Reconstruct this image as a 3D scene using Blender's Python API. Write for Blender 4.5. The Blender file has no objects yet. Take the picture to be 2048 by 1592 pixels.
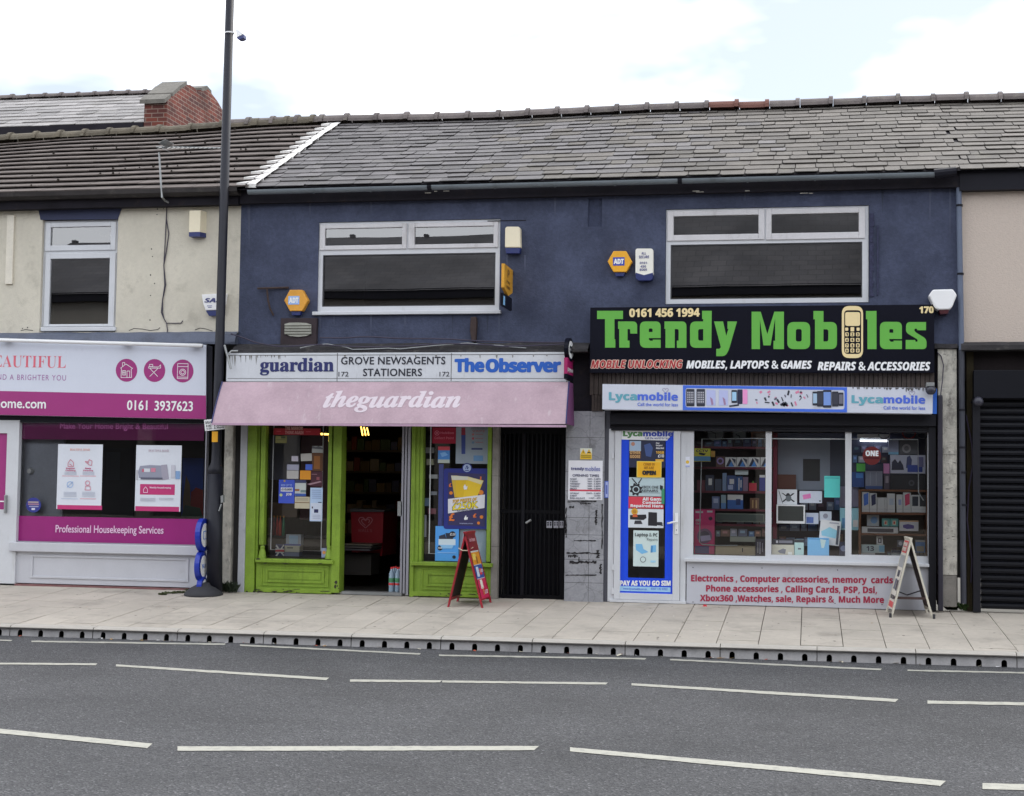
import bpy, bmesh, math, random, os
from mathutils import Vector
random.seed(7)
S = bpy.context.scene
COL = S.collection
# ------------------------------------------------------------------ camera
F, YAW, PIT, ROL = 3050., 0.1934356, 0.0555438, 0.0134376
CAM = Vector((2.54248, -17.93083, 1.38491))
cy_, sy_, cp_, sp_ = math.cos(YAW), math.sin(YAW), math.cos(PIT), math.sin(PIT)
FW = Vector((-sy_*cp_, cy_*cp_, sp_)); RT0 = Vector((cy_, sy_, 0)); UP0 = RT0.cross(FW)
RT = math.cos(ROL)*RT0 + math.sin(ROL)*UP0; UP = -math.sin(ROL)*RT0 + math.cos(ROL)*UP0
cam = bpy.data.cameras.new('camera'); co = bpy.data.objects.new('camera', cam); COL.objects.link(co)
cam.sensor_width = 36; cam.lens = F/2048*36; cam.clip_end = 2000; cam.clip_start = .1
from mathutils import Matrix
co.matrix_world = Matrix(((RT.x, UP.x, -FW.x, CAM.x), (RT.y, UP.y, -FW.y, CAM.y), (RT.z, UP.z, -FW.z, CAM.z), (0, 0, 0, 1)))
S.camera = co
# ------------------------------------------------------------------ sky, sun, exposure
SUN_EL, SUN_AZ = math.radians(52), math.radians(20)      # behind the terrace, veiled by cloud
W = bpy.data.worlds.new('World'); S.world = W; W.use_nodes = True
n = W.node_tree.nodes; l = W.node_tree.links
bg = n['Background']; bg.inputs[1].default_value = 0.1
sky = n.new('ShaderNodeTexSky'); sky.sky_type = 'NISHITA'; sky.sun_disc = False
sky.sun_elevation = SUN_EL; sky.sun_rotation = SUN_AZ
tc = n.new('ShaderNodeTexCoord'); nz = n.new('ShaderNodeTexNoise'); nz.inputs['Scale'].default_value = 3.1
nz.inputs['Detail'].default_value = 5; nz.inputs['Roughness'].default_value = .55
mp = n.new('ShaderNodeMapping'); mp.inputs['Location'].default_value = (1.35, .2, .53); mp.inputs['Scale'].default_value = (1, 1, 2.2)
rp = n.new('ShaderNodeValToRGB'); rp.color_ramp.elements[0].position = .36; rp.color_ramp.elements[1].position = .54
rp.color_ramp.elements[0].color = (.25, .25, .25, 1)
mx = n.new('ShaderNodeMix'); mx.data_type = 'RGBA'
mx.inputs[7].default_value = (21.5, 22.2, 23.5, 1)
l.new(tc.outputs['Generated'], mp.inputs[0]); l.new(mp.outputs[0], nz.inputs['Vector']); l.new(nz.outputs[0], rp.inputs[0])
l.new(rp.outputs[0], mx.inputs[0]); l.new(sky.outputs[0], mx.inputs[6]); l.new(mx.outputs[2], bg.inputs[0])
sl_ = bpy.data.lights.new('sun', 'SUN'); sl_.energy = 1.5; sl_.angle = math.radians(26); sl_.color = (1, .95, .88)
so = bpy.data.objects.new('sun', sl_); COL.objects.link(so)
sd = Vector((math.sin(SUN_AZ)*math.cos(SUN_EL), math.cos(SUN_AZ)*math.cos(SUN_EL), math.sin(SUN_EL)))
so.rotation_euler = sd.to_track_quat('Z', 'Y').to_euler(); so.location = (0, 10, 30)
S.view_settings.view_transform = 'Standard'; S.view_settings.look = 'None'
S.view_settings.exposure = 0; S.view_settings.gamma = 1
S.render.engine = 'CYCLES'
S.cycles.max_bounces = 8; S.cycles.transparent_max_bounces = 12; S.cycles.use_denoising = True
S.cycles.caustics_reflective = False; S.cycles.caustics_refractive = False

# ------------------------------------------------------------------ photo ray -> point on a real plane
def ray(px, py): return FW + RT*((px-1024)/F) - UP*((py-796)/F)
def P(px, py, y=0.):
    d = ray(px, py); return CAM + d*((y-CAM.y)/d.y)
def G(px, py, z0=0., s=.0632):
    d = ray(px, py); return CAM + d*((z0+s*CAM.y-CAM.z)/(d.z-s*d.y))
def RR(r, y):
    x0, y0, x1, y1 = r; xm, ym = (x0+x1)/2, (y0+y1)/2
    return P(x0, ym, y).x, P(x1, ym, y).x, P(xm, y1, y).z, P(xm, y0, y).z
def PX(px, py, y=0.): return P(px, py, y).x
def PZ(px, py, y=0.): return P(px, py, y).z

# ------------------------------------------------------------------ materials
def lin(c):
    c = c/255.; return c/12.92 if c <= .04045 else ((c+.055)/1.055)**2.4
def C(r, g, b, k=1.25): return tuple(min(.88, max(.002, lin(v)*k)) for v in (r, g, b))
_mc = {}
def mat(name, rgb, rough=.6, var=.12, vs=3., bump=0., bs=120., metal=0., stain=None, sa=0., ss=2.5, streak=0, island=0., spec=.5, coat=0.):
    if name in _mc: return _mc[name]
    m = bpy.data.materials.new(name); _mc[name] = m; m.use_nodes = True
    nt = m.node_tree; N = nt.nodes; L = nt.links; b = N['Principled BSDF']
    b.inputs['Roughness'].default_value = rough; b.inputs['Metallic'].default_value = metal
    b.inputs['Specular IOR Level'].default_value = spec
    if coat: b.inputs['Coat Weight'].default_value = coat
    tc = N.new('ShaderNodeTexCoord'); vec = tc.outputs['Object']
    col = N.new('ShaderNodeRGB'); col.outputs[0].default_value = (*rgb, 1); cur = col.outputs[0]
    def noise(scale, detail=5, vecin=vec, rg=.6):
        t = N.new('ShaderNodeTexNoise'); t.inputs['Scale'].default_value = scale; t.inputs['Detail'].default_value = detail
        t.inputs['Roughness'].default_value = rg; L.new(vecin, t.inputs['Vector']); return t.outputs[0]
    def mult(cur, fac_out, lo, hi):
        r = N.new('ShaderNodeMapRange'); r.inputs['From Min'].default_value = .25; r.inputs['From Max'].default_value = .75
        r.inputs['To Min'].default_value = lo; r.inputs['To Max'].default_value = hi; L.new(fac_out, r.inputs[0])
        x = N.new('ShaderNodeVectorMath'); x.operation = 'SCALE'; L.new(cur, x.inputs[0]); L.new(r.outputs[0], x.inputs['Scale']); return x.outputs[0]
    if var: cur = mult(cur, noise(vs), 1-var, 1+var)
    if var: cur = mult(cur, noise(vs*14, 3), 1-var*.5, 1+var*.5)
    if island:
        g = N.new('ShaderNodeNewGeometry'); r = N.new('ShaderNodeMapRange'); r.inputs['To Min'].default_value = 1-island; r.inputs['To Max'].default_value = 1+island
        L.new(g.outputs['Random Per Island'], r.inputs[0])
        x = N.new('ShaderNodeVectorMath'); x.operation = 'SCALE'; L.new(cur, x.inputs[0]); L.new(r.outputs[0], x.inputs['Scale']); cur = x.outputs[0]
    if stain:
        v2 = vec
        if streak:
            mpn = N.new('ShaderNodeMapping'); mpn.inputs['Scale'].default_value = (streak, 1, .35); L.new(vec, mpn.inputs[0]); v2 = mpn.outputs[0]
        f = noise(ss, 8, v2, .68); r = N.new('ShaderNodeMapRange'); r.inputs['From Min'].default_value = .62-sa*.25; r.inputs['From Max'].default_value = .72
        r.inputs['To Max'].default_value = min(1, sa*1.2+.15); L.new(f, r.inputs[0])
        mm = N.new('ShaderNodeMix'); mm.data_type = 'RGBA'; mm.inputs[7].default_value = (*stain, 1); L.new(r.outputs[0], mm.inputs[0]); L.new(cur, mm.inputs[6]); cur = mm.outputs[2]
    L.new(cur, b.inputs['Base Color'])
    if bump:
        bn = N.new('ShaderNodeBump'); bn.inputs['Strength'].default_value = bump; bn.inputs['Distance'].default_value = .01
        L.new(noise(bs, 6), bn.inputs['Height']); L.new(bn.outputs[0], b.inputs['Normal'])
    return m
def flat(r, g, b, k=1.25, rough=.5): return mat('print_%d_%d_%d_%g' % (r, g, b, k), C(r, g, b, k), rough, var=.04, vs=2.)
def glassmat(name, refl, tint=(1, 1, 1), wob=.0):
    m = bpy.data.materials.new(name); m.use_nodes = True; N = m.node_tree.nodes; L = m.node_tree.links; N.clear()
    o = N.new('ShaderNodeOutputMaterial'); t = N.new('ShaderNodeBsdfTransparent'); t.inputs[0].default_value = (*tint, 1)
    g = N.new('ShaderNodeBsdfGlossy'); g.inputs['Roughness'].default_value = .0; mxs = N.new('ShaderNodeMixShader')
    fr = N.new('ShaderNodeFresnel'); s = math.sqrt(refl); fr.inputs[0].default_value = (1+s)/(1-s)
    L.new(fr.outputs[0], mxs.inputs[0]); L.new(t.outputs[0], mxs.inputs[1]); L.new(g.outputs[0], mxs.inputs[2]); L.new(mxs.outputs[0], o.inputs[0])
    if wob:
        tc = N.new('ShaderNodeTexCoord'); nn = N.new('ShaderNodeTexNoise'); nn.inputs['Scale'].default_value = 1.6; nn.inputs['Detail'].default_value = 1
        bn = N.new('ShaderNodeBump'); bn.inputs['Strength'].default_value = wob; bn.inputs['Distance'].default_value = .02
        L.new(tc.outputs['Object'], nn.inputs[0]); L.new(nn.outputs[0], bn.inputs['Height']); L.new(bn.outputs[0], g.inputs['Normal']); L.new(bn.outputs[0], fr.inputs['Normal'])
    return m
def emat(name, rgb, e):
    m = mat(name, rgb, .5, var=0); b = m.node_tree.nodes['Principled BSDF']; b.inputs['Emission Color'].default_value = (*rgb, 1); b.inputs['Emission Strength'].default_value = e; return m

NAVY = mat('navy_stucco', C(68, 74, 95, 1.1), .8, var=.32, vs=1.8, bump=.6, bs=40, stain=C(46, 51, 70), sa=.45, ss=2.6, spec=.3)
CREAM = mat('cream_stucco', C(201, 195, 180, 1.1), .85, var=.09, vs=1.6, bump=.6, bs=55, stain=C(128, 122, 108), sa=.22, ss=2.4)
BEIGE = mat('beige_pebbledash', C(187, 174, 163, 1.2), .9, var=.06, vs=30, bump=.9, bs=60)
WPVC = mat('white_plastic', C(200, 202, 206, 1.1), .35, var=.05, stain=C(140, 136, 125), sa=.12, ss=4, streak=2)
WDIRTY = mat('grimy_white_plastic', C(196, 194, 196, 1.2), .4, var=.08, stain=C(110, 104, 92), sa=.3, ss=5, streak=.6)
WPAINT = mat('white_paint', C(192, 193, 199, 1.05), .55, var=.05, bump=.1, bs=40, stain=C(120, 115, 105), sa=.1)
BLACK = mat('black_paint', C(22, 22, 30), .55, var=.2, spec=.2)
DARKWOOD = mat('dark_timber', C(30, 28, 34), .8, var=.3, vs=4, stain=C(58, 50, 44), sa=.2, ss=6, spec=.2)
GUT = mat('grey_plastic_gutter', C(112, 120, 126, 1.1), .45, var=.1, stain=C(50, 48, 46), sa=.2)
LEAD = mat('lead_flashing', C(82, 88, 104), .6, var=.25, vs=5, bump=.4, bs=20, stain=C(40, 38, 38), sa=.4)
GRIME = mat('grimy_moulding', C(44, 42, 44), .85, var=.4, vs=6, bump=.6, bs=30, stain=C(110, 105, 98), sa=.25, ss=7)
SLATE = mat('roof_slate', C(110, 106, 107, .62), .62, var=.28, vs=6, bump=.5, bs=40, island=.34, stain=C(128, 124, 112, .7), sa=.3, ss=4, spec=.35)
SLATER = mat('lichen_slate', C(114, 108, 102, .6), .7, var=.28, vs=6, bump=.5, bs=40, island=.32, stain=C(130, 126, 112, .62), sa=.36, ss=4, spec=.35)
CTILE = mat('concrete_roof_tile', C(108, 100, 96, .95), .9, spec=.2, var=.2, vs=4, bump=.4, bs=50, island=.1, stain=C(40, 36, 30), sa=.2, ss=9)
RIDGE = mat('ridge_tile_clay', C(108, 100, 98, .9), .85, var=.25, vs=6, bump=.5, bs=40, island=.15, stain=C(150, 146, 130, .8), sa=.3, ss=9)
REDRIDGE = mat('red_ridge_clay', C(120, 80, 70, .8), .85, var=.2, vs=6, bump=.5, bs=40)
MORTAR = mat('white_mortar', C(235, 232, 228, .85), .8, var=.1, bump=.6, bs=25)
GREEN = mat('lime_gloss_paint', C(122, 150, 50, 1.08), .5, var=.22, vs=4, bump=.2, bs=30, stain=C(58, 70, 26), sa=.3, ss=6, streak=2.5, spec=.35)
def marble():
    m = mat('grey_marble', C(152, 153, 158, 1.0), .45, var=.2, vs=3, bump=.2, bs=30, stain=C(84, 82, 82), sa=.3, ss=4, spec=.35); nt = m.node_tree; N = nt.nodes; L = nt.links; b = N['Principled BSDF']
    src = b.inputs['Base Color'].links[0].from_socket; tc = N.new('ShaderNodeTexCoord'); nn = N.new('ShaderNodeTexNoise'); nn.inputs['Scale'].default_value = 4; nn.inputs['Detail'].default_value = 4; L.new(tc.outputs['Object'], nn.inputs[0])
    ad = N.new('ShaderNodeMix'); ad.data_type = 'RGBA'; ad.inputs[0].default_value = .22; L.new(tc.outputs['Object'], ad.inputs[6]); L.new(nn.outputs[1], ad.inputs[7])
    vo = N.new('ShaderNodeTexVoronoi'); vo.feature = 'DISTANCE_TO_EDGE'; vo.inputs['Scale'].default_value = 5.5; L.new(ad.outputs[2], vo.inputs[0])
    r = N.new('ShaderNodeMapRange'); r.inputs['From Max'].default_value = .035; r.inputs['To Min'].default_value = .74; L.new(vo.outputs[0], r.inputs[0])
    x = N.new('ShaderNodeVectorMath'); x.operation = 'SCALE'; L.new(src, x.inputs[0]); L.new(r.outputs[0], x.inputs['Scale']); L.new(x.outputs[0], b.inputs['Base Color']); return m
MARBLE = marble()
PEEL = mat('peeling_white_paint', C(178, 174, 164, 1.1), .8, var=.25, vs=9, bump=1., bs=22, stain=C(56, 52, 52), sa=.5, ss=14, streak=.7)
GREYST = mat('grey_render', C(128, 124, 118, 1.1), .85, var=.2, vs=6, bump=.4, bs=40, stain=C(60, 56, 52), sa=.35, ss=5)
POLEM = mat('black_lamp_post_paint', C(27, 28, 38, 1.0), .5, var=.2, vs=6, spec=.35, stain=C(50, 48, 52), sa=.12)
RUBBER = mat('black_rubber', C(44, 44, 48), .75, var=.15)
RUST = mat('rusty_iron', C(58, 46, 44), .85, var=.3, vs=20)
CABLE = mat('cable_sheath', C(46, 40, 58), .5, var=.1)
YELL = mat('yellow_plastic', C(222, 160, 32, 1.2), .4, var=.06)
YELLF = mat('faded_yellow_plastic', C(206, 146, 50, 1.2), .45, var=.12, vs=6)
NAVYP = mat('dark_blue_plastic', C(34, 44, 96, 1.2), .35, var=.1)
CREAMP = mat('cream_plastic', C(218, 208, 182, 1.25), .45, var=.04)
WHITEP = mat('clean_white_plastic', C(222, 222, 226, 1.2), .4, var=.03)
MAGENTA = mat('magenta_vinyl', C(156, 44, 118, 1.08), .4, var=.04)
MAGDARK = mat('deep_magenta_vinyl', C(138, 28, 106, 1.2), .35, var=.06)
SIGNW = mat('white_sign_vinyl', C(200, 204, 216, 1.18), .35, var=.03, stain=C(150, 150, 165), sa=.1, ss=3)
SIGNB = mat('black_sign_vinyl', C(14, 15, 26), .4, var=.15, spec=.12)
FASC = mat('grimy_white_sign', C(196, 199, 204, 1.15), .45, var=.08, vs=4, stain=C(104, 102, 98), sa=.12, ss=7, streak=3)
PINK = mat('faded_pink_awning', C(190, 165, 174, .94), .85, spec=.15, var=.14, vs=3, bump=.15, bs=12, stain=C(226, 218, 222), sa=.1, ss=7, streak=1.5)
PURP = mat('purple_awning_cloth', C(104, 56, 98, 1.2), .75, var=.1)
GALV = mat('galvanised_metal', C(140, 142, 142, 1.2), .4, var=.12, metal=.6)
DKMETAL = mat('dark_shutter_metal', C(24, 24, 30), .5, var=.15, spec=.25)
ALU = mat('grey_aluminium', C(150, 150, 158, 1.2), .35, var=.06, metal=.4)
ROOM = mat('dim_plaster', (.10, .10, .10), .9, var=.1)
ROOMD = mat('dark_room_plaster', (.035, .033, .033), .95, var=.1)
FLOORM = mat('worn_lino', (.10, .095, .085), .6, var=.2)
BRICK = None
GL_UP = glassmat('upstairs_glass', .25, (.6, .66, .70), .02)
GL_LOW = glassmat('shop_glass', .075, (.98, .99, .99), .02)

# ------------------------------------------------------------------ mesh helpers
def org(parent):
    o = Vector((0, 0, 0))
    while parent is not None: o = o + Vector(parent.location); parent = parent.parent
    return o
class MB:
    def __init__(s): s.v = []; s.f = []; s.mi = []; s.ms = []
    def m(s, mt):
        if mt not in s.ms: s.ms.append(mt)
        return s.ms.index(mt)
    def face(s, pts, mt=None):
        b = len(s.v); s.v += [Vector(p) for p in pts]; s.f.append(tuple(range(b, b+len(pts)))); s.mi.append(s.m(mt) if mt else 0); return s
    def box(s, x0, x1, y0, y1, z0, z1, mt=None):
        b = len(s.v); i = s.m(mt) if mt else 0
        s.v += [Vector(p) for p in ((x0,y0,z0),(x1,y0,z0),(x1,y1,z0),(x0,y1,z0),(x0,y0,z1),(x1,y0,z1),(x1,y1,z1),(x0,y1,z1))]
        for q in ((0,1,5,4),(1,2,6,5),(2,3,7,6),(3,0,4,7),(4,5,6,7),(3,2,1,0)): s.f.append(tuple(b+k for k in q)); s.mi.append(i)
        return s
    def pbox(s, r, y0, y1, mt=None):
        x0, x1, z0, z1 = RR(r, y0); return s.box(x0, x1, y0, y1, z0, z1, mt)
    def obox(s, o, u, v, w, mt=None):   # box from corner o along vectors u, v, w
        b = len(s.v); i = s.m(mt) if mt else 0; o, u, v, w = map(Vector, (o, u, v, w))
        s.v += [o, o+u, o+u+v, o+v, o+w, o+u+w, o+u+v+w, o+v+w]
        for q in ((0,1,5,4),(1,2,6,5),(2,3,7,6),(3,0,4,7),(4,5,6,7),(3,2,1,0)): s.f.append(tuple(b+k for k in q)); s.mi.append(i)
        return s
    def prism(s, pts, y0, y1, mt=None):   # outline in x,z extruded along y
        b = len(s.v); k = len(pts); i = s.m(mt) if mt else 0
        s.v += [Vector((x, y0, z)) for x, z in pts] + [Vector((x, y1, z)) for x, z in pts]
        s.f.append(tuple(range(b, b+k))); s.f.append(tuple(range(b+2*k-1, b+k-1, -1))); s.mi += [i, i]
        for a in range(k): c = (a+1) % k; s.f.append((b+a, b+k+a, b+k+c, b+c)); s.mi.append(i)
        return s
    def pprism(s, pts, y0, y1, mt=None):
        return s.prism([(P(a, c, y0).x, P(a, c, y0).z) for a, c in pts], y0, y1, mt)
    def tube(s, path, r, nseg=8, mt=None, cap=True):
        path = [Vector(p) for p in path]; b = len(s.v); i = s.m(mt) if mt else 0; K = len(path)
        rr = r if isinstance(r, (list, tuple)) else [r]*K
        for a, p in enumerate(path):
            t = (path[min(a+1, K-1)]-path[max(a-1, 0)]).normalized()
            h = Vector((0, 0, 1)) if abs(t.z) < .9 else Vector((1, 0, 0))
            e1 = t.cross(h).normalized(); e2 = t.cross(e1)
            for q in range(nseg):
                th = 2*math.pi*q/nseg; s.v.append(p+(e1*math.cos(th)+e2*math.sin(th))*rr[a])
        for a in range(K-1):
            for q in range(nseg):
                c = (q+1) % nseg; s.f.append((b+a*nseg+q, b+(a+1)*nseg+q, b+(a+1)*nseg+c, b+a*nseg+c)); s.mi.append(i)
        if cap:
            s.f.append(tuple(b+q for q in range(nseg))); s.f.append(tuple(b+(K-1)*nseg+q for q in reversed(range(nseg)))); s.mi += [i, i]
        return s
    def lathe(s, c, prof, nseg=24, mt=None):  # prof list of (r,z)
        return s.tube([(c[0], c[1], z) for r, z in prof], [r for r, z in prof], nseg, mt)
    def build(s, name, mt=None, parent=None, smooth=False, bevel=0):
        me = bpy.data.meshes.new(name); o = org(parent)
        me.from_pydata([tuple(v-o) for v in s.v], [], s.f)
        if s.ms:
            for q in s.ms: me.materials.append(q)
            me.polygons.foreach_set('material_index', s.mi)
        elif mt: me.materials.append(mt)
        bm = bmesh.new(); bm.from_mesh(me)
        bmesh.ops.recalc_face_normals(bm, faces=bm.faces)
        if bevel: bmesh.ops.bevel(bm, geom=[e for e in bm.edges if len(e.link_faces) == 2 and e.calc_face_angle() > .5], offset=bevel, segments=2, affect='EDGES', profile=.5, clamp_overlap=True)
        bm.to_mesh(me); bm.free()
        if smooth:
            me.polygons.foreach_set('use_smooth', [True]*len(me.polygons))
        ob = bpy.data.objects.new(name, me); COL.objects.link(ob); ob.parent = parent
        return ob
def tag(o, label=None, cat=None, group=None, kind=None):
    if label: o['label'] = label
    if cat: o['category'] = cat
    if group: o['group'] = group
    if kind: o['kind'] = kind
    return o
def thing(name, label, cat, loc=(0, 0, 0), group=None):
    o = bpy.data.objects.new(name, None); COL.objects.link(o); o.location = loc; o.empty_display_size = .1
    return tag(o, label, cat, group)
# --- lettering: Blender's own bundled fonts, plus its built-in font as a fallback
FD = bpy.utils.system_resource('DATAFILES', path='fonts') or ''
def loadf(f):
    try: return bpy.data.fonts.load(os.path.join(FD, f))
    except Exception: return None
FONTS = {'math': loadf('NotoSansMath-Regular.woff2'), 'inter': loadf('Inter.woff2')}
def mathmap(t, U_, L_, D_):
    if not FONTS['math']: return t
    o = ''
    for c in t:
        if 'A' <= c <= 'Z': o += chr(U_+ord(c)-65)
        elif 'a' <= c <= 'z': o += chr(L_+ord(c)-97)
        elif c.isdigit() and D_: o += chr(D_+int(c))
        else: o += c
    return o
STY = {'serifb': (0x1d400, 0x1d41a, 0x1d7ce), 'serifbi': (0x1d468, 0x1d482, 0x1d7ce), 'bold': (0x1d5d4, 0x1d5ee, 0x1d7ec), 'bi': (0x1d63c, 0x1d656, 0x1d7ec)}
def text2d(t, font='sans', off=0., shear=0., res=3, space=1.):
    c = bpy.data.curves.new('t', 'FONT'); c.size = 1; c.offset = min(0, off); c.shear = shear; c.resolution_u = res; c.space_character = space
    if '£' in t and font in STY: font = 'sans'; off = max(off, .012)+.014
    if font in STY: t = mathmap(t, *STY[font]); f = FONTS['math']
    elif font == 'inter': f = FONTS['inter']
    else: f = None
    if f: c.font = f
    c.body = t; o = bpy.data.objects.new('t', c); me = bpy.data.meshes.new_from_object(o)
    vs = [Vector((v.co.x, v.co.y, 0)) for v in me.vertices]; fs = [tuple(p.vertices) for p in me.polygons]
    bpy.data.objects.remove(o); bpy.data.curves.remove(c); bpy.data.meshes.remove(me)
    if off > 0:      # heavier weight: the letter laid down several times, each a hair in front of the last
        v0, f0, nv = vs, fs, len(vs); vs, fs = list(v0), list(f0)
        for q in range(8):
            th = math.pi*q/4; d = Vector((math.cos(th)*off, math.sin(th)*off*.8, q+1)); b = len(vs); vs += [v+d for v in v0]; fs += [tuple(b+i for i in p) for p in f0]
    return vs, fs
def put2d(vs, fs, O, U, V, mt, name, parent, fit=True):
    O, U, V = Vector(O), Vector(U), Vector(V)
    if not vs: return None
    if fit:
        x0 = min(v.x for v in vs); x1 = max(v.x for v in vs); y0 = min(v.y for v in vs); y1 = max(v.y for v in vs)
        nn = U.cross(V).normalized()*.00012
        pts = [O + U*((v.x-x0)/max(1e-6, x1-x0)) + V*((v.y-y0)/max(1e-6, y1-y0)) + nn*(v.z if len(v) > 2 else 0) for v in vs]
    else: pts = [O+U*v.x+V*v.y for v in vs]
    o = org(parent); me = bpy.data.meshes.new(name); me.from_pydata([tuple(p-o) for p in pts], [], fs); me.materials.append(mt)
    ob = bpy.data.objects.new(name, me); COL.objects.link(ob); ob.parent = parent
    return ob
def text(t, r, y, mt, parent, font='bold', off=0., shear=0., sl=None, name='lettering', space=1.):
    x0, x1, z0, z1 = RR(r, y); dz = 0
    if sl is not None:
        ym = (r[1]+r[3])/2; w = r[2]-r[0]
        dz = P(r[2], ym+sl*w/2, y).z - P(r[0], ym-sl*w/2, y).z
    return put2d(*text2d(t, font, off, shear, space=space), (x0, y, z0-dz/2), (x1-x0, 0, dz), (0, 0, z1-z0), mt, name, parent)
def roundpoly(pts, seg=5):
    out = []; k = len(pts)
    for i, p in enumerate(pts):
        if len(p) == 2: out.append(Vector(p)); continue
        c = Vector(p[:2]); a = Vector(pts[i-1][:2])-c; b = Vector(pts[(i+1) % k][:2])-c; r = min(p[2], a.length*.5, b.length*.5)
        A = c+a.normalized()*r; B = c+b.normalized()*r
        for q in range(seg+1):
            t = q/seg; out.append(A*(1-t)**2 + c*2*t*(1-t) + B*t*t)
    return out
def rrect(x0, y0, x1, y1, r): return roundpoly([(x0, y0, r), (x1, y0, r), (x1, y1, r), (x0, y1, r)])
def circ(cx, cy, r, k=28, ry=None): return [Vector((cx+r*math.cos(2*math.pi*i/k), cy+(ry or r)*math.sin(2*math.pi*i/k))) for i in range(k)]
def fill(loops):
    c = bpy.data.curves.new('s', 'CURVE'); c.dimensions = '2D'; c.fill_mode = 'BOTH'
    for lp in loops:
        sp = c.splines.new('POLY'); sp.points.add(len(lp)-1); sp.use_cyclic_u = True
        for p, q in zip(sp.points, lp): p.co = (q[0], q[1], 0, 1)
    o = bpy.data.objects.new('s', c); me = bpy.data.meshes.new_from_object(o)
    vs = [Vector((v.co.x, v.co.y)) for v in me.vertices]; fs = [tuple(p.vertices) for p in me.polygons]
    bpy.data.objects.remove(o); bpy.data.curves.remove(c); bpy.data.meshes.remove(me)
    return vs, fs
def decal(loops, y, mt, parent, name='print', T=None):   # flat printed shape from outlines given on the photo, on the sign's own plane
    lp = []
    for q in loops:
        if T: q = [T(p) for p in q]
        lp.append([(P(p[0], p[1], y).x, P(p[0], p[1], y).z) for p in q])
    vs, fs = fill(lp); o = org(parent)
    me = bpy.data.meshes.new(name); me.from_pydata([(v.x-o.x, y-o.y, v.y-o.z) for v in vs], [], fs); me.materials.append(mt)
    ob = bpy.data.objects.new(name, me); COL.objects.link(ob); ob.parent = parent
    return ob
def wall(x0, x1, z0, z1, y0, y1, holes):   # wall with real openings and reveals
    m = MB(); xs = sorted({x0, x1, *[h[0] for h in holes], *[h[1] for h in holes]}); zs = sorted({z0, z1, *[h[2] for h in holes], *[h[3] for h in holes]})
    xs = [x for x in xs if x0 <= x <= x1]; zs = [z for z in zs if z0 <= z <= z1]
    op = lambda a, b: any(h[0] < a < h[1] and h[2] < b < h[3] for h in holes)
    sol = {}
    for i in range(len(xs)-1):
        for j in range(len(zs)-1): sol[i, j] = not op((xs[i]+xs[i+1])/2, (zs[j]+zs[j+1])/2)
    for (i, j), s in sol.items():
        if not s: continue
        a, b, c, d = xs[i], xs[i+1], zs[j], zs[j+1]
        m.face([(a, y0, c), (b, y0, c), (b, y0, d), (a, y0, d)]); m.face([(b, y1, c), (a, y1, c), (a, y1, d), (b, y1, d)])
        if not sol.get((i-1, j)): m.face([(a, y0, c), (a, y0, d), (a, y1, d), (a, y1, c)])
        if not sol.get((i+1, j)): m.face([(b, y0, c), (b, y1, c), (b, y1, d), (b, y0, d)])
        if not sol.get((i, j-1)): m.face([(a, y0, c), (a, y1, c), (b, y1, c), (b, y0, c)])
        if not sol.get((i, j+1)): m.face([(a, y0, d), (b, y0, d), (b, y1, d), (a, y1, d)])
    return m
def frame(m, outer, inner, y0, y1, mt=None):   # four butted bars
    X0, X1, Z0, Z1 = outer; x0, x1, z0, z1 = inner
    m.box(X0, x0, y0, y1, Z0, Z1, mt); m.box(x1, X1, y0, y1, Z0, Z1, mt); m.box(x0, x1, y0, y1, Z0, z0, mt); m.box(x0, x1, y0, y1, z1, Z1, mt)
def pframe(m, o, i, y0, y1, mt=None): frame(m, RR(o, y0), RR(i, y0), y0, y1, mt)
def pane(rect, y, mt, parent, name='pane'):
    x0, x1, z0, z1 = RR(rect, y); return MB().face([(x0, y, z0), (x1, y, z0), (x1, y, z1), (x0, y, z1)]).build(name, mt, parent)
def room(x0, x1, y0, y1, z0, z1, mt, parent, name='interior', floor=None):
    m = MB(); m.face([(x0, y1, z0), (x1, y1, z0), (x1, y1, z1), (x0, y1, z1)], mt); m.face([(x0, y0, z0), (x0, y1, z0), (x0, y1, z1), (x0, y0, z1)], mt)
    m.face([(x1, y0, z0), (x1, y1, z0), (x1, y1, z1), (x1, y0, z1)], mt); m.face([(x0, y0, z1), (x1, y0, z1), (x1, y1, z1), (x0, y1, z1)], mt)
    m.face([(x0, y0, z0), (x1, y0, z0), (x1, y1, z0), (x0, y1, z0)], floor or mt); return m.build(name, None, parent)
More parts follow.
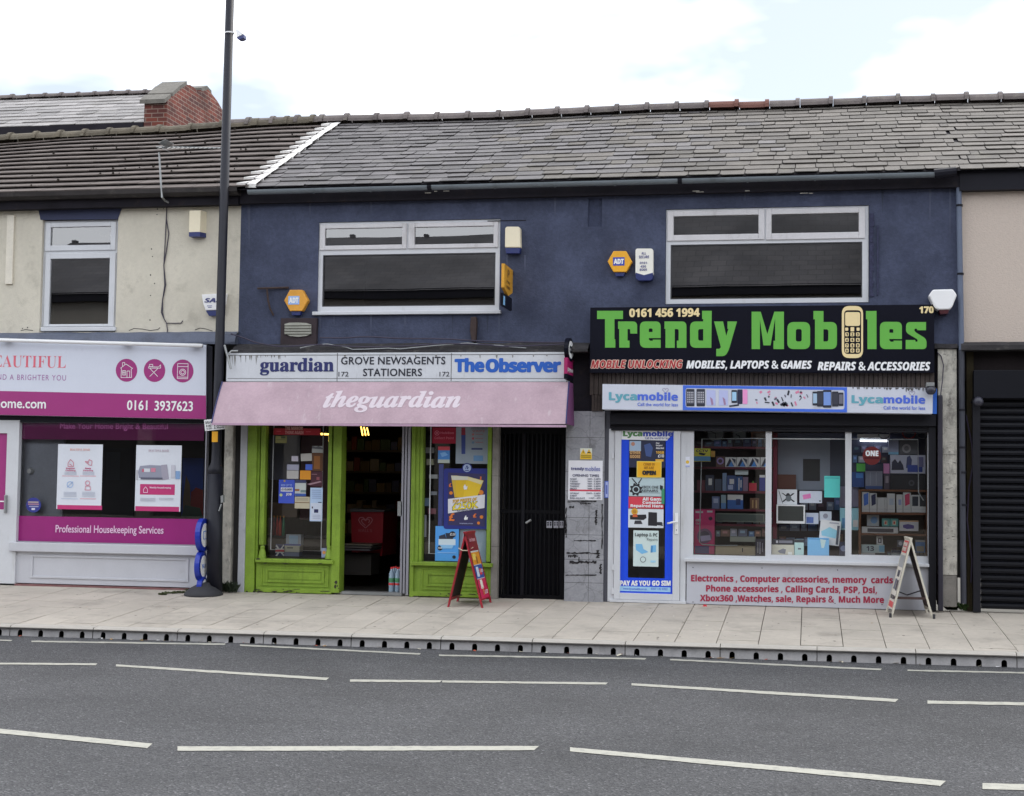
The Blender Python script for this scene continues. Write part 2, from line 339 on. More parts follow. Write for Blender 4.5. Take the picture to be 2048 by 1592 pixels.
# ================================================================== GROUND, ROAD, PAVEMENT, KERB
def asphalt():
    m = bpy.data.materials.new('asphalt'); m.use_nodes = True; N = m.node_tree.nodes; L = m.node_tree.links; b = N['Principled BSDF']; b.inputs['Roughness'].default_value = .8
    tc = N.new('ShaderNodeTexCoord'); v = tc.outputs['Object']
    def nz(s, d, r=.6):
        t = N.new('ShaderNodeTexNoise'); t.inputs['Scale'].default_value = s; t.inputs['Detail'].default_value = d; t.inputs['Roughness'].default_value = r; L.new(v, t.inputs['Vector']); return t.outputs[0]
    vo = N.new('ShaderNodeTexVoronoi'); vo.inputs['Scale'].default_value = 84; L.new(v, vo.inputs['Vector'])
    sx = N.new('ShaderNodeSeparateColor'); L.new(vo.outputs['Color'], sx.inputs[0])
    r = N.new('ShaderNodeValToRGB'); e = r.color_ramp.elements
    e[0].position = 0; e[0].color = (.030, .031, .036, 1); e[1].position = 1; e[1].color = (.20, .20, .205, 1)
    for p, c in ((.45, .064), (.8, .082), (.95, .105)):
        q = e.new(p); q.color = (c, c*1.0, c*1.04, 1)
    L.new(sx.outputs[0], r.inputs[0])
    mr = N.new('ShaderNodeMapRange'); mr.inputs['From Min'].default_value = .3; mr.inputs['From Max'].default_value = .7; mr.inputs['To Min'].default_value = .74; mr.inputs['To Max'].default_value = 1.2; L.new(nz(.8, 6), mr.inputs[0])
    x = N.new('ShaderNodeVectorMath'); x.operation = 'SCALE'; L.new(r.outputs[0], x.inputs[0]); L.new(mr.outputs[0], x.inputs['Scale']); L.new(x.outputs[0], b.inputs['Base Color'])
    bn = N.new('ShaderNodeBump'); bn.inputs['Strength'].default_value = .9; bn.inputs['Distance'].default_value = .012
    L.new(vo.outputs['Distance'], bn.inputs['Height']); L.new(bn.outputs[0], b.inputs['Normal'])
    return m
ASPH = asphalt()
SLAB = mat('concrete_paving_slab', C(193, 184, 171, .90), .85, var=.12, vs=1.4, bump=.25, bs=90, island=.06, stain=C(146, 138, 128, .8), sa=.36, ss=2.0)
JOINT = mat('sandy_joint', C(110, 104, 96, .55), .95, var=.2)
KERBM = mat('kerb_concrete', C(162, 160, 160, 1.3), .85, var=.15, vs=4, bump=.2, bs=60, stain=C(120, 118, 120, 1.1), sa=.3, ss=3, spec=.2)
KTOP = mat('worn_kerb_top', C(190, 184, 174, .92), .8, var=.08, vs=6)
HOLE = mat('drain_hole', (.006, .006, .006), .95, var=0)
LINE = mat('road_paint', C(214, 212, 198, .60), .7, var=.08, vs=12, bump=.3, bs=120, stain=C(112, 112, 114, .7), sa=.42, ss=16)
def yk(x): return -2.837 + .0303*x
RZ = -.30
tag(MB().face([(-400, -400, -.6), (400, -400, -.6), (400, 400, -.6), (-400, 400, -.6)]).build('ground', mat('earth', (.12, .11, .09), .95)), kind='structure')
m = MB(); m.face([(-60, -16.9, RZ), (60, -16.9, RZ), (60, yk(60)+.05, RZ), (-60, yk(-60)+.05, RZ)]); tag(m.build('road', ASPH), kind='structure')
tag(MB().box(-60, 60, -40, -16.9, -.5, RZ+.11).build('pavement_opposite', SLAB), kind='structure')
# paving slabs, one column after another, staggered
m = MB(); jx0 = G(1604, 1214).x; jdx = (G(1973.5, 1223.5).x - jx0)/5
pz = lambda y: .0632*y
m.face([(-14, -3.3, pz(-3.3)-.02), (12, -2.5, pz(-2.5)-.02), (12, .2, pz(.2)-.02), (-14, .2, pz(.2)-.02)], JOINT)
for i in range(-28, 14):
    xa = jx0+i*jdx+.004; xb = xa+jdx-.008; yf = min(yk(xa), yk(xb))+.128; yy = .1
    yy -= random.choice((.3, .6, .45, .15))*.98; ya = .1
    while True:
        y1 = ya-.003; y0 = max(yy+.003, yf)
        if y1-y0 > .05:
            dz = random.uniform(-.0015, .0015); t = random.uniform(-.002, .002)
            z = lambda x, y: pz(y)+dz+t*(x-xa)/jdx
            for q in ([(xa, y0), (xb, y0), (xb, y1), (xa, y1)],):
                top = [(x, y, z(x, y)) for x, y in q]; bot = [(x, y, z(x, y)-.03) for x, y in q]
                b = len(m.v); m.v += [Vector(p) for p in top+bot]; k = m.m(SLAB)
                for fc in ((b, b+1, b+2, b+3), (b, b+4, b+5, b+1), (b+1, b+5, b+6, b+2), (b+2, b+6, b+7, b+3), (b+3, b+7, b+4, b)): m.f.append(fc); m.mi.append(k)
        if yy <= yf: break
        ya = yy; yy -= .6
tag(m.build('pavement'), kind='structure')
# drainage kerb: arched inlets cut into each stone
m = MB(); ku = .93; kx0 = G(467*.3418, 1270, -.18, 0).x; hw, hz = .026, .062
cells = []
kstart = G(651, 1290, -.2, 0).x
for u in range(-9, 10):
    X0 = kstart+u*ku
    for h in range(4):
        a = X0+h*ku/4 + (.004 if h == 0 else 0); bx = X0+(h+1)*ku/4 - (.004 if h == 3 else 0); c = (X0+h*ku/4+X0+(h+1)*ku/4)/2
        zt = lambda x: pz(yk(x)); fr = lambda x, z, d=0.: (x, yk(x)+.012*(z-RZ)/.12+d, z)
        ztop = zt(c)-.018
        arch = [(c-hw, RZ-.01)] + [(c-hw*math.cos(math.pi*q/6), RZ+hz-.02+.026*math.sin(math.pi*q/6)) for q in range(7)] + [(c+hw, RZ-.01)]
        out = [(a, RZ-.01)] + arch + [(bx, RZ-.01), (bx, ztop), (a, ztop)]
        m.face([fr(x, z) for x, z in out], KERBM)
        for p, q in zip(arch[:-1], arch[1:]): m.face([fr(*p), fr(*q), fr(q[0], q[1], .14), fr(p[0], p[1], .14)], HOLE)
        m.face([fr(x, z, .14) for x, z in arch], HOLE)
        m.face([fr(a, ztop), fr(bx, ztop), (bx, yk(bx)+.03, zt(bx)), (a, yk(a)+.03, zt(a))], KTOP)
        m.face([(a, yk(a)+.03, zt(a)), (bx, yk(bx)+.03, zt(bx)), (bx, yk(bx)+.124, pz(yk(bx)+.124)), (a, yk(a)+.124, pz(yk(a)+.124))], KTOP)
    m.face([(X0, yk(X0)+.006, RZ), (X0-.004, yk(X0)+.02, RZ), (X0-.004, yk(X0)+.03, pz(yk(X0))-.02), (X0, yk(X0)+.03, pz(yk(X0))-.02)], JOINT)
tag(m.build('kerb'), kind='structure')
# painted road lines
def dash(x0, y0, x1, y1, th0, th1):
    m = MB(); K = max(6, int((x1-x0)/14)); z = RZ+.004; pr = None
    for i in range(K+1):
        t = i/K; x = x0+(x1-x0)*t; y = y0+(y1-y0)*t; th = th0+(th1-th0)*t; sk = 10*th/9 if i in (0, K) else 0
        a = G(x, y-th/2+random.uniform(-.3, .3), z, 0); b = G(x-(sk if i == K else -sk*.0), y+th/2+random.uniform(-.3, .3), z, 0)
        if pr: m.face([pr[1], b, a, pr[0]])
        pr = (a, b)
    tag(m.build('road_marking', LINE), kind='structure')
for d in ((-60, 1279, 25, 1281, 2.6, 2.6), (63, 1282.5, 452, 1288.5, 2.8, 3), (480, 1290, 842, 1308, 3, 3), (878, 1310.5, 1293, 1317.5, 3, 3), (1340, 1319, 1764, 1339, 3, 3.2), (1815, 1340.5, 2120, 1347, 3, 3),
          (-60, 1326.5, 195, 1328.5, 3.4, 3.6), (232, 1330.5, 658, 1358, 4, 5), (700, 1361, 884, 1362.6, 4.6, 4.0), (884.5, 1362.8, 1216, 1367, 3.8, 4.4), (1263, 1368.5, 1797, 1401, 4.4, 6), (1855, 1404, 2120, 1409, 6, 6),
          (-60, 1456, 305, 1492, 9, 10), (355, 1497, 1078, 1496, 9, 8.5), (1140, 1498.5, 1892, 1567, 8, 11), (1965, 1572, 2120, 1576, 12, 12)): dash(*d)
# ================================================================== ROOFS
def rpt(x, s, ey, ez, tanp, dz=0.):   # point s metres up the slope from the eave
    c = 1/math.sqrt(1+tanp*tanp); return Vector((x, ey+s*c, ez+s*c*tanp+dz))
def slates(x0f, x1f, ez, ey, tanp, L, gauge, wr, mt, sag, thick=.012, chip=.3, m=None, uneven=.006, lift=(.012, .024)):
    m = m or MB(); s = 0; row = 0; nn = Vector((0, -tanp, 1)).normalized()
    while s < L-.05:
        x0, x1 = x0f(s), x1f(s); x = x0-random.uniform(0, wr[1])*(.5 if row % 2 else 1)
        while x < x1:
            k = m.m(mt[1] if isinstance(mt, tuple) and random.random() < (x+2.2)/4.4 else mt[0] if isinstance(mt, tuple) else mt)
            w = random.uniform(*wr); a = max(x, x0)+.002; b = min(x+w, x1)-random.uniform(.003, .009); x += w
            if b-a < .04: continue
            g = random.uniform(-uneven, uneven); up = nn*random.uniform(*lift); ln = min(gauge*1.12, L-s)
            ca = random.uniform(.01, .035) if random.random() < chip else .0; cb = random.uniform(.01, .035) if random.random() < chip else .0
            base = lambda xx, ss: rpt(xx, ss, ey, ez, tanp, sag(xx, ss))
            lo = [(a, s+g+ca), (a+ca, s+g), (b-cb, s+g+random.uniform(-.004, .004)), (b, s+g+cb)] if (ca or cb) else [(a, s+g), (b, s+g+random.uniform(-.004, .004))]
            pts = [base(xx, ss)+up for xx, ss in lo] + [base(b, s+ln)+nn*.004, base(a, s+ln)+nn*.004]
            i = len(m.v); K = len(lo); m.v += pts + [p-nn*thick for p in pts[:K]]
            m.f.append(tuple(range(i, i+K+2))); m.mi.append(k)
            for q in range(K-1): m.f.append((i+q, i+K+2+q, i+K+3+q, i+q+1)); m.mi.append(k)
            m.f.append((i+K-1, i+2*K+1, i+K)); m.mi.append(k); m.f.append((i, i+K+1, i+K+2)); m.mi.append(k)
        s += gauge; row += 1
    return m
def roofdeck(m, x0, x1, ez, ey, tanp, L, sag, mt):
    K = 12
    for i in range(K):
        a, b = x0+(x1-x0)*i/K, x0+(x1-x0)*(i+1)/K
        q = [rpt(a, 0, ey, ez, tanp, sag(a, 0)-.012), rpt(b, 0, ey, ez, tanp, sag(b, 0)-.012), rpt(b, L, ey, ez, tanp, sag(b, L)-.012), rpt(a, L, ey, ez, tanp, sag(a, L)-.012)]
        m.face(q, mt); ry = 2*rpt(a, L, ey, ez, tanp).y
        m.face([q[3], q[2], (b, ry-ey, q[1].z), (a, ry-ey, q[0].z)], mt)
def ridge(pts, name, parent, mt, r=.135, step=.42, alt=None):
    # clay ridge tiles laid end to end, each with its raised collar
    m = MB(); L = 0; pts = [Vector(p) for p in pts]; segs = []
    for a, b in zip(pts[:-1], pts[1:]):
        K = max(1, round((b-a).length/step))
        for i in range(K): segs.append((a.lerp(b, i/K), a.lerp(b, (i+1)/K)))
    for i, (a, b) in enumerate(segs):
        d = (b-a).normalized(); mm = alt[1] if alt and i in alt[0] else mt; dz = Vector((0, 0, random.uniform(-.008, .008)))
        def half(p, rad): return [p+dz+Vector((0, -rad*math.cos(math.pi*q/8), rad*.85*math.sin(math.pi*q/8)-.02)) for q in range(9)]
        rings = [half(a+d*.004, r), half(b-d*.062, r), half(b-d*.058, r*1.22), half(b-d*.004, r*1.22), half(b-d*.002, r*.8)]
        ii = len(m.v); k = m.m(mm)
        for rg in rings: m.v += rg
        for u in range(4):
            for q in range(8): m.f.append((ii+u*9+q, ii+u*9+q+1, ii+u*9+q+10, ii+u*9+q+9)); m.mi.append(k)
    return m.build(name, None, parent, smooth=False)
TANP = math.tan(math.radians(25)); EY = -.20
XL = PX(478, 600); XR = PX(1918, 700)      # party lines
eaveZ = lambda x: 0.
EZ = PZ(1200, 362, EY)+.03
def ridge_at(px, py):    # where the ray to the ridge meets the roof plane
    d = ray(px, py); t = (EZ+TANP*(CAM.y-EY)-CAM.z)/(d.z-TANP*d.y); return CAM+d*t
RP = [ridge_at(a, b) for a, b in ((700, 246), (1000, 239), (1300, 224), (1600, 216), (1800, 208), (2046, 203))]
RY = sum(p.y for p in RP[:4])/4; RL = (RY-EY)/math.cos(math.atan(TANP))
def sagf(x, s):   # the ridge dips and rises, the eave barely moves
    t = max(0, min(1, s/RL)); xs = [p.x for p in RP]; zz = [p.z-(EZ+TANP*(RY-EY)) - (p.y-RY)*.25 for p in RP]
    if x <= xs[0]: v = zz[0]
    elif x >= xs[-1]: v = zz[-1]
    else:
        for i in range(len(xs)-1):
            if xs[i] <= x <= xs[i+1]: v = zz[i]+(zz[i+1]-zz[i])*(x-xs[i])/(xs[i+1]-xs[i]); break
    return v*t
print('EZ', EZ, 'RY', RY, 'XL', XL, 'XR', XR, [round(p.y, 2) for p in RP], [round(sagf(p.x, RL), 3) for p in RP])
# ================================================================== NAVY BUILDING (two shops under one roof)
NB = thing('shop_building', 'navy painted two shop building with slate roof and two wide upstairs windows', 'building', ((XL+XR)/2, 3, 0))
zW0 = PZ(1200, 694); zW1 = PZ(1200, 386)
h1 = RR((636, 441, 1000, 627), 0); h2 = RR((1331, 414.5, 1738, 607), 0); hp = RR((1176, 396, 1204, 453), 0)
wall(XL, XR, zW0, zW1, 0, .25, [h1, h2, hp]).build('wall', NAVY, NB)
mbx = MB(); mbx.box(hp[0]-.001, hp[1]+.001, .022, .05, hp[2]-.001, hp[3]+.001); mbx.build('patch', mat('rough_navy_patch', C(58, 64, 86, 1.15), .9, bump=1., bs=50, var=.25, vs=20), NB)
m = MB(); m.box(XL, XL+.12, .25, 7, 0, zW1); m.box(XR-.12, XR, .25, 7, 0, zW1); m.box(XL, XR, 7, 7.2, 0, zW1); m.build('side_wall', ROOM, NB)
m = MB(); m.box(XL+.02, XR, -.11, -.03, PZ(1200, 391, -.1), PZ(1200, 356, -.1)); m.box(XL+.02, XR, -.03, .2, PZ(1200, 389, 0)+.03, PZ(1200, 356)); m.build('fascia_board', DARKWOOD, NB)
for a, b, c in ((850, 905, 3), (1385, 1400, 2), (1490, 1500, 1), (1600, 1635, 2)):
    for q in range(c):
        x = PX(a+(b-a)*q/c, 385, -.112); z = PZ(a, 388-random.uniform(0, 8), -.112); MB().box(x, x+random.uniform(.03, .09), -.113, -.1095, z, z+random.uniform(.004, .012)).build('paint_flake', PEEL, NB)
# slate roof
xvg = PX(508, 367, EY)
m = MB(); roofdeck(m, xvg-.1, XR, EZ, EY, TANP, RL, sagf, DARKWOOD)
seam = lambda s: XR+.13*(int(s/(RL/17)+.5) % 2)+.05*((int(s/(RL/17)+.5)//2) % 2)
slates(lambda s: xvg, seam, EZ, EY, TANP, RL, RL/17, (.18, .42), (SLATE, SLATER), sagf, m=m, chip=.65, uneven=.011, thick=.009)
roof = m.build('roof', None, NB)
rx = [PX(455, 255, RY)] + [p.x for p in RP[:-1]] + [XR]
ridge([(x, RY, EZ+TANP*(RY-EY)+sagf(x, RL)+.02) for x in rx], 'ridge_tiles', roof, RIDGE, alt=((17, 18), REDRIDGE))
# white mortar verge stepped against the neighbour's tiles
m = MB(); K = 13
for i in range(K):
    s0, s1 = RL*i/K, RL*(i+1)/K; w0 = .0
    a = [rpt(xvg-.10-random.uniform(0, .02), s0, EY, EZ, TANP, .05), rpt(xvg+.02+random.uniform(-.015, .015), s0, EY, EZ, TANP, .045), rpt(xvg+.02+random.uniform(-.015, .015), s1, EY, EZ, TANP, .04+sagf(xvg, s1)), rpt(xvg-.10, s1, EY, EZ, TANP, .03+sagf(xvg, s1))]
    m.face(a); m.face([a[0], a[0]-Vector((0, 0, .05)), a[1]-Vector((0, 0, .05)), a[1]])
    b = [rpt(xvg-.21-random.uniform(0, .05), s0, EY, EZ, TANP, .062), rpt(xvg-.09, s0, EY, EZ, TANP, .064), rpt(xvg-.09, s0+(s1-s0)*.7, EY, EZ, TANP, .035+sagf(xvg, s1)), rpt(xvg-.17, s0+(s1-s0)*.62, EY, EZ, TANP, .034+sagf(xvg, s1))]
    m.face(b); m.face([b[0], b[0]-Vector((0, 0, .035)), b[1]-Vector((0, 0, .035)), b[1]])
m.build('verge_mortar', MORTAR, roof)
# gutter, brackets, downpipe
gy = -.27; gA = P(497, 381, gy); gB = P(1872, 345.5, gy); gA.y = gB.y = gy
def halfpipe(a, b, r, mt_name, mt, parent, ex=0.):
    m = MB(); prev = None
    for p in (a, b):
        c = [p+Vector((0, -r*math.cos(math.pi*q/10), -r*math.sin(math.pi*q/10))) for q in range(11)]; c += [p+Vector((0, -(r-.006)*math.cos(math.pi*q/10), -(r-.006)*math.sin(math.pi*q/10))) for q in reversed(range(11))]
        if prev:
            for q in range(len(c)): k = (q+1) % len(c); m.face([prev[q], c[q], c[k], prev[k]])
        prev = c
    return m.build(mt_name, mt, parent, smooth=False)
gut = halfpipe(gA, gB, .052, 'gutter', GUT, NB)
for px in (628, 742, 860, 990, 1110, 1230, 1360, 1495, 1630, 1760):
    x = PX(px, 365, gy); t = (x-gA.x)/(gB.x-gA.x); p = gA.lerp(gB, t); wd = .05 if px in (860, 1360) else .022
    halfpipe(p-Vector((wd/2, 0, 0)), p+Vector((wd/2, 0, 0)), .058, 'gutter_bracket', BLACK if wd > .03 else GUT, gut)
m = MB(); m.tube([gB+Vector((-.02, 0, -.01)), gB+Vector((.22, 0, .01))], .055, 10); m.build('gutter_end', BLACK, gut)
def dp(a, b, y): return [P(*a, y), P(*b, y)]
pp = dp((1917, 350), (1923, 700), -.07)
pipe = MB().tube(pp, .031, 12).build('downpipe', mat('grey_downpipe', C(88, 98, 118, 1.15), .45, var=.1, stain=C(40, 40, 46), sa=.15), NB)
m = MB().tube([P(1923, 700, -.07), P(1927, 1207, -.07)], .033, 12); m.build('lower_pipe', mat('black_downpipe', C(52, 54, 64, 1.1), .5, var=.2), pipe)
for a, b in ((1918, 365), (1919, 411), (1921, 548), (1924, 820), (1925, 895), (1926, 945), (1927, 1010)):
    p = P(a, b, -.07); MB().tube([p-Vector((0, 0, .012)), p+Vector((0, 0, .012))], .037, 12).build('pipe_clip', BLACK, pipe)
# upstairs windows
def upwin(parent, outer, lights, fixed, sill=None, y=.02, dirt=WDIRTY, sillm=WPVC):
    X0, X1, Z0, Z1 = RR(outer, y); w = MB(); holes = [RR(q[0], y) for q in lights] + [RR(q, y) for q in fixed]
    m = wall(X0, X1, Z0, Z1, y, y+.07, holes); fr = m.build('window', WPVC, parent)
    for o, g in lights:
        k = MB(); frame(k, RR(o, y-.018), RR(g, y-.018), y-.018, y+.05); k.build('sash', dirt, fr, bevel=.006)
        b = RR(o, y); gg = RR(g, y-.018); MB().face([(gg[0]-.004, y+.01, gg[2]-.004), (gg[1]+.004, y+.01, gg[2]-.004), (gg[1]+.004, y+.01, gg[3]+.004), (gg[0]-.004, y+.01, gg[3]+.004)]).build('pane', GL_UP, fr)
    for g in fixed:
        k = MB(); x0, x1, z0, z1 = RR(g, y); frame(k, (x0, x1, z0, z1), (x0+.012, x1-.012, z0+.012, z1-.012), y+.006, y+.05); k.build('glazing_bead', mat('dark_glazing_gasket', C(60, 60, 64), .6), fr)
        MB().face([(x0, y+.03, z0), (x1, y+.03, z0), (x1, y+.03, z1), (x0, y+.03, z1)]).build('pane', GL_UP, fr)
    if sill: MB().pbox(sill, y-.075, y+.02).build('sill', sillm, fr, bevel=.006)
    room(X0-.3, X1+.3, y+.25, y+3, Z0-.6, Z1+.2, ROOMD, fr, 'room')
    return fr
w1 = upwin(NB, (636.5, 442, 999.5, 624), [((639.5, 447.5, 813, 499), (650, 456, 804, 490)), ((816.5, 444.5, 996, 496), (829, 453, 987, 487.5))], [(645, 507.5, 990.5, 612)], (624, 621.5, 1001, 628.5))
w2 = upwin(NB, (1332, 415.5, 1737, 606), [((1335, 420, 1529, 480.5), (1347, 431, 1517, 468.5)), ((1532, 416, 1730.5, 478), (1543, 427, 1717.5, 465))], [(1341, 486.5, 1724.5, 597)])
m = MB()
for i in range(26):
    z = PZ(1742, 430+i*6.4, -.004); w = random.uniform(.03, .055); x = PX(1739, 500, -.004); m.box(x, x+w, -.006-random.uniform(0, .012), .01, z-.02, z+.017)
m.pbox((1754, 450, 1757, 590), -.02, .005); m.build('rough_repair', mat('rough_navy_repair', C(56, 58, 82, 1.1), .95, bump=1., bs=40, var=.3, vs=30), NB)
m = MB(); m.pbox((975, 440.5, 1052, 442), -.004, .005); m.build('render_crack', DARKWOOD, NB)
# band between upstairs wall and shop signs: old grimy cornice
m = MB(); z0 = PZ(800, 706, -.1); z1 = PZ(800, 690, -.1)
pr = [(-.22, z0), (-.22, z0+.03), (-.18, z0+.045), (-.15, z0+.075), (-.04, z1+.02), (.0, z1+.03), (.0, z0)]
def sweep(m, prof, x0, x1, seg=10, jit=.004):
    K = len(prof); prev = None
    for i in range(seg+1):
        x = x0+(x1-x0)*i/seg; c = [Vector((x, y+random.uniform(-jit, jit), z+random.uniform(-jit, jit))) for y, z in prof]
        if prev:
            for q in range(K): k = (q+1) % K; m.face([prev[q], c[q], c[k], prev[k]])
        prev = c
sweep(m, pr, XL, PX(1178, 700, -.1), 40); m.build('cornice', GRIME, NB)
m = MB(); z0 = PZ(1890, 697, -.05); sweep(m, [(-.08, z0), (-.08, z0+.035), (0, z0+.06), (0, z0)], PX(1868, 690), XR-.02, 8); m.build('cornice', GRIME, NB)
# lintel band behind the signs, timber slats under the black sign
m = MB(); m.box(XL, XR, .03, .28, PZ(1000, 850), zW0-.001); m.build('lintel', DARKWOOD, NB)
m = MB(); x = PX(1180, 760, -.05); xe = PX(1868, 760, -.05); z0 = PZ(1500, 790, -.05); z1 = PZ(1500, 738, -.05)
while x < xe: m.box(x, x+.045, -.05-random.uniform(0, .006), .028, z0, z1); x += .052
x = PX(1184, 760, -.05); xe = PX(1206, 760, -.05); z0 = PZ(1190, 822, -.05); z1 = PZ(1190, 790, -.05)-.002
while x < xe: m.box(x, x+.03, -.05-random.uniform(0, .006), .028, z0, z1); x += .034
m.build('timber_slats', mat('weathered_slat', C(58, 50, 46), .85, var=.35, vs=6, stain=C(24, 22, 22), sa=.35, ss=6, streak=4), NB)
# piers
JOINTD = mat('dirty_joint', C(50, 48, 48), .95, var=.2)
def slabpier(r, y0, y1, mt, name, rows, parent, cols=1):
    m = MB(); x0, x1, z0, z1 = RR(r, y0); H = z1-z0; z = z0
    for hgt in rows:
        for c in range(cols):
            a = x0+(x1-x0)*(0 if c == 0 else .62); b = x0+(x1-x0)*(1 if c == cols-1 else .62)
            m.box(a+.002, b-.002, y0+random.uniform(-.002, .002), y1, z+.002, z+hgt*H-.002, mt)
        z += hgt*H
    m.box(x0+.003, x1-.003, y0+.005, y1+.01, z0+.003, z1-.003, JOINTD)
    return m.build(name, None, parent)
slabpier((1130, 822, 1208, 1204), -.03, .4, MARBLE, 'marble_pier', (.10, .12, .13, .09, .14, .10, .18, .14), NB, 2)
TAR = mat('black_tar', C(34, 32, 34), .85, var=.3, vs=20)
for (a, b, w_, h_) in ((1135, 1003, 58, 3), (1138, 1014, 10, 5), (1192, 1020, 5, 30), (1160, 1007, 22, 3), (1148, 1081, 44, 2.5), (1133, 1106, 66, 4), (1136, 1112, 20, 6), (1139, 1124, 54, 6), (1158, 1114, 4, 12), (1196, 1100, 9, 16), (1131, 1150, 62, 2), (1131, 1040, 4, 26), (1201, 1128, 5, 20), (1132, 1015, 3, 60), (1204, 1008, 3, 90)):
    k = 16; top = [(a+w_*i/k, b-random.uniform(.0, .6)*h_) for i in range(k+1)]; bot = [(a+w_*i/k, b+random.uniform(.0, .6)*h_+.4) for i in range(k+1)]
    if h_ > w_: top = [(a-random.uniform(0, .6)*w_, b+h_*i/k) for i in range(k+1)]; bot = [(a+random.uniform(0, .6)*w_+.4, b+h_*i/k) for i in range(k+1)]
    decal([top+bot[::-1]], -.0345, TAR, NB, 'tar_mark')
MB().pbox((1208, 822, 1219, 1204), .01, .4).build('pier_edge', mat('dark_grey_edge', C(74, 74, 82), .7, var=.2, vs=8), NB)
slabpier((983, 846, 996, 1200), -.03, .3, GREYST, 'stone_pilaster', (.3, .4, .3), NB)
slabpier((1876, 698, 1914, 1150), -.05, .3, PEEL, 'peeling_pier', (.53, .47), NB)
MB().pbox((1878, 1150, 1914, 1214), -.045, .3).build('pier_base', GREYST, NB, bevel=.01)
MB().pbox((1876, 790, 1886, 1222), -.115, -.055).build('cable_trunking', mat('black_trunking', C(36, 34, 46), .5), NB, bevel=.01)
MB().tube([P(1874, 704, -.06), P(1882, 712, -.065), P(1887, 730, -.07), P(1885, 760, -.075), P(1881, 792, -.085)], .006, 6).build('loose_cable', CABLE, NB)
MB().pbox((477.5, 848, 491.5, 1186), -.06, .02).build('white_post', mat('grimy_white_post', C(168, 170, 176, 1.1), .6, var=.1, stain=C(60, 56, 54), sa=.3, ss=4), NB, bevel=.012)
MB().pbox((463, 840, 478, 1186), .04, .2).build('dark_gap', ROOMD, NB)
# --- passage gate between the shops
px0, px1 = 996, 1130
pg = MB(); pg.pbox((px0, 848, px1, 1202), .7, .75).build('passage_door', BLACK, NB)
m = MB(); m.pbox((px0, 846, px1, 850), .05, .69); x0, x1, z0, z1 = RR((px0, 846, px1, 1202), .1)
m.face([(x0, .05, z0), (x0, .7, z0), (x0, .7, z1), (x0, .05, z1)]); m.face([(x1, .3, z0), (x1, .7, z0), (x1, .7, z1), (x1, .3, z1)]); m.face([(x0, .0, z0+.004), (x1, .0, z0+.004), (x1, .7, z0+.004), (x0, .7, z0+.004)])
m.build('passage', ROOMD, NB)
gt = thing('security_gate', 'black barred metal gate closing the passage between the two shops', 'gate', ((x0+x1)/2, .1, 0))
m = MB(); frame(m, (x0+.01, x1-.01, z0+.02, z1-.01), (x0+.05, x1-.05, z0+.07, z1-.13), .08, .12); m.box(x0+.05, x1-.05, .085, .115, (z0+z1)/2-.02, (z0+z1)/2+.02)
m.build('gate_frame', mat('gate_black', C(5, 5, 9), .5, var=.2, spec=.15), gt)
for i in range(13):
    x = x0+.05+(x1-x0-.1)*(i+.5)/13; MB().tube([(x, .1, z0+.07), (x, .1, z1-.13)], .011, 6).build('bar', _mc['gate_black'], gt)
x = PX(1047, 1000, .1); MB().box(x-.02, x+.02, .075, .125, z0+.07, z1-.13).build('gate_stile', mat('gate_dark_grey', C(14, 14, 20), .5, spec=.2), gt)
MB().tube([P(1052, 1046, .06), P(1062, 1040, .05)], .014, 8).build('handle', GALV, gt)
for i, (a, b) in enumerate(((1093, 1104), (1107, 1117), (1119, 1127))):
    k = tag(MB().pbox((a, 1042, b, 1056), .045, .072).build('bell_plate', ALU, None, bevel=.003), ['small aluminium bell plate on black gate, nearest the gate handle', 'small aluminium bell plate on black gate, middle of three', 'small aluminium bell plate on black gate, beside the marble pier'][i], 'bell plate', 'bell plates on the black gate')
    m = MB()
    for q in range(4): m.pbox((a+1.5+(q % 2)*((b-a)/2-.4), 1044+(q//2)*4.2, a+(b-a)/2-1+(q % 2)*((b-a)/2-.4), 1047+(q//2)*4.2), .042, .0445)
    m.build('button', BLACK, k)
# ================================================================== LEFT CREAM BUILDING
XE = -12.
LB = thing('shop_building', 'cream rendered shop building on the left with brown concrete tiled roof', 'building', ((XE+XL)/2, 3, 0))
hl = RR((82, 438, 233.5, 664), 0)
wall(XE, XL, PZ(200, 668), PZ(200, 398), 0, .25, [hl]).build('wall', CREAM, LB)
m = MB(); m.box(XE, XL-.001, 6.9, 7.1, 0, PZ(200, 398)); m.box(XE, XE+.1, .25, 6.9, 0, PZ(200, 398)); m.build('side_wall', ROOM, LB)
m = MB(); m.pprism([(76, 416), (244, 414.5), (235, 438), (81, 439.5)], -.012, .04); m.build('lintel', mat('navy_lintel_paint', C(44, 50, 78, 1.15), .7, var=.15), LB)
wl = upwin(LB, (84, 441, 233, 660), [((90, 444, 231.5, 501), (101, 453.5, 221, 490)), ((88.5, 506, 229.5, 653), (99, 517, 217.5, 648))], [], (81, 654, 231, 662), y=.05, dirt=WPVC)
m = MB(); m.box(XE, XL+.01, -.14, -.02, PZ(200, 416, -.1), PZ(200, 384, -.1)); m.box(XE, XL+.01, -.02, .22, PZ(200, 400, 0), PZ(200, 386)); m.build('fascia_board', DARKWOOD, LB)
m = MB(); z = PZ(200, 390, -.24); sweep(m, [(-.29, z+.05), (-.28, z), (-.22, z-.03), (-.14, z-.03), (-.14, z+.05)], XE, XL+.05, 20, .003); m.build('gutter', mat('old_black_gutter', C(40, 36, 36), .7, var=.4, vs=5, stain=C(100, 96, 88), sa=.2, ss=8), LB)
EZL = EZ-.02
def sagl(x, s): return (.012*math.sin(x*2.1)+min(0, (x+4.6)*.022))*s/RL
m = MB(); roofdeck(m, XE, xvg-.08, EZL, EY-.02, TANP, RL, sagl, DARKWOOD)
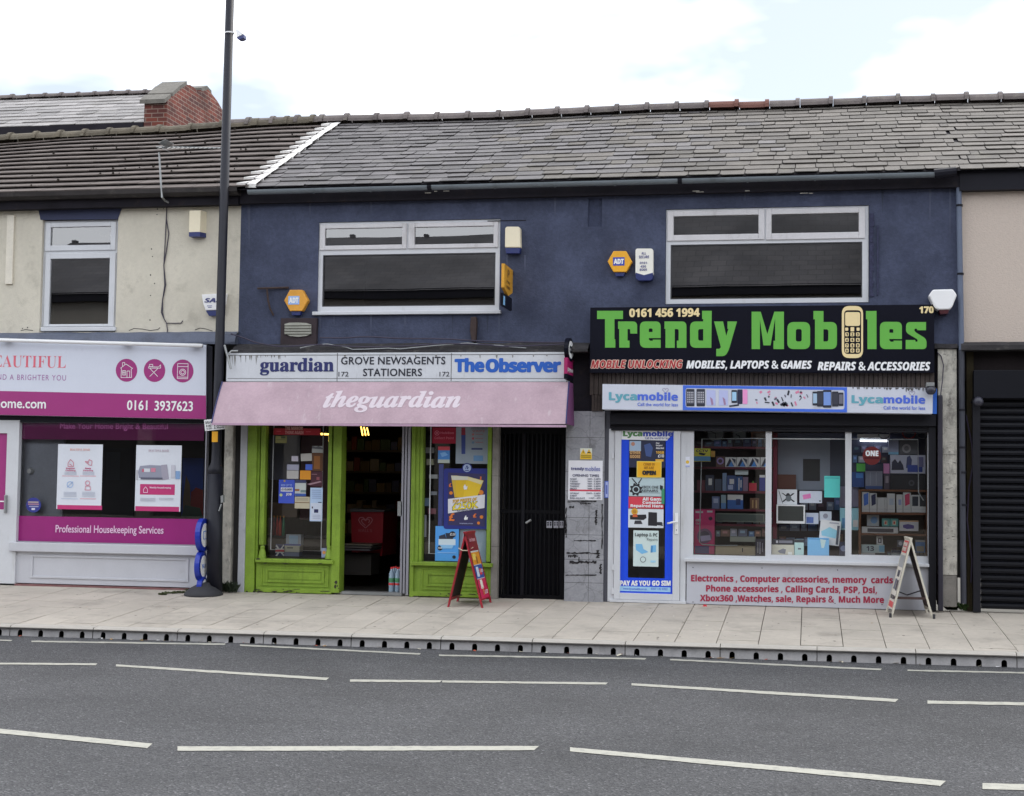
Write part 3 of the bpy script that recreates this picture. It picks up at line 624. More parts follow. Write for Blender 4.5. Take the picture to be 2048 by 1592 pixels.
slates(lambda s: XE, lambda s: xvg-.06, EZL, EY-.02, TANP, RL, RL/13, (.34, .345), CTILE, sagl, thick=.015, chip=.0, m=m, uneven=.006, lift=(.043, .047))
rfl = m.build('roof', None, LB)
m2 = MB()
for i in range(40):
    x = random.uniform(-8.2, -4.5); sr_ = RL/13*random.randint(1, 12)+random.uniform(-.02, .02); p = rpt(x, sr_, EY-.02, EZL, TANP, .05+sagl(x, sr_)); r_ = random.uniform(.008, .022)
    m2.tube([p, p+Vector((random.uniform(-.01, .01), -.01, r_*.7)), p+Vector((0, 0, r_*1.1))], [r_, r_*.8, r_*.2], 6)
m2.build('moss', mat('dark_moss', C(50, 44, 36, .8), 1, var=.4, vs=20), rfl)['kind'] = 'stuff'
ridge([(x, RY-.02, EZL+TANP*(RY-EY)+sagl(x, RL)+.03) for x in (XE, -9, -7, -6, -5, -4.6, rx[0])], 'ridge_tiles', rfl, mat('mossy_ridge_tile', C(106, 98, 84, .75), .9, var=.3, vs=7, bump=.6, bs=40, island=.2, stain=C(150, 146, 132, .8), sa=.3, ss=9))
MB().pbox((12, 430, 26, 568), -.03, 0).build('batten', mat('cream_batten', C(206, 200, 186, 1.2), .7), LB, bevel=.003)
for px_, py_ in ((303, 498), (305, 513), (301, 550), (309, 567), (301, 591), (300, 640), (315, 418), (327, 417), (314, 429), (45, 657), (55, 655)): decal([circ(px_, py_, random.uniform(.8, 1.7), 8)], -.0015, BLACK, LB, 'drill_hole')
for cr in ([(258, 661), (268, 657), (284, 658), (300, 661), (316, 659), (320, 655)], [(390, 660), (400, 656), (412, 658), (425, 662)], [(42, 661), (52, 659), (66, 661)]):
    MB().tube([P(a_, b_, -.001) for a_, b_ in cr], .004, 5).build('render_crack', BLACK, LB)
m = MB(); z = PZ(200, 690, -.08); zt = PZ(200, 664, -.08); sweep(m, [(-.13, z), (-.13, z+.03), (-.09, zt-.03), (-.02, zt), (0, zt), (0, z)], XE, XL+.01, 40, .006); m.build('lead_ledge', LEAD, LB)
m = MB(); m.pbox((-200, 826, 412, 845), -.02, .2); m.pbox((-200, 690, 412, 826), .03, .2); m.build('shutter_box', BLACK, LB)
# shop window and stall riser
SW = wall(*RR((20, 843, 411, 1098), 0), 0, .08, [RR((35.5, 846, 409, 1086), 0)]).build('shop_window', ALU, LB)
pane((35.5, 846, 409, 1086), .04, GL_LOW, SW)
MB().pbox((17, 1088.5, 411, 1107), -.07, -.001).build('sill', WPAINT, SW, bevel=.008)
m = MB(); m.pbox((16, 1104, 446, 1171), .0, .2); m.build('stall_riser', WPAINT, LB)
m = MB(); pframe(m, (60, 1113, 377, 1160), (65, 1117.5, 372, 1155.5), -.014, .0); m.build('panel_moulding', WPAINT, LB, bevel=.004)
MB().pbox((-200, 1170, 446, 1182), -.03, .2).build('brick_plinth', mat('red_plinth', C(122, 84, 84, 1.1), .85, var=.25, vs=6, stain=C(70, 60, 56), sa=.3), LB)
D = MB(); pframe(D, (-120, 840, 34, 1170), (-105, 866, 12, 1018), -.03, .06); MBo = D.build('door', WPVC, LB)
pane((-105, 866, 12, 1018), .0, MAGENTA, MBo, 'door_panel'); MB().pbox((7.5, 990, 11.5, 1026), -.075, -.031).build('handle', GALV, MBo, bevel=.006)
MB().pbox((-60, 1001, 12, 1003.5), -.004, -.0005).build('print', WHITEP, MBo)
m = MB(); m.pbox((446, 850, 463, 1170), -.05, .2); m.build('pilaster', PEEL, LB, bevel=.006)
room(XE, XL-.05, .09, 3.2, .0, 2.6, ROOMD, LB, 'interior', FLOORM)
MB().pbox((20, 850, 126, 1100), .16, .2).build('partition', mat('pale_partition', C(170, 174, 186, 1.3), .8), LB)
# vinyl bands on the inside of the window
mb_ = MB().pbox((37, 846, 408, 880), .042, .044); mb_ = mb_.build('window_band', MAGDARK, SW)
text('Make Your Home Bright & Beautiful', (120, 846, 336, 862), .036, flat(150, 70, 130), SW, 'sans', .012, sl=.006)
MB().pbox((30, 1035, 409, 1086), .030, .033).build('window_band', MAGDARK, SW)
text('Professional Housekeeping Services', (111, 1051, 327, 1071), .026, flat(214, 180, 206), SW, 'sans', .014, sl=.013)
# --- magenta and white sign with a slim tube lamp
def plane_sign(nm, label, cat, quad, y0, y1, mt, side=None):   # quad: TL, TR, BR, BL on the photo
    t = thing(nm, label, cat, (P((quad[0][0]+quad[1][0])/2, quad[2][1], y0).x, y0, P(500, quad[2][1], y0).z))
    pts = [(P(a, b, y0).x, P(a, b, y0).z) for a, b in quad]
    m = MB(); m.prism(pts, y0, y1); m.build('panel', mt, t); return t
ys = -.16
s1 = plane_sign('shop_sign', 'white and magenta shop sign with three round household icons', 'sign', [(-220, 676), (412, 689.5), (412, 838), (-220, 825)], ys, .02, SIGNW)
yq = ys-.002; yi = yq-.002
decal([[(-220, 777), (412, 791), (412, 838), (-220, 825)]], yq, MAGENTA, s1, 'band')
decal([[(412.3, 689), (425, 693), (424, 840), (412.3, 838)]], ys+.02, BLACK, s1, 'end_cap')
text('BEAUTIFUL', (-32, 711, 132, 735), yq, flat(206, 96, 112), s1, 'serifb', -.006, sl=.014)
text('HOME AND A BRIGHTER YOU', (-58, 749, 132, 760), yq, flat(150, 96, 150), s1, 'sans', .0, sl=.014, space=1.2)
text('beautifulhome.com', (-92, 796, 92, 816), yi, flat(236, 226, 240), s1, 'sans', .018, sl=.014)
text('0161', (254, 800.5, 295, 820.5), yi, flat(236, 226, 240), s1, 'sans', .022, sl=.014); text('3937623', (309, 802, 386, 822), yi, flat(236, 226, 240), s1, 'sans', .022, sl=.014)
yi = yq-.002
def strokes(segs, w, y, mt, parent, name='icon_lines'):
    m = MB()
    for a, b in segs:
        A, B = P(*a, y), P(*b, y); d = (B-A); nn = Vector((-d.z, 0, d.x)).normalized()*(w/2); m.face([A-nn, B-nn, B+nn, A+nn])
    return m.build(name, mt, parent)
WH = flat(240, 232, 244)
for cx, cy in ((253, 740.5), (309, 741), (365.5, 742)): decal([circ(cx, cy, 21.5, ry=23)], yq, MAGENTA, s1, 'icon_disc')
def zz(pts, s=.25, ox=0, oy=650): return [(ox+x*s, oy+y*s) for x, y in pts]
def poly2seg(p, closed=True): return [(p[i], p[(i+1) % len(p)]) for i in range(len(p) if closed else len(p)-1)]
hs = poly2seg(zz([(965, 345), (1008, 312), (1062, 348), (1050, 352), (1053, 420), (968, 420), (972, 350)])) + poly2seg(zz([(980, 330), (980, 300), (998, 300), (998, 318)]), False) + poly2seg(zz([(980, 365), (1005, 365), (1005, 400), (980, 400)])) + poly2seg(zz([(1016, 420), (1016, 368), (1038, 368), (1038, 420)]), False) + [zz([(992, 365), (992, 400)]), zz([(980, 382), (1005, 382)])]
strokes(hs, .007, yi, WH, s1)
strokes([zz(q) for q in ([(1198, 412), (1262, 348)], [(1262, 412), (1200, 348)], [(1188, 345), (1285, 345)], [(1188, 334), (1188, 345)], [(1188, 334), (1266, 336)], [(1285, 345), (1285, 318)], [(1285, 318), (1268, 336)])] + poly2seg(zz([(1195, 332), (1195, 315), (1222, 315), (1222, 332)])), .007, yi, WH, s1)
strokes(poly2seg(zz([(1422, 308), (1505, 310), (1502, 430), (1418, 428)])) + [zz([(1422, 332), (1504, 333)]), zz([(1418, 416), (1502, 418)])] + poly2seg(circ(365.3, 744.5, 6.2, 16)) + poly2seg(circ(365.3, 744.5, 3.6, 12)), .007, yi, WH, s1)
m = MB(); A, B = P(-220, 674, -.27), P(405, 691.5, -.27); lt = thing('tube_lamp', 'slim white tube lamp along the top edge of the magenta and white sign', 'lamp', A.lerp(B, .5))
m.tube([A, B], .024, 12); m.build('tube', WHITEP, lt, smooth=True)
for px in (15, 255, 388):
    p = A.lerp(B, (px+220)/625); MB().box(p.x-.06, p.x+.06, p.y, -.1, p.z+.015, p.z+.03).build('bracket', GALV, lt)
# ================================================================== RIGHT BUILDING
XRE = 9.
RB = thing('shop_building', 'beige pebbledashed building on the right with closed black shutter', 'building', ((XR+XRE)/2, 3, 0))
wall(XR, XRE, PZ(1990, 684), PZ(1990, 372), 0, .25, []).build('wall', BEIGE, RB)
m = MB(); m.box(XR+.001, XRE, 6.9, 7.1, 0, 4.8); m.box(XRE-.1, XRE, .25, 6.9, 0, 4.8); m.build('side_wall', ROOM, RB)
m = MB(); m.box(XR+.001, XRE, -.12, .2, PZ(1990, 380, -.1), PZ(1990, 338, -.1)); m.build('fascia_board', BLACK, RB)
m = MB(); roofdeck(m, XR, XRE, EZ, EY, TANP, RL, sagf, DARKWOOD); slates(seam, lambda s: XRE, EZ, EY, TANP, RL, RL/17, (.22, .5), (SLATE, SLATER), sagf, m=m, chip=.6, uneven=.02, thick=.009); rr = m.build('roof', None, RB)
ridge([(x, RY, EZ+TANP*(RY-EY)+sagf(x, RL)+.02) for x in (XR, XRE)], 'ridge_tiles', rr, RIDGE)
m = MB(); z0 = PZ(1990, 700, -.1); sweep(m, [(-.14, z0), (-.14, z0+.05), (-.08, z0+.09), (0, z0+.1), (0, z0)], XR+.01, XRE, 24, .006); m.build('cornice', GRIME, RB)
m = MB(); m.pbox((1930, 702, 2300, 760), .08, .3); m.build('fascia', mat('brown_board', C(30, 25, 26), .8, var=.3, spec=.2), RB)
m = MB(); m.pbox((1934, 704, 1948, 1222), .05, .3, mat('tan_edge', C(50, 44, 30), .8, var=.3, spec=.2)); m.build('jamb', None, RB)
m = MB(); m.pbox((1948, 740, 2300, 797), -.12, .2); sb = m.build('shutter_box', mat('shutter_box_black', C(14, 15, 22), .5, var=.1, spec=.2), RB, bevel=.006)
m = MB(); m.pbox((1946, 797, 1961, 1224), -.06, .2); m.build('shutter_rail', DKMETAL, RB)
m = MB(); x0, x1, z0, z1 = RR((1961, 797, 2300, 1222), 0); z = z0; prof = []
while z < z1: prof += [(.02, z), (-.012, z+.012), (-.016, z+.035), (-.012, z+.058), (.02, z+.07)]; z += .078
prev = [Vector((x0, y, zz_)) for y, zz_ in prof]; cur = [Vector((x1, y, zz_)) for y, zz_ in prof]
for q in range(len(prof)-1): m.face([prev[q], cur[q], cur[q+1], prev[q+1]])
m.build('roller_shutter', mat('black_roller_shutter', C(13, 14, 20), .45, var=.2, vs=2, spec=.22, stain=C(34, 34, 40), sa=.12), RB)
m = MB(); p = [P(1932, 830, .0), P(1944, 890, .0), P(1946, 930, -.02), P(1938, 975, .0), P(1934, 1040, -.02), P(1944, 1120, -.01), P(1942, 1165, 0)]; m.tube(p, .009, 6); m.build('loose_cable', CABLE, RB)
# ================================================================== BUILDING BEHIND, brick gable on its slate roof
BB = thing('terraced_house', 'older house behind on the left with slate roof and red brick gable walls', 'building', (P(150, 220, 8).x, 8.5, 4))
def brick():
    m = bpy.data.materials.new('red_brick'); m.use_nodes = True; N = m.node_tree.nodes; L = m.node_tree.links; b = N['Principled BSDF']; b.inputs['Roughness'].default_value = .9
    tc = N.new('ShaderNodeTexCoord'); sp = N.new('ShaderNodeSeparateXYZ'); cb = N.new('ShaderNodeCombineXYZ'); ad = N.new('ShaderNodeMath'); L.new(tc.outputs['Object'], sp.inputs[0]); L.new(sp.outputs[0], ad.inputs[0]); L.new(sp.outputs[1], ad.inputs[1]); L.new(ad.outputs[0], cb.inputs[0]); L.new(sp.outputs[2], cb.inputs[1])
    t = N.new('ShaderNodeTexBrick'); t.inputs['Scale'].default_value = 1; t.inputs['Brick Width'].default_value = .23; t.inputs['Row Height'].default_value = .078; t.inputs['Mortar Size'].default_value = .007
    t.inputs['Color1'].default_value = (*C(130, 66, 52, 1.0), 1); t.inputs['Color2'].default_value = (*C(84, 48, 46, 1.0), 1); t.inputs['Mortar'].default_value = (*C(150, 130, 118, 1.0), 1); L.new(cb.outputs[0], t.inputs[0])
    nn = N.new('ShaderNodeTexNoise'); nn.inputs['Scale'].default_value = 1.6; nn.inputs['Detail'].default_value = 6; L.new(tc.outputs['Object'], nn.inputs[0])
    mr = N.new('ShaderNodeMapRange'); mr.inputs['From Min'].default_value = .3; mr.inputs['From Max'].default_value = .7; mr.inputs['To Min'].default_value = .55; mr.inputs['To Max'].default_value = 1.25; L.new(nn.outputs[0], mr.inputs[0])
    x = N.new('ShaderNodeVectorMath'); x.operation = 'SCALE'; L.new(t.outputs[0], x.inputs[0]); L.new(mr.outputs[0], x.inputs['Scale']); L.new(x.outputs[0], b.inputs['Base Color']); return m
BRICK = brick()
yb = 7.6
x0 = P(289, 230, yb).x; x1 = P(334, 230, yb).x
def sidept(px, py): d = ray(px, py); q = CAM + d*((x1-CAM.x)/d.x); return (q.y, q.z)
prof = [sidept(*q) for q in ((334, 203), (346, 193), (362, 178), (375, 169), (386, 173), (393, 180), (399, 186), (404, 183), (416, 179), (424, 188), (436, 204), (446, 222))]
prof = [(prof[0][0], 3.5)] + prof + [(prof[-1][0], 3.5)]
m = MB(); A = [Vector((x0, y, z)) for y, z in prof]; B = [Vector((x1, y, z)) for y, z in prof]; m.face(A); m.face(B[::-1])
for q in range(len(prof)): k = (q+1) % len(prof); m.face([A[q], B[q], B[k], A[k]])
gb = m.build('brick_gable', BRICK, BB); COPE = mat('stone_coping', C(140, 136, 128, .62), .9, var=.3, vs=5, island=.2, stain=C(70, 66, 62, .8), sa=.4)
for (ia, ib) in ((1, 2), (2, 3), (3, 4), (8, 9), (9, 10)):
    (ya, za), (yb2_, zb2_) = prof[ia], prof[ib]; d_ = Vector((0, yb2_-ya, zb2_-za)); m = MB()
    m.obox(Vector((x0-.06, ya, za))-(d_.normalized()*.08 if ia == 1 else Vector()), ((x1-x0)*.96+.07, 0, 0), d_*.985, (0, -.01, .05+random.uniform(0, .03))); m.build('coping_stone', COPE, gb)
for i in range(7):   # loose weathered brick tops
    q = prof[4+i % 6]; m = MB(); m.box(x0+random.uniform(.02, .2), x1-random.uniform(0, .06), q[0]-.05, q[0]+.06, q[1]-.03, q[1]+random.uniform(.01, .035)); m.build('loose_brick', BRICK, gb)
zeb = P(150, 250, yb+.1).z; tb = math.tan(math.radians(26)); dd = ray(150, 194); t = (zeb+tb*(CAM.y-yb-.1)-CAM.z)/(dd.z-tb*dd.y); rb = CAM+dd*t; Lb = (rb.y-yb-.1)/math.cos(math.atan(tb))
zero = lambda x, s: 0
m = MB(); roofdeck(m, -18, x0-.02, zeb, yb+.1, tb, Lb, zero, DARKWOOD)
slates(lambda s: -18, lambda s: x0-.02, zeb, yb+.1, tb, Lb, Lb/9, (.3, .5), mat('pale_slate', C(150, 146, 144, .82), .6, var=.25, vs=5, island=.3, stain=C(110, 106, 90, .8), sa=.3), zero, m=m)
rbf = m.build('roof', None, BB)
ridge([(-18, rb.y, rb.z+.02), (x0-.05, rb.y, rb.z+.02)], 'ridge_tiles', rbf, RIDGE, step=.36, r=.1)
m = MB(); m.box(-18, x0-.02, yb+.0, yb+.3, 3.5, zeb-.02); m.build('wall', DARKWOOD, BB)
# ================================================================== TERRACE ACROSS THE ROAD (seen in the upstairs glass)
OB = thing('terraced_house', 'dark slate roofed terrace across the road, mirrored in the upstairs windows', 'building', (1, -24, 0))
EO = 6.4
wall(-19.8, 26, -.2, EO, -21.4, -21.15, [(-18.6+4.2*i, -17.0+4.2*i, 3.4, 5.0) for i in range(10)] + [(-19.4+4.2*i, -15.6+4.2*i, .35, 2.75) for i in range(10)]).build('wall', mat('grey_render_opposite', C(140, 136, 130, .8), .9), OB)
m = MB(); m.box(-19.7, 26, -26, -21.45, -.2, EO-.1); m.build('interior', ROOMD, OB)
m = MB(); m.box(-19.8, 26, -21.14, -21.1, 2.76, 3.3); m.build('sign_band', mat('opposite_sign_band', C(70, 72, 84, 1), .6, island=.3), OB)
m = MB(); m.box(-19.8, 26, -21.15, -20.95, EO-.16, EO+.1); m.build('fascia_board', BLACK, OB)
m = MB()
def oroof(x0, x1, zr, back):
    K = 26; rh = zr-EO-.05; N_ = max(1, int((x1-x0)/2)); wv = [random.uniform(-.05, .05) for _ in range(N_+1)]
    for j in range(N_):
        a, b = x0+(x1-x0)*j/N_, x0+(x1-x0)*(j+1)/N_
        for i in range(K):
            t0, t1 = i/K, (i+1)/K; zz0 = lambda q, t: EO+.05+rh*t+wv[q]*t
            m.face([(a, -20.9-back*t0, zz0(j, t0)), (b, -20.9-back*t0, zz0(j+1, t0)), (b, -20.9-back*t1, zz0(j+1, t1)), (a, -20.9-back*t1, zz0(j, t1))])
        for q in (0,): m.face([(a, -20.9-back, zz0(j, 1)), (b, -20.9-back, zz0(j+1, 1)), (b, -20.9-2*back, EO), (a, -20.9-2*back, EO)])
        m.box(a+.1, a+.22, -21.0-back, -20.8-back, zz0(j, 1)-.05, zz0(j, 1)+.07)
    m.face([(x0, -20.9, EO), (x0, -20.9-back, EO+rh), (x0, -20.9-2*back, EO)]); m.face([(x1, -20.9, EO), (x1, -20.9-back, EO+rh), (x1, -20.9-2*back, EO)])
oroof(-19.8, -4.2, 8.55, 4.1); oroof(-4.2, 26, 9.7, 4.6)
def oslate():
    m = bpy.data.materials.new('opposite_slate'); m.use_nodes = True; N = m.node_tree.nodes; L = m.node_tree.links; b = N['Principled BSDF']; b.inputs['Roughness'].default_value = .8
    tc = N.new('ShaderNodeTexCoord'); t = N.new('ShaderNodeTexBrick'); sp = N.new('ShaderNodeSeparateXYZ'); cb = N.new('ShaderNodeCombineXYZ'); L.new(tc.outputs['Object'], sp.inputs[0]); L.new(sp.outputs[0], cb.inputs[0]); L.new(sp.outputs[1], cb.inputs[1])
    t.inputs['Scale'].default_value = 1; t.inputs['Brick Width'].default_value = .42; t.inputs['Row Height'].default_value = .24; t.inputs['Mortar Size'].default_value = .014; t.inputs['Color1'].default_value = (.088, .087, .095, 1); t.inputs['Color2'].default_value = (.112, .108, .114, 1); t.inputs['Mortar'].default_value = (.07, .069, .074, 1); L.new(cb.outputs[0], t.inputs[0])
    nn = N.new('ShaderNodeTexNoise'); nn.inputs['Scale'].default_value = .6; nn.inputs['Detail'].default_value = 6; L.new(tc.outputs['Object'], nn.inputs[0]); mr = N.new('ShaderNodeMapRange'); mr.inputs['From Min'].default_value = .3; mr.inputs['From Max'].default_value = .7; mr.inputs['To Min'].default_value = .55; mr.inputs['To Max'].default_value = 1.35; L.new(nn.outputs[0], mr.inputs[0])
    x = N.new('ShaderNodeVectorMath'); x.operation = 'SCALE'; L.new(t.outputs[0], x.inputs[0]); L.new(mr.outputs[0], x.inputs['Scale']); L.new(x.outputs[0], b.inputs['Base Color']); return m
m.build('roof', oslate(), OB)
# ================================================================== GREEN NEWSAGENT SHOPFRONT
SFt = MB()
def gpost(r, y0, y1, m): m.pbox(r, y0, y1)
m = MB(); m.pbox((492, 848, 511, 1187), -.05, .15); m.pbox((511.5, 848, 518, 1120), -.02, .1); m.pbox((520, 848, 529.5, 1090), -.035, .08)
sfl = m.build('shopfront', GREEN, NB, bevel=.006)
m = MB()
for (a, b) in ((524.5, 1091), (658, 1091)):
    p = P(a, b, -.03); q = P(a, 1118, -.03); MB().lathe((p.x, -.02), [(.025, p.z), (.03, p.z-.02), (.027, p.z-.04), (.04, p.z-.08), (.05, q.z+.025), (.05, q.z)], 12).build('column_base', GREEN, sfl)
MB().pbox((655, 848, 662.5, 1092), -.035, .08).build('column', GREEN, sfl, bevel=.006)
MB().pbox((664, 848, 681, 1186), -.05, .15).build('door_post', GREEN, sfl, bevel=.006)
def riser(rx0, rx1, ytop, ybot, inner, parent):
    m = MB(); m.pbox((rx0-2, ytop, rx1+2, ytop+8), -.085, .1); m.build('sill', GREEN, parent, bevel=.008)
    m = MB(); m.pbox((rx0, ytop+8.5, rx1, ybot), -.02, .1); r = m.build('stall_riser', GREEN, parent)
    m = MB(); i = inner; pframe(m, i, (i[0]+4, i[1]+4, i[2]-4, i[3]-4), -.034, -.02); pframe(m, (i[0]-9, i[1]-9, i[2]+9, i[3]+7), (i[0]-6.5, i[1]-6.5, i[2]+6.5, i[3]+4.5), -.03, -.02); m.pbox((i[0]+7, i[1]+7, i[2]-7, i[3]-7), -.026, -.02); m.build('panel_moulding', GREEN, r, bevel=.004)
    m = MB(); m.pbox((rx0+2, ybot-9, rx1-2, ybot), -.05, -.02); m.build('skirting', GREEN, r, bevel=.005)
    return r
riser(512, 664, 1118.5, 1186, (531, 1139, 648, 1166), sfl)
m = MB(); m.pbox((821, 848, 829, 1194), -.05, .15); m.pbox((829.5, 848, 838, 1124), -.03, .1); m.pbox((838.5, 848, 845, 1124), -.02, .1)
sfr = m.build('shopfront', GREEN, NB, bevel=.006)
MB().pbox((974, 848, 982, 1124), -.03, .1).build('frame_post', GREEN, sfr, bevel=.006)
riser(823, 982, 1125, 1194, (852, 1147, 966, 1174), sfr)
pane((529, 848, 657, 1119), .05, GL_LOW, sfl); pane((843, 848, 976, 1125), .05, GL_LOW, sfr)
# open shop door folded back against the right jamb, threshold
dr = MB(); dr.pbox((802, 848, 806, 1186), .0, .04); dr.pbox((808, 848, 812, 1187), -.02, .03); dr.pbox((814, 848, 819, 1190), -.035, .03)
dd_ = dr.build('door_frame', ALU, NB); m = MB(); p = P(803, 1000, .0); x = p.x; z0 = PZ(803, 1186, .0)+.02; z1 = PZ(803, 860, 0)
m.box(x-.02, x+.015, .06, .85, z0, z1); dl = m.build('open_door', mat('grey_door_edge', C(120, 120, 128), .5), NB)
MB().pbox((795, 1003, 804, 1032), .0, .05).build('lock_plate', GALV, dl)
MB().pbox((683, 1184, 803, 1190), -.03, .15).build('threshold', GALV, NB)
nx0, nx1 = PX(492, 1000), PX(984, 1000)
room(nx0, nx1, .1, 4.2, .015, 2.55, mat('newsagent_wall', (.055, .045, .035), .9, var=.3, vs=3), NB, 'interior', mat('dark_lino', (.05, .045, .04), .5, var=.2))
# --- fascia sign
fy = -.30
def rectsign(nm, lab, cat, r, y0, y1, mt, bevel=.0, group=None):
    x0, x1, z0, z1 = RR(r, y0); t = thing(nm, lab, cat, ((x0+x1)/2, y0, z0), group); MB().box(x0, x1, y0, y1, z0, z1).build('panel', mt, t, bevel=bevel); return t
ns = rectsign('shop_sign', 'long grimy white newsagent sign in three panels above pink awning', 'sign', (453, 705, 1133, 763), fy, -.02, FASC)
m = MB()
for a in (674.5, 902.5): m.pbox((a-.7, 706, a+.7, 762), fy-.002, fy)
m.pbox((455, 709, 1131, 710.3), fy-.002, fy); m.pbox((455, 756.4, 1131, 757.4), fy-.002, fy); m.build('panel_seam', mat('seam_grey', C(96, 96, 98), .6), ns)
fz = fy-.003
NVY = flat(32, 38, 92); BLU = flat(28, 84, 170); INK = flat(30, 32, 44)
text('guardian', (520, 715.5, 668, 751), fz, NVY, ns, 'serifb', .014)
text('GROVE NEWSAGENTS', (682, 713.5, 891, 729), fz, INK, ns, 'sans', .02, space=1.05)
text('STATIONERS', (726, 737, 844, 752.5), fz, INK, ns, 'sans', .02, space=1.05)
for a in (677, 879): text('172', (a, 743.5, a+20, 753), fz, INK, ns, 'sans', .006)
text('The', (909, 716, 969, 744.5), fz, BLU, ns, 'bold', .03, space=.96); text('Observer', (971, 716, 1122, 745), fz, BLU, ns, 'bold', .03, space=.94)
# --- awning
aw = thing('awning', 'faded pink sloping shop awning with white lettering over newsagent', 'awning', (P(790, 846, -.5).x, -.25, P(790, 846, -.5).z))
ty, by = -.31, -.62
tl, tr, bl, br = P(445.5, 764, ty), P(1138.5, 764, ty), P(424, 846.5, by), P(1132.5, 848, by)
m = MB(); K = 10
def awp(u, v): # v 0 top .. 1 bottom, slightly bellied cloth
    a = tl.lerp(tr, u); b = bl.lerp(br, u); p = a.lerp(b, v); return p + Vector((0, -.012*math.sin(math.pi*v), .012*math.sin(math.pi*v)*.6 + .004*math.sin(u*37)*v*(1-v)*4))
NU = 40
for i in range(NU):
    for j in range(K): m.face([awp(i/NU, (j+1)/K), awp((i+1)/NU, (j+1)/K), awp((i+1)/NU, j/K), awp(i/NU, j/K)])
m.build('canopy', PINK, aw, smooth=True)
for nm, u, sg in (('side_cheek', 1, 1), ('side_cheek', 0, -1)):
    pts = [awp(u, j/K)+Vector((sg*.002, 0, 0)) for j in range(K+1)]; e = pts[-1]; pts += [Vector((e.x, -.02, e.z)), Vector((pts[0].x, -.02, pts[0].z))]
    MB().face(pts).build(nm, PURP, aw)
m = MB(); e0, e1 = awp(0, 1), awp(1, 1); m.box(e0.x, e1.x, by-.015, by+.02, e0.z-.022, e0.z+.004); m.build('front_bar', mat('pale_awning_bar', C(170, 140, 160), .5), aw)
m = MB(); m.tube([awp(0, j/K)+Vector((-.004, -.004, .004)) for j in range(K+1)], .008, 6); m.build('edge_piping', NAVYP, aw); MB().tube([awp(1, j/K)+Vector((-.002, -.004, .004)) for j in range(K+1)], .007, 6).build('edge_piping', NAVYP, aw)
vs, fs = text2d('theguardian', 'serifbi', .016, 0)
x0 = min(v.x for v in vs); x1 = max(v.x for v in vs); y0 = min(v.y for v in vs); y1 = max(v.y for v in vs)
ua, ub, va, vb = (651-430)/(1134-430), (926-430)/(1134-430), .225, .75
pts = [awp(ua+(ub-ua)*(v.x-x0)/(x1-x0), vb+(va-vb)*(v.y-y0)/(y1-y0))+Vector((0, -.0025-.0001*v.z, .0015)) for v in vs]
me = bpy.data.meshes.new('lettering'); me.from_pydata([tuple(p-org(aw)) for p in pts], [], fs); me.materials.append(flat(216, 203, 210, 1.0)); o = bpy.data.objects.new('lettering', me); COL.objects.link(o); o.parent = aw
ab = thing('awning_bracket', 'bent steel bracket at the left end of the newsagent sign', 'bracket', P(455, 720, -.36)); m = MB(); m.tube([P(449, 690, -.36), P(462, 738, -.36)], .014, 6); m.tube([P(457, 708, -.36), P(463, 702, -.34), P(476, 702, -.32)], .012, 6); m.build('arm', GALV, ab)
# cables sagging over the cornice
for i, pth in enumerate((((462, 668), (520, 688), (560, 692), (640, 690), (760, 694), (900, 686), (1000, 692), (1178, 688)), ((640, 676), (720, 674), (800, 676), (930, 680), (1030, 684), (1178, 684)), ((600, 696), (655, 687), (705, 698), (800, 697), (935, 687), (1000, 690), (1070, 699)))):
    pts = []
    for a, b in zip(pth[:-1], pth[1:]):
        for q in range(4): t = q/4; pts.append(P(a[0]+(b[0]-a[0])*t, a[1]+(b[1]-a[1])*t+math.sin(a[0]+q)*1.0, -.23))
    tag(MB().tube(pts, .009 if i < 2 else .006, 6).build('cable', CABLE if i < 2 else GALV), ['dark cable drooping along the cornice from the lamp post side', 'upper dark cable running along the navy wall above newsagent sign', 'thin pale conduit zigzagging over the cornice above newsagent sign'][i], 'cable', 'cables above the newsagent sign')
# ================================================================== ALARMS, VENTS AND BITS ON THE NAVY WALL
def hexalarm(label, r, lab, logo, mt, lcol, tcol, group='yellow hexagonal alarm boxes'):
    x0, y0, x1, y1 = r; w = x1-x0; h = y1-y0; t = thing('alarm_box', label, 'alarm', (P((x0+x1)/2, y1, 0).x, -.03, P((x0+x1)/2, y1, 0).z), group)
    hx = [(x0, y0+h*.5), (x0+w*.24, y0), (x1-w*.24, y0), (x1, y0+h*.5), (x1-w*.24, y1), (x0+w*.24, y1)]
    m = MB(); m.pprism(hx, -.09, -.002); m.build('casing', mt, t, bevel=.008)
    m = MB(); m.pprism([(x0+w*.28, y1), (x1-w*.28, y1), (x1-w*.34, y1+h*.2), (x0+w*.34, y1+h*.2)], -.07, -.002); m.build('strobe', NAVYP, t, bevel=.004)
    MB().pbox(lab, -.093, -.0895).build('label', lcol, t); text(logo, (lab[0]+1.5, lab[1]+3, lab[2]-1.5, lab[3]-3), -.095, tcol, t, 'bold', .03)
hexalarm('yellow hexagonal alarm box with faded pale blue label, left of the newsagent window', (568, 579.5, 616, 622), (576.5, 592, 598.5, 609), 'ADT', YELLF, flat(140, 170, 214), flat(226, 228, 236))
hexalarm('bright yellow hexagonal alarm box with strong blue label, between the two upstairs windows', (1215, 502, 1264, 544), (1226, 514.5, 1249, 531), 'ADT', YELL, flat(44, 64, 160), flat(236, 236, 240))
al = thing('alarm_box', 'cream alarm box with blue base beside the left upstairs window', 'alarm', P(1025, 506, 0))
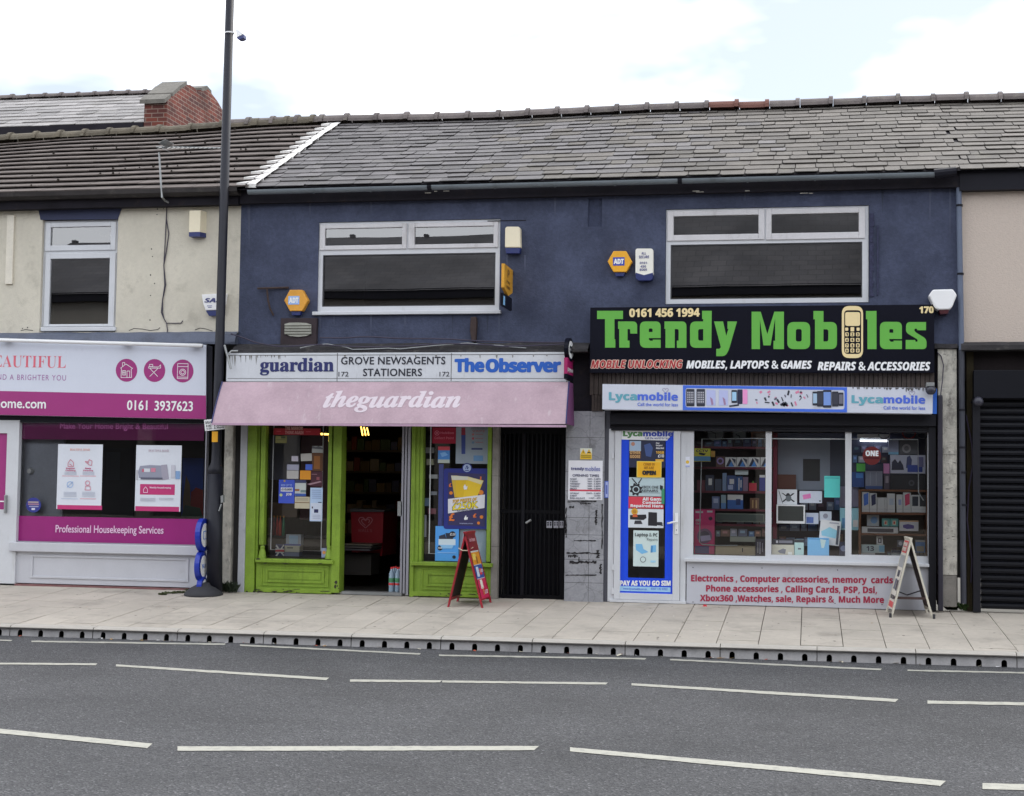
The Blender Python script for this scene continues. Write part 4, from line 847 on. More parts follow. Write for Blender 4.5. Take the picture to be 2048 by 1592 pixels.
m = MB(); m.pprism([(1010, 456), (1013, 453), (1037, 453), (1040.5, 457), (1041, 495), (1009.5, 495)], -.10, -.002); m.build('casing', CREAMP, al, bevel=.012); m = MB(); m.pprism([(1009.5, 495.4), (1041, 495.4), (1039, 507), (1012, 507)], -.09, -.002); m.build('base', NAVYP, al, bevel=.008)
al = thing('alarm_box', 'white rounded alarm box printed with blue words and numbers', 'alarm', P(1289, 560, 0))
m = MB(); m.pprism(rrect(1271, 497, 1306, 552, 5), -.10, -.002); m.build('casing', mat('cream_white_plastic', C(220, 216, 206, 1.25), .45, var=.03), al); m = MB(); m.pprism([(1271, 545), (1288, 550), (1306, 545), (1305, 558), (1300, 561), (1277, 561), (1271.5, 557)], -.103, -.002); m.build('base', NAVYP, al, bevel=.004)
for t_, r in (('ALL', (1283, 504, 1292, 509)), ('SECURE', (1278, 511, 1298, 516.5)), ('-0161-', (1278, 523.5, 1296, 528)), ('456', (1281, 530.5, 1292, 535)), ('8005', (1279, 537, 1294, 541.5))): text(t_, r, -.105, flat(50, 54, 120), al, 'bold', .0)
al = thing('alarm_box', 'white hexagonal alarm box with dark red base above right end of black sign', 'alarm', P(1886, 628, 0))
m = MB(); m.pprism([(1857.5, 590), (1866, 579), (1906, 578), (1914, 590), (1904, 615), (1898, 619), (1878, 619.5), (1870, 616)], -.2, -.002); m.build('casing', WHITEP, al, bevel=.015); m = MB(); m.pprism([(1878, 620), (1898, 619.5), (1896, 627), (1881, 627.5)], -.19, -.002); m.build('strobe', mat('dark_red_lens', C(60, 16, 24), .3), al)
# cream building alarms
al = thing('alarm_box', 'cream angular alarm box with blue base high on the cream wall', 'alarm', P(395, 475, 0))
a = P(378, 464, -.11); b = P(400, 464, -.11); c = P(411, 463, 0); zt_ = P(390, 421, -.11).z; z_ = a.z
m = MB(); q0 = [(a.x, 0), (a.x, -.11), (b.x, -.11), (c.x+.01, -.0)]; A = [Vector((x, y, z_)) for x, y in q0]; B = [Vector((x, y, zt_)) for x, y in q0]; m.face(A); m.face(B)
for q in range(4): k = (q+1) % 4; m.face([A[q], A[k], B[k], B[q]])
m.build('casing', CREAMP, al); m = MB(); A = [v-Vector((0, 0, .002)) for v in A]; B = [v-Vector((0, 0, .055)) for v in A]; m.face(A); m.face(B)
for q in range(4): k = (q+1) % 4; m.face([A[q], A[k], B[k], B[q]])
m.build('base', NAVYP, al)
al = thing('alarm_box', 'white shield shaped alarm box with dark base half hidden by the lamp post', 'alarm', P(425, 632, 0))
m = MB(); m.pprism([(403, 589), (451, 586), (448, 606), (443, 620), (411, 620.5), (406, 607)], -.09, -.002); m.build('casing', WHITEP, al, bevel=.008); m = MB(); m.pprism([(411, 621), (443, 620.5), (438, 631), (418, 632)], -.08, -.002); m.build('base', NAVYP, al, bevel=.005)
text('SAS', (409, 596, 443, 605), -.093, flat(54, 60, 110), al, 'bi', .02)
MB().pbox((414, 611, 424, 612.2), -.0935, -.0915).build('print', flat(90, 96, 140), al); MB().pbox((416, 614, 423, 615.2), -.0935, -.0915).build('print', flat(90, 96, 140), al)
# rusty bracket, louvre vent, brown cowl
rb_ = thing('wall_bracket', 'rusty old iron bracket with curved drop left on the navy wall', 'bracket', P(545, 577, 0)); m = MB(); m.tube([P(515, 577, -.05), P(577, 575, -.02)], .014, 6); m.tube([P(534, 578, -.04), P(536, 600, -.04), (P(540, 617, -.04)), P(547, 631, -.02)], .012, 6); m.build('arm', RUST, rb_)
lv = thing('air_vent', 'dark timber boarded vent with oval slatted grille on navy wall', 'vent', P(596, 690, 0))
MB().pbox((561, 636, 633, 690), -.06, .0).build('board', mat('tarred_timber', C(46, 36, 40), .8, var=.3, vs=8), lv, bevel=.004)
m = MB(); ov = [(569, 648), (578, 645.5), (596, 645), (613, 646), (622, 649), (622, 668), (612, 672), (596, 673.5), (580, 672), (569, 667)]; m.pprism(ov, -.078, -.06); m.build('grille', mat('pale_vent', C(150, 150, 140), .6, var=.2, stain=C(70, 70, 60), sa=.3, ss=20), lv)
for k in range(4): MB().pbox((569, 650.5+k*5.6, 622, 652+k*5.6), -.0835, -.0785).build('slat', mat('dirty_slat', C(74, 72, 64), .7), lv)
cw = thing('wall_cowl', 'dark brown rusted cowl on the wall above the observer lettering', 'cowl', P(946, 683, 0)); m = MB(); m.pprism([(941, 634), (952, 633), (953.5, 645), (951, 684), (943, 684), (939.5, 660)], -.07, 0); m.build('casing', RUST, cw, bevel=.01)
# projecting signs
py_ = thing('hanging_sign', 'weathered yellow and black projecting sign beside the left upstairs window', 'sign', P(1024, 575, 0))
xw = PX(1026, 560, -.02); th = .035; A = [P(1006, 540, -.58), P(1006, 575, -.58)]
zt_, zb_ = PZ(1010, 533, -.3), PZ(1010, 592, -.3); zm = PZ(1010, 580, -.3)
pr = [(-.03, zt_-.01), (-.55, zt_), (-.55, zm), (-.29, zb_), (-.03, zm)]
m = MB(); A = [Vector((xw-th, y, z)) for y, z in pr]; B = [Vector((xw, y, z)) for y, z in pr]; m.face(A); m.face(B)
for q in range(5): k = (q+1) % 5; m.face([A[q], A[k], B[k], B[q]])
m.build('yellow_panel', mat('weathered_yellow', C(200, 146, 40, 1.2), .5, var=.1, vs=6, stain=C(40, 34, 30), sa=.22, ss=7, streak=1), py_)
m = MB(); m.box(xw-th*.9, xw-th*.1, -.6, -.05, PZ(1010, 617, -.3), zb_-.0); m.build('black_panel', SIGNB, py_); m = MB(); m.box(xw-.001, xw+.003, -.585, -.50, PZ(1006, 610, -.55), PZ(1006, 592, -.55)); m.build('blue_mark', flat(130, 180, 220), py_)
m = MB(); m.tube([(xw-th/2, -.05, zt_-.03), (xw-th/2, .0, zt_-.03)], .02, 6); m.build('fixing', BLACK, py_)
ZL = flat(120, 84, 36)
for ln, zc, hh in (('P', .17, .10), ('Pay', .09, .05), ('Point', .035, .045)):
    vs, fs = text2d(ln, 'bold', .01); wd_ = .12 if ln == 'P' else .2
    put2d(vs, fs, (xw+.002, -.31-wd_/2, zm+zc-.06+.03), (0, wd_, 0), (0, 0, hh), ZL, 'lettering', py_)
pz_ = thing('hanging_sign', 'narrow projecting sign with white oval symbol over magenta panel', 'sign', P(1146, 760, 0))
xw = PX(1146.5, 720, -.02); zb_, zt_ = PZ(1140, 760, -.25), PZ(1140, 676, -.25); H = zt_-zb_; yc_ = -.24; hw_ = .22
m = MB(); m.box(xw-.04, xw, yc_-hw_, yc_+hw_, zb_, zb_+H*.12, SIGNB); m.box(xw-.04, xw, yc_-hw_, yc_+hw_, zb_+H*.12, zb_+H*.5, mat('magenta_plastic', C(150, 24, 86, 1.2), .4, var=.05))
ci = [Vector((xw-.042, yc_+hw_*1.03*math.cos(a_), zb_+H*.72+H*.28*math.sin(a_))) for a_ in [2*math.pi*q/24 for q in range(24)]]; cj = [v+Vector((.046, 0, 0)) for v in ci]; m.face(ci, SIGNB); m.face(cj, SIGNB)
for q in range(24): k = (q+1) % 24; m.face([ci[q], ci[k], cj[k], cj[q]], SIGNB)
m.build('panel', None, pz_)
MB().face([Vector((xw+.006, yc_+hw_*.8*math.cos(a_), zb_+H*.72+H*.21*math.sin(a_))) for a_ in [2*math.pi*q/24 for q in range(24)]]).build('white_disc', flat(226, 226, 230), pz_)
put2d(*text2d('α', 'bold', .05), (xw+.008, yc_-.12, zb_+H*.63), (0, .2, 0), (0, 0, H*.18), SIGNB, 'symbol', pz_)
put2d(*text2d('payzone', 'bold', .0), (xw+.003, yc_-.2, zb_+H*.16), (0, .4, 0), (0, 0, H*.11), flat(230, 220, 226), 'lettering', pz_)
# ================================================================== LAMP POST, PLATE, SENSOR, AERIAL, BLUE PAVEMENT SIGN
ly = -.28
lp = thing('lamp_post', 'tall black lamp post standing in front of the two left shops', 'lamp post', G(428, 1196))
a, b, c, e = P(429, 1198, ly), P(430, 948, ly), P(432.5, 925, ly), P(464, -140, ly)
m = MB(); m.tube([a, b], .094, 20); m.build('base_section', POLEM, lp, smooth=True)
m = MB(); m.tube([b, b.lerp(c, .5), c, c.lerp(e, .02), e], [.094, .085, .062, .058, .052], 20); m.build('shaft', POLEM, lp, smooth=True)
m = MB(); m.tube([P(433, 936, ly), P(433, 931, ly)], .066, 20); m.build('collar', mat('rusty_collar', C(86, 56, 40), .8, var=.2), lp, smooth=True)
m = MB(); m.pprism([(441, 992), (446, 990), (446.5, 1004), (441.5, 1006)], ly-.07, ly-.02); m.tube([P(438, 1022, ly-.095), P(443, 1008, ly-.09)], .008, 6); m.build('door_latch', GALV, lp)
yp = ly-.075
pt = tag(MB().pprism([(424, 863), (435.5, 863), (435, 884), (423.5, 884)], yp, yp+.01).build('sticker', YELL), 'small yellow sticker on the black lamp post below parking plate', 'sticker')
pk_ = thing('parking_plate', 'small white parking times plate tilted on the lamp post', 'sign', P(430, 862, yp)); m = MB(); m.pprism([(408, 840), (449, 835), (450, 858), (410, 862)], yp-.012, yp-.002); m.build('plate', WHITEP, pk_)
text('Mon - Sat', (411, 841, 436, 847), yp-.014, INK, pk_, 'bold', sl=-.1); text('8.00 - 9.30am', (412, 848, 447, 853), yp-.014, INK, pk_, 'bold', sl=-.1); text('4.00 - 6.30pm', (412.5, 854, 447.5, 859), yp-.014, INK, pk_, 'bold', sl=-.1)
sn = thing('light_sensor', 'small pale sensor box strapped high on the lamp post', 'sensor', P(478, 68, ly)); xs = P(459, 66, ly)
m = MB(); m.pprism([(471, 57), (479, 60), (487, 68), (473, 75)], ly-.05, ly+.05); m.build('casing', WHITEP, sn, bevel=.006); m = MB(); m.pprism([(473, 75.4), (487, 68.4), (487.5, 76), (480, 79), (475, 78)], ly-.05, ly+.05); m.build('lens', NAVYP, sn, bevel=.006); m = MB(); m.tube([xs-Vector((0, 0, .008)), xs+Vector((0, 0, .008))], .06, 18); m.build('strap', WHITEP, sn)
an = thing('tv_aerial', 'thin television aerial on a bent mast above the left roof', 'aerial', P(330, 405, -.2)); ay = -.34
m = MB(); m.tube([P(337, 405, -.15), P(330, 401, -.2), P(324, 394, ay), P(322, 370, ay), P(320, 335, ay), P(318.5, 305, ay)], .013, 8); m.build('mast', GALV, an)
m = MB(); m.tube([P(312, 294, ay), P(452, 296, ay+.3)], .008, 6); m.build('boom', GALV, an)
for i in range(15):
    t = i/14; p = P(322, 295, ay).lerp(P(450, 296, ay+.3), t); MB().tube([p-Vector((.0, .1, .035-.01*t)), p+Vector((0, .1, .035-.01*t))], .004, 5).build('element', GALV, an)
for dz in (-1, 1): m = MB(); p = P(330, 294, ay); m.obox(p+Vector((-.03, -.13, dz*.02)), (0, .26, 0), (.09, 0, dz*.045), (0, 0, .004)); m.build('reflector', GALV, an)
cb_ = thing('wall_cable', 'pair of dark cables hanging down the cream wall below aerial', 'cable', P(333, 413, -.01))
for off in (0, 1):
    pth = [(1335, 50), (1330, 150), (1350 if off == 0 else 1324, 270), (1332 if off == 0 else 1318, 400), (1310, 520), (1325 if off == 0 else 1318, 680), (1300, 800), (1300 if off else 1290, 900), (1312, 950), (1332, 985)]
    pth += [(1400, 986), (1450, 984), (1462, 965)] if off == 0 else [(1340, 1040), (1335, 1080)]
    MB().tube([P(x/4, 400+y/4, -.012) for x, y in pth], .006, 6).build('cable', CABLE, cb_)
bs = thing('pavement_sign', 'blue lottery pavement sign seen edge on behind the lamp post', 'sign', G(407, 1200)); c0 = G(407, 1193); by_ = c0.y+.14
bx = P(404, 1100, by_).x; zg = c0.z
m = MB(); m.lathe((P(407, 1193, by_).x, by_), [(.235, zg-.012), (.235, zg+.02), (.215, zg+.05), (.15, zg+.10), (.09, zg+.13), (.07, zg+.16)], 28); m.build('base', RUBBER, bs, smooth=True)
BLUEP = mat('royal_blue_plastic', C(30, 50, 150, 1.2), .3, var=.06)
def disc_edge(cx, cy, ry_px, wy, lean, par, nm, thick=.05):   # flat disc seen nearly edge on, turned a little towards the street
    c = P(cx, cy, by_); R_ = ry_px*.0056; ang = math.radians(86); dx, dy = math.cos(ang), -math.sin(ang)
    m = MB(); nx, ny = math.sin(ang), math.cos(ang); A, B, I, J = [], [], [], []
    for q in range(28):
        t = 2*math.pi*q/28; u, v = math.cos(t)*wy, math.sin(t)*R_; p = c+Vector((dx*u, dy*u, v)); A.append(p-Vector((nx, ny, 0))*thick/2); B.append(p+Vector((nx, ny, 0))*thick/2)
        p2 = c+Vector((dx*u*.72, dy*u*.72, v*.72)); I.append(p2+Vector((nx, -.0, 0))*(thick/2+.004))
    m.face(A, BLUEP); m.face(B, BLUEP)
    for q in range(28): k = (q+1) % 28; m.face([A[q], A[k], B[k], B[q]], BLUEP)
    d = m.build(nm, None, par, bevel=.012); MB().face(I).build('white_disc', WHITEP, d); return d, c, (dx, dy), (nx, ny), thick
d1 = disc_edge(405, 1070, 36, .2, 0, bs, 'sign_disc', .06); d2 = disc_edge(402, 1132, 32, .17, 0, bs, 'sign_disc', .06); d3 = disc_edge(404, 1172, 20, .12, 0, bs, 'sign_disc', .06)
for (dd, c, du, nn_, thk), tx, h_ in ((d1, '★', .1), (d2, 'PLAY', .05)):
    o_ = c+Vector((nn_[0], 0, 0))*(thk/2+.008); w_ = .14; put2d(*text2d(tx, 'bold', .0), o_-Vector((du[0]*w_/2*-1, du[1]*w_/2*-1, h_/2))-Vector((du[0], du[1], 0))*w_, Vector((du[0], du[1], 0))*w_*-1*-1, (0, 0, h_), flat(60, 110, 190), 'print', dd)
# ================================================================== MOBILE SHOP: BLACK SIGN
bs_y = -.15
tm = rectsign('shop_sign', 'large black shop sign with chunky green lettering and a beige phone', 'sign', (1180, 612, 1868.5, 745), bs_y, -.01, SIGNB)
by2 = bs_y-.003; GRN = flat(92, 164, 62, 1.2); BEI = flat(222, 202, 152, 1.2)
T3 = lambda p: (p[0]/5.12+1160, p[1]/5.12+580); T4 = lambda p: (p[0]/5.12+1520, p[1]/5.12+580)
def glyph(T, outer, holes=()): decal([[T(p) for p in roundpoly(outer)]]+[[T(p) for p in roundpoly(h)] for h in holes], by2, GRN, tm, 'letter')
glyph(T3, [(175,213),(440,213),(440,297),(353,297),(353,505),(362,505),(362,590),(256,590),(256,297),(175,297)])
glyph(T3, [(390,322),(585,322,45),(585,446),(515,446),(513,400,10),(487,400),(487,518),(507,518),(507,590),(402,590),(402,398),(390,398)])
def ee(T, x0, y0, x1, y1):
    X = lambda t: x0+(x1-x0)*t; Y = lambda t: y0+(y1-y0)*t
    glyph(T, [(X(0),Y(0),58),(X(1),Y(0),52),(X(1),Y(.63)),(X(.43),Y(.63)),(X(.43),Y(.68)),(X(.5),Y(.73)),(X(.62),Y(.73)),(X(.62),Y(.69)),(X(1),Y(.69)),(X(1),Y(1)),(X(0),Y(1),62)], [[(X(.43),Y(.40)),(X(.43),Y(.265),14),(X(.61),Y(.265),14),(X(.61),Y(.40))]])
ee(T3, 613, 322, 826, 592)
glyph(T3, [(865,322),(1090,322,48),(1090,592),(992,592),(992,518),(1010,518),(1010,400,18),(970,400),(970,592),(875,592),(875,398),(865,398)])
glyph(T3, [(1250,213),(1349,213),(1345,592),(1127,592,60),(1127,322,60),(1262,322),(1262,297),(1250,297)], [[(1210,400,22),(1262,400),(1262,518),(1210,518,22)]])
glyph(T3, [(1373,322),(1465,322),(1497,470),(1520,398),(1510,398),(1510,322),(1608,322),(1525,610,30),(1490,677,40),(1395,678),(1395,603),(1430,603,10),(1442,585)])
glyph(T4, [(-86,222),(7,222),(75,450),(147,222),(245,222),(245,605),(138,605),(138,520),(155,520),(155,290),(108,567),(35,567),(-1,300),(-1,605),(-86,605)])
glyph(T4, [(280,328,66),(513,328,66),(513,605,66),(280,605,66)], [[(367,400,22),(427,400,22),(427,527,22),(367,527,22)]])
glyph(T4, [(547,215),(650,215),(650,328),(788,328,62),(788,605,62),(563,605),(563,300),(547,300)], [[(650,402),(700,402,24),(700,527,24),(650,527)]])
glyph(T4, [(1085,215),(1193,215),(1193,605),(1100,605),(1100,300),(1085,300)])
ee(T4, 1228, 326, 1453, 605)
glyph(T4, [(1495,328,58),(1700,328),(1700,412),(1610,412),(1606,395,6),(1585,395,6),(1580,415,8),(1600,437),(1690,492,18),(1706,525,20),(1706,605,52),(1492,605),(1492,512),(1590,512),(1592,530,6),(1612,530,6),(1614,512,8),(1600,498),(1510,445,18),(1495,420,20)])
ph = decal([[T4(p) for p in rrect(838,163,1055,697,78)], [T4(p) for p in rrect(862,207,1036,655,40)]], by2, BEI, tm, 'phone_picture')
decal([[T4(p) for p in rrect(872,226,1025,368,24)]], by2, BEI, ph, 'phone_screen')
for r in range(5):
    for c in range(3):
        xa, xb = ((872,904),(927,965),(989,1020))[c] if r == 0 else ((872,908),(926,966),(983,1020))[c]; ya, yb2 = ((385,418),(434,474),(491,531),(547,588),(599,640))[r]
        if r == 0 and c == 1: ya, yb2 = 380, 424
        decal([[T4(p) for p in rrect(xa, ya, xb, yb2, 9)]], by2, BEI, ph, 'phone_key')
        if r: k = '123456789*0#'[(r-1)*3+c]; a, b = T4(((xa+xb)/2-9, ya+7)); c2, d2 = T4(((xa+xb)/2+9, yb2-7)); text(k, (a, b, c2, d2), by2-.002, SIGNB, ph, 'bold', .02, name='key_digit')
text('0161 456 1994', (1258.5, 616.5, 1399.5, 634), by2-.001, BEI, tm, 'bi', .022); text('170', (1838.5, 612.5, 1867.5, 626.5), by2-.001, BEI, tm, 'bi', .03)
text('MOBILE UNLOCKING', (1181, 719, 1366, 737.5), by2-.000, flat(214, 186, 170), tm, 'bi', .05, name='lettering_outline'); text('MOBILE UNLOCKING', (1182, 720.2, 1365, 736.3), by2-.003, flat(158, 38, 44), tm, 'bi', .006)
WT = flat(220, 224, 232); text('MOBILES, LAPTOPS & GAMES', (1372.5, 721, 1624, 740), by2-.001, WT, tm, 'bi', .02, sl=.002); text('REPAIRS & ACCESSORIES', (1635, 723.5, 1861, 741), by2-.001, WT, tm, 'bi', .02, sl=.002)
# --- long light box
lx = -.34
lb = plane_sign('light_box_sign', 'long white and blue light box with phone pictures above the shop window', 'sign', [(1205, 768), (1866, 776), (1865, 827.5), (1204.5, 818.5)], lx, -.06, mat('grimy_light_box', C(200, 204, 216, 1.1), .35, var=.03, stain=C(130, 126, 124), sa=.16, ss=3))
decal([[(1866.2, 776), (1874, 777.5), (1873.5, 828), (1865.2, 827.5)]], lx+.02, BLU, lb, 'end_cap')
l1 = lx-.003; BLUB = flat(62, 104, 208, 1.15)
yt_ = lambda x: 768+(x-1205)*.0121; yb_ = lambda x: 818.5+(x-1205)*.0136
decal([[(1366, yt_(1366)+.6), (1694, yt_(1694)+.6), (1694, yb_(1694)-.5), (1365.5, yb_(1366)-.5)], [(p.x, p.y) for p in roundpoly([(1371, 776, 5), (1689, 780, 5), (1689, 819, 5), (1371, 814.5, 5)])]], l1, BLUB, lb, 'blue_border')
TEAL = flat(92, 156, 172, 1.2); BL2 = flat(70, 100, 200, 1.2)
def lyca(x0, x1, x2, yt, yb, ty0, ty1, y, par, c1=TEAL, c2=BL2, sl=.012):
    text('Lyca', (x0, yt, x1, yb), y, c1, par, 'bold', .02, sl=sl); text('mobile', (x1+1, yt, x2, yb-(yb-yt)*.2), y, c2, par, 'bold', .02, sl=sl)
    text('Call the world for less', (x1+1, ty0, x2, ty1), y, c2, par, 'sans', .012, sl=sl)
lyca(1217.5, 1274, 1356, 784.5, 805.5, 805.5, 812.5, l1, lb); lyca(1703, 1766, 1850.5, 790.5, 811.5, 812, 819.5, l1, lb)
for hx_, hy_ in ((1331, 781), (1824, 787)): strokes(poly2seg([(hx_, hy_+5), (hx_-6, hy_-1), (hx_-5, hy_-4), (hx_-2, hy_-4.5), (hx_, hy_-2), (hx_+2, hy_-4.5), (hx_+5, hy_-4), (hx_+6, hy_-1)]), .005, l1, flat(130, 120, 150), lb, 'heart_outline')
DKP = flat(36, 38, 50); LIL = flat(170, 176, 214)
def phonepic(x0, y0, x1, y1, scr, par, y, body=DKP):
    k = decal([rrect(x0, y0, x1, y1, 2)], y, body, par, 'phone_picture'); decal([[(x0+1.2, y0+4), (x1-1.2, y0+4), (x1-1.2, y1-4.5), (x0+1.2, y1-4.5)]], y-.0015, scr, k, 'phone_screen')
    return k
def icons(par, x0, y0, x1, y1, nx, ny, y, mt): 
    m = MB()
    for i in range(nx):
        for j in range(ny): a = x0+(x1-x0)*(i+.2)/nx; b = y0+(y1-y0)*(j+.2)/ny; m.pbox((a, b, a+(x1-x0)/nx*.6, b+(y1-y0)/ny*.6), y, y+.0008, mt)
    m.build('app_icons', None, par)
for a, b in ((1372.5, 1389), (1393, 1410)): k = phonepic(a, 778, b, 812.5, flat(70, 72, 84), lb, l1); icons(k, a+1.5, 783, b-1.5, 806, 4, 5, l1-.003, flat(176, 176, 184))
for a in (1413, 1438): k = decal([[(a, 780), (a+18, 780.5), (a+18, 811), (a, 811)]], l1, LIL, lb, 'phone_picture'); decal([[(a+7, 794), (a+12, 798), (a+14, 809), (a+10, 810)]], l1-.0015, flat(150, 120, 150), k, 'print')
phonepic(1463, 780, 1474, 806, flat(150, 190, 220), lb, l1); decal([rrect(1474.5, 779, 1485, 808, 2)], l1, flat(30, 34, 60), lb, 'phone_case'); decal([rrect(1485.5, 779, 1495, 808, 2)], l1, flat(220, 140, 190), lb, 'phone_case'); decal([[(1458, 811), (1478, 808), (1478, 811.5), (1459, 814)]], l1, DKP, lb, 'phone_case')
rnd = random.Random(3)
for q in range(34):
    x = 1504+rnd.random()*112; y = 783+rnd.random()*28; a = rnd.random()*3; L = rnd.uniform(1.5, 5); w = rnd.uniform(.6, 2.4); ux, uy = math.cos(a)*L, math.sin(a)*L; vx, vy = -math.sin(a)*w, math.cos(a)*w
    decal([[(x-ux-vx, y-uy-vy), (x+ux-vx, y+uy-vy), (x+ux+vx, y+uy+vy), (x-ux+vx, y-uy+vy)]], l1, rnd.choice((DKP, DKP, flat(90, 90, 104), flat(200, 120, 150))), lb, 'accessory_picture')
for x0, y0, x1, y1, sc in ((1625, 783, 1636, 811, flat(150, 176, 200)), (1677, 785, 1687, 812, flat(100, 100, 112)), (1634, 782, 1647, 813, flat(50, 52, 64)), (1664, 783, 1677, 813, flat(50, 52, 64)), (1646, 780, 1663, 815, flat(110, 140, 200))): phonepic(x0, y0, x1, y1, sc, lb, l1-.002*(1 if x1-x0 < 14 else 2) if x1-x0 > 12 else l1)
fl = thing('dome_fixture', 'small round flood light on the right end of the light box', 'lamp', P(1862, 790, lx-.1)); m = MB(); m.lathe((P(1862, 780, lx-.1).x, lx-.08), [(.03, PZ(1862, 790, lx)), (.055, PZ(1862, 785, lx)), (.06, PZ(1862, 778, lx)), (.03, PZ(1862, 773, lx))], 14); m.build('dome', mat('smoked_dome', C(50, 50, 60), .3), fl, smooth=True); MB().pbox((1853, 765, 1869, 772.5), lx-.12, lx+.02).build('bracket', GALV, fl, bevel=.004)  # smoked CCTV dome under its bracket, not a lamp
fl = thing('dome_fixture', 'small grey round flood light at the top corner of the black shutter', 'lamp', P(1957, 812, -.1)); m = MB(); p = P(1957, 803, -.2); m.tube([p+Vector((0, .1, 0)), p+Vector((0, .05, 0)), p, p+Vector((0, -.03, 0))], [.03, .05, .055, .03], 14); m.build('dome', mat('smoked_dome', C(50, 50, 60), .3), fl, smooth=True); MB().tube([p+Vector((0, .09, 0)), p+Vector((-.06, .2, 0))], .01, 6).build('bracket', BLACK, fl)
# --- shop front: shutter box, uPVC window, door
m = MB(); m.pbox((1220, 828, 1872, 850), -.10, .2); z = PZ(1500, 862, -.02)
for i in range(4): m.pbox((1222, 846+i*4.4, 1870, 849.8+i*4.4), -.03-.006*(i % 2), .0)
m.build('shutter_box', DKMETAL, NB)
MB().pbox((1857.5, 850, 1872, 1222), -.05, .2).build('shutter_rail', DKMETAL, NB)
wy = .0
X0, X1, Z0, Z1 = RR((1372, 858, 1857, 1122), wy)
panes = [(1387, 858.5, 1531, 1108.5), (1543, 858.5, 1690.5, 1112), (1703, 858.5, 1855.5, 1116)]
msw = wall(X0, X1, Z0, Z1, wy, wy+.07, [RR((p[0], p[1], p[2], 1111), wy) for p in panes]).build('shop_window', WPVC, NB)
for p in panes: pane((p[0]-.5, p[1]-.5, p[2]+.5, 1111.5), wy+.035, GL_LOW, msw)
MB().pbox((1369, 1122, 1858.5, 1129), -.07, .08).build('sill', WPVC, msw, bevel=.008)
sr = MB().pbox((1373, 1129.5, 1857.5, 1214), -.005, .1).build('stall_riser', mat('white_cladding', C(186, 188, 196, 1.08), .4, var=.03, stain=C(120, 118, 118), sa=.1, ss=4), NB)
RED = flat(166, 36, 70, 1.0)
for t_, r in (('Electronics , Computer accessories, memory  cards', (1382, 1151, 1786, 1169)), ('Phone accessories , Calling Cards, PSP, Dsi,', (1412, 1171, 1754, 1189)), ('Xbox360 ,Watches, sale, Repairs &  Much More', (1400, 1190.5, 1768, 1208.5))): text(t_, r, -.008, RED, sr, 'bold', .016, sl=.010)
for px, py in ((1386, 1135), (1386, 1204), (1524, 1136), (1516, 1205), (1675, 1140), (1670, 1207), (1764, 1209)): p = P(px, py, -.006); MB().tube([p, p-Vector((0, .004, 0))], .006, 8).build('screw', BLACK, sr)
# door
dm = MB(); pframe(dm, (1216.5, 858, 1372, 1205), (1228, 858.2, 1361, 1201), -.0, .07); dfm = dm.build('door_frame', WPVC, NB)
m = MB(); pframe(m, (1228.5, 858.5, 1360, 1200), (1241, 862, 1346, 1187), -.02, .05); dlf = m.build('shop_door', WPVC, NB, bevel=.004)
pane((1241, 862, 1346, 1187), .02, GL_LOW, dlf)
BLUV = mat('blue_door_vinyl', C(24, 70, 206, 1.25), .35, var=.05)
bf = MB(); pframe(bf, (1241, 862, 1346, 1187), (1257, 880, 1330.5, 1156), .012, .014); bf = bf.build('blue_vinyl', BLUV, dlf)
y_ = .008
decal([[(1242, 861), (1346, 862), (1342, 872), (1334, 881), (1242, 879)]], y_, WHITEP, dlf, 'sticker'); text('Lyca', (1246, 861.5, 1285, 876), y_-.002, flat(74, 120, 70), dlf, 'bold', .03); text('mobile', (1286, 861.5, 1346, 873), y_-.002, flat(50, 66, 150), dlf, 'bold', .03); text('Call the world for less', (1290, 873.5, 1339, 878.5), y_-.002, flat(60, 70, 140), dlf, 'sans', .01)
text('PAY AS YOU GO SIM', (1240, 1161, 1341.5, 1171.5), y_, WT, dlf, 'bold', .03, sl=.004); MB().pbox((1240, 1173.5, 1341, 1183), y_, y_+.003).build('sticker', flat(150, 190, 236), dlf); text('www.lycamobile.co.uk', (1246, 1175.5, 1294, 1181), y_-.002, BL2, dlf, 'sans', .01); text('0207 132 0322', (1302, 1175.5, 1335, 1180), y_-.002, BL2, dlf, 'sans', .01)
m = MB(); m.pbox((1350, 1026, 1356.5, 1068), -.034, -.02); h_ = m.build('handle_plate', WHITEP, dlf, bevel=.004)
p = P(1353, 1044, -.05); MB().tube([P(1353, 1043, -.03), p, P(1347, 1044, -.075), P(1334.5, 1047, -.075)], .011, 8).build('handle', WHITEP, h_, smooth=True); p = P(1353, 1060, -.0345); MB().tube([p, p-Vector((0, .003, 0))], .006, 8).build('keyhole', BLACK, h_)
MB().pbox((1219, 1200.5, 1372, 1206), -.03, .1).build('threshold', WPVC, NB, bevel=.003)
for yy in (905, 1128, 1176): MB().pbox((1223, yy, 1228, yy+12), -.022, -.001).build('hinge', WPVC, dfm, bevel=.002)
mx0, mx1 = PX(1216.5, 1000), PX(1857, 1000)
room(mx0, mx1, .09, 3.4, .015, 2.5, mat('phone_shop_wall', (.38, .37, .38), .9, var=.15), NB, 'interior', mat('grey_carpet', (.06, .058, .06), .9))
MB().box(PX(1372, 1000), PX(1857, 1000), .1, 1.0, .3, PZ(1600, 1119, .1)).build('display_shelf', mat('display_base', C(86, 60, 52, 1.1), .6, var=.1), NB)
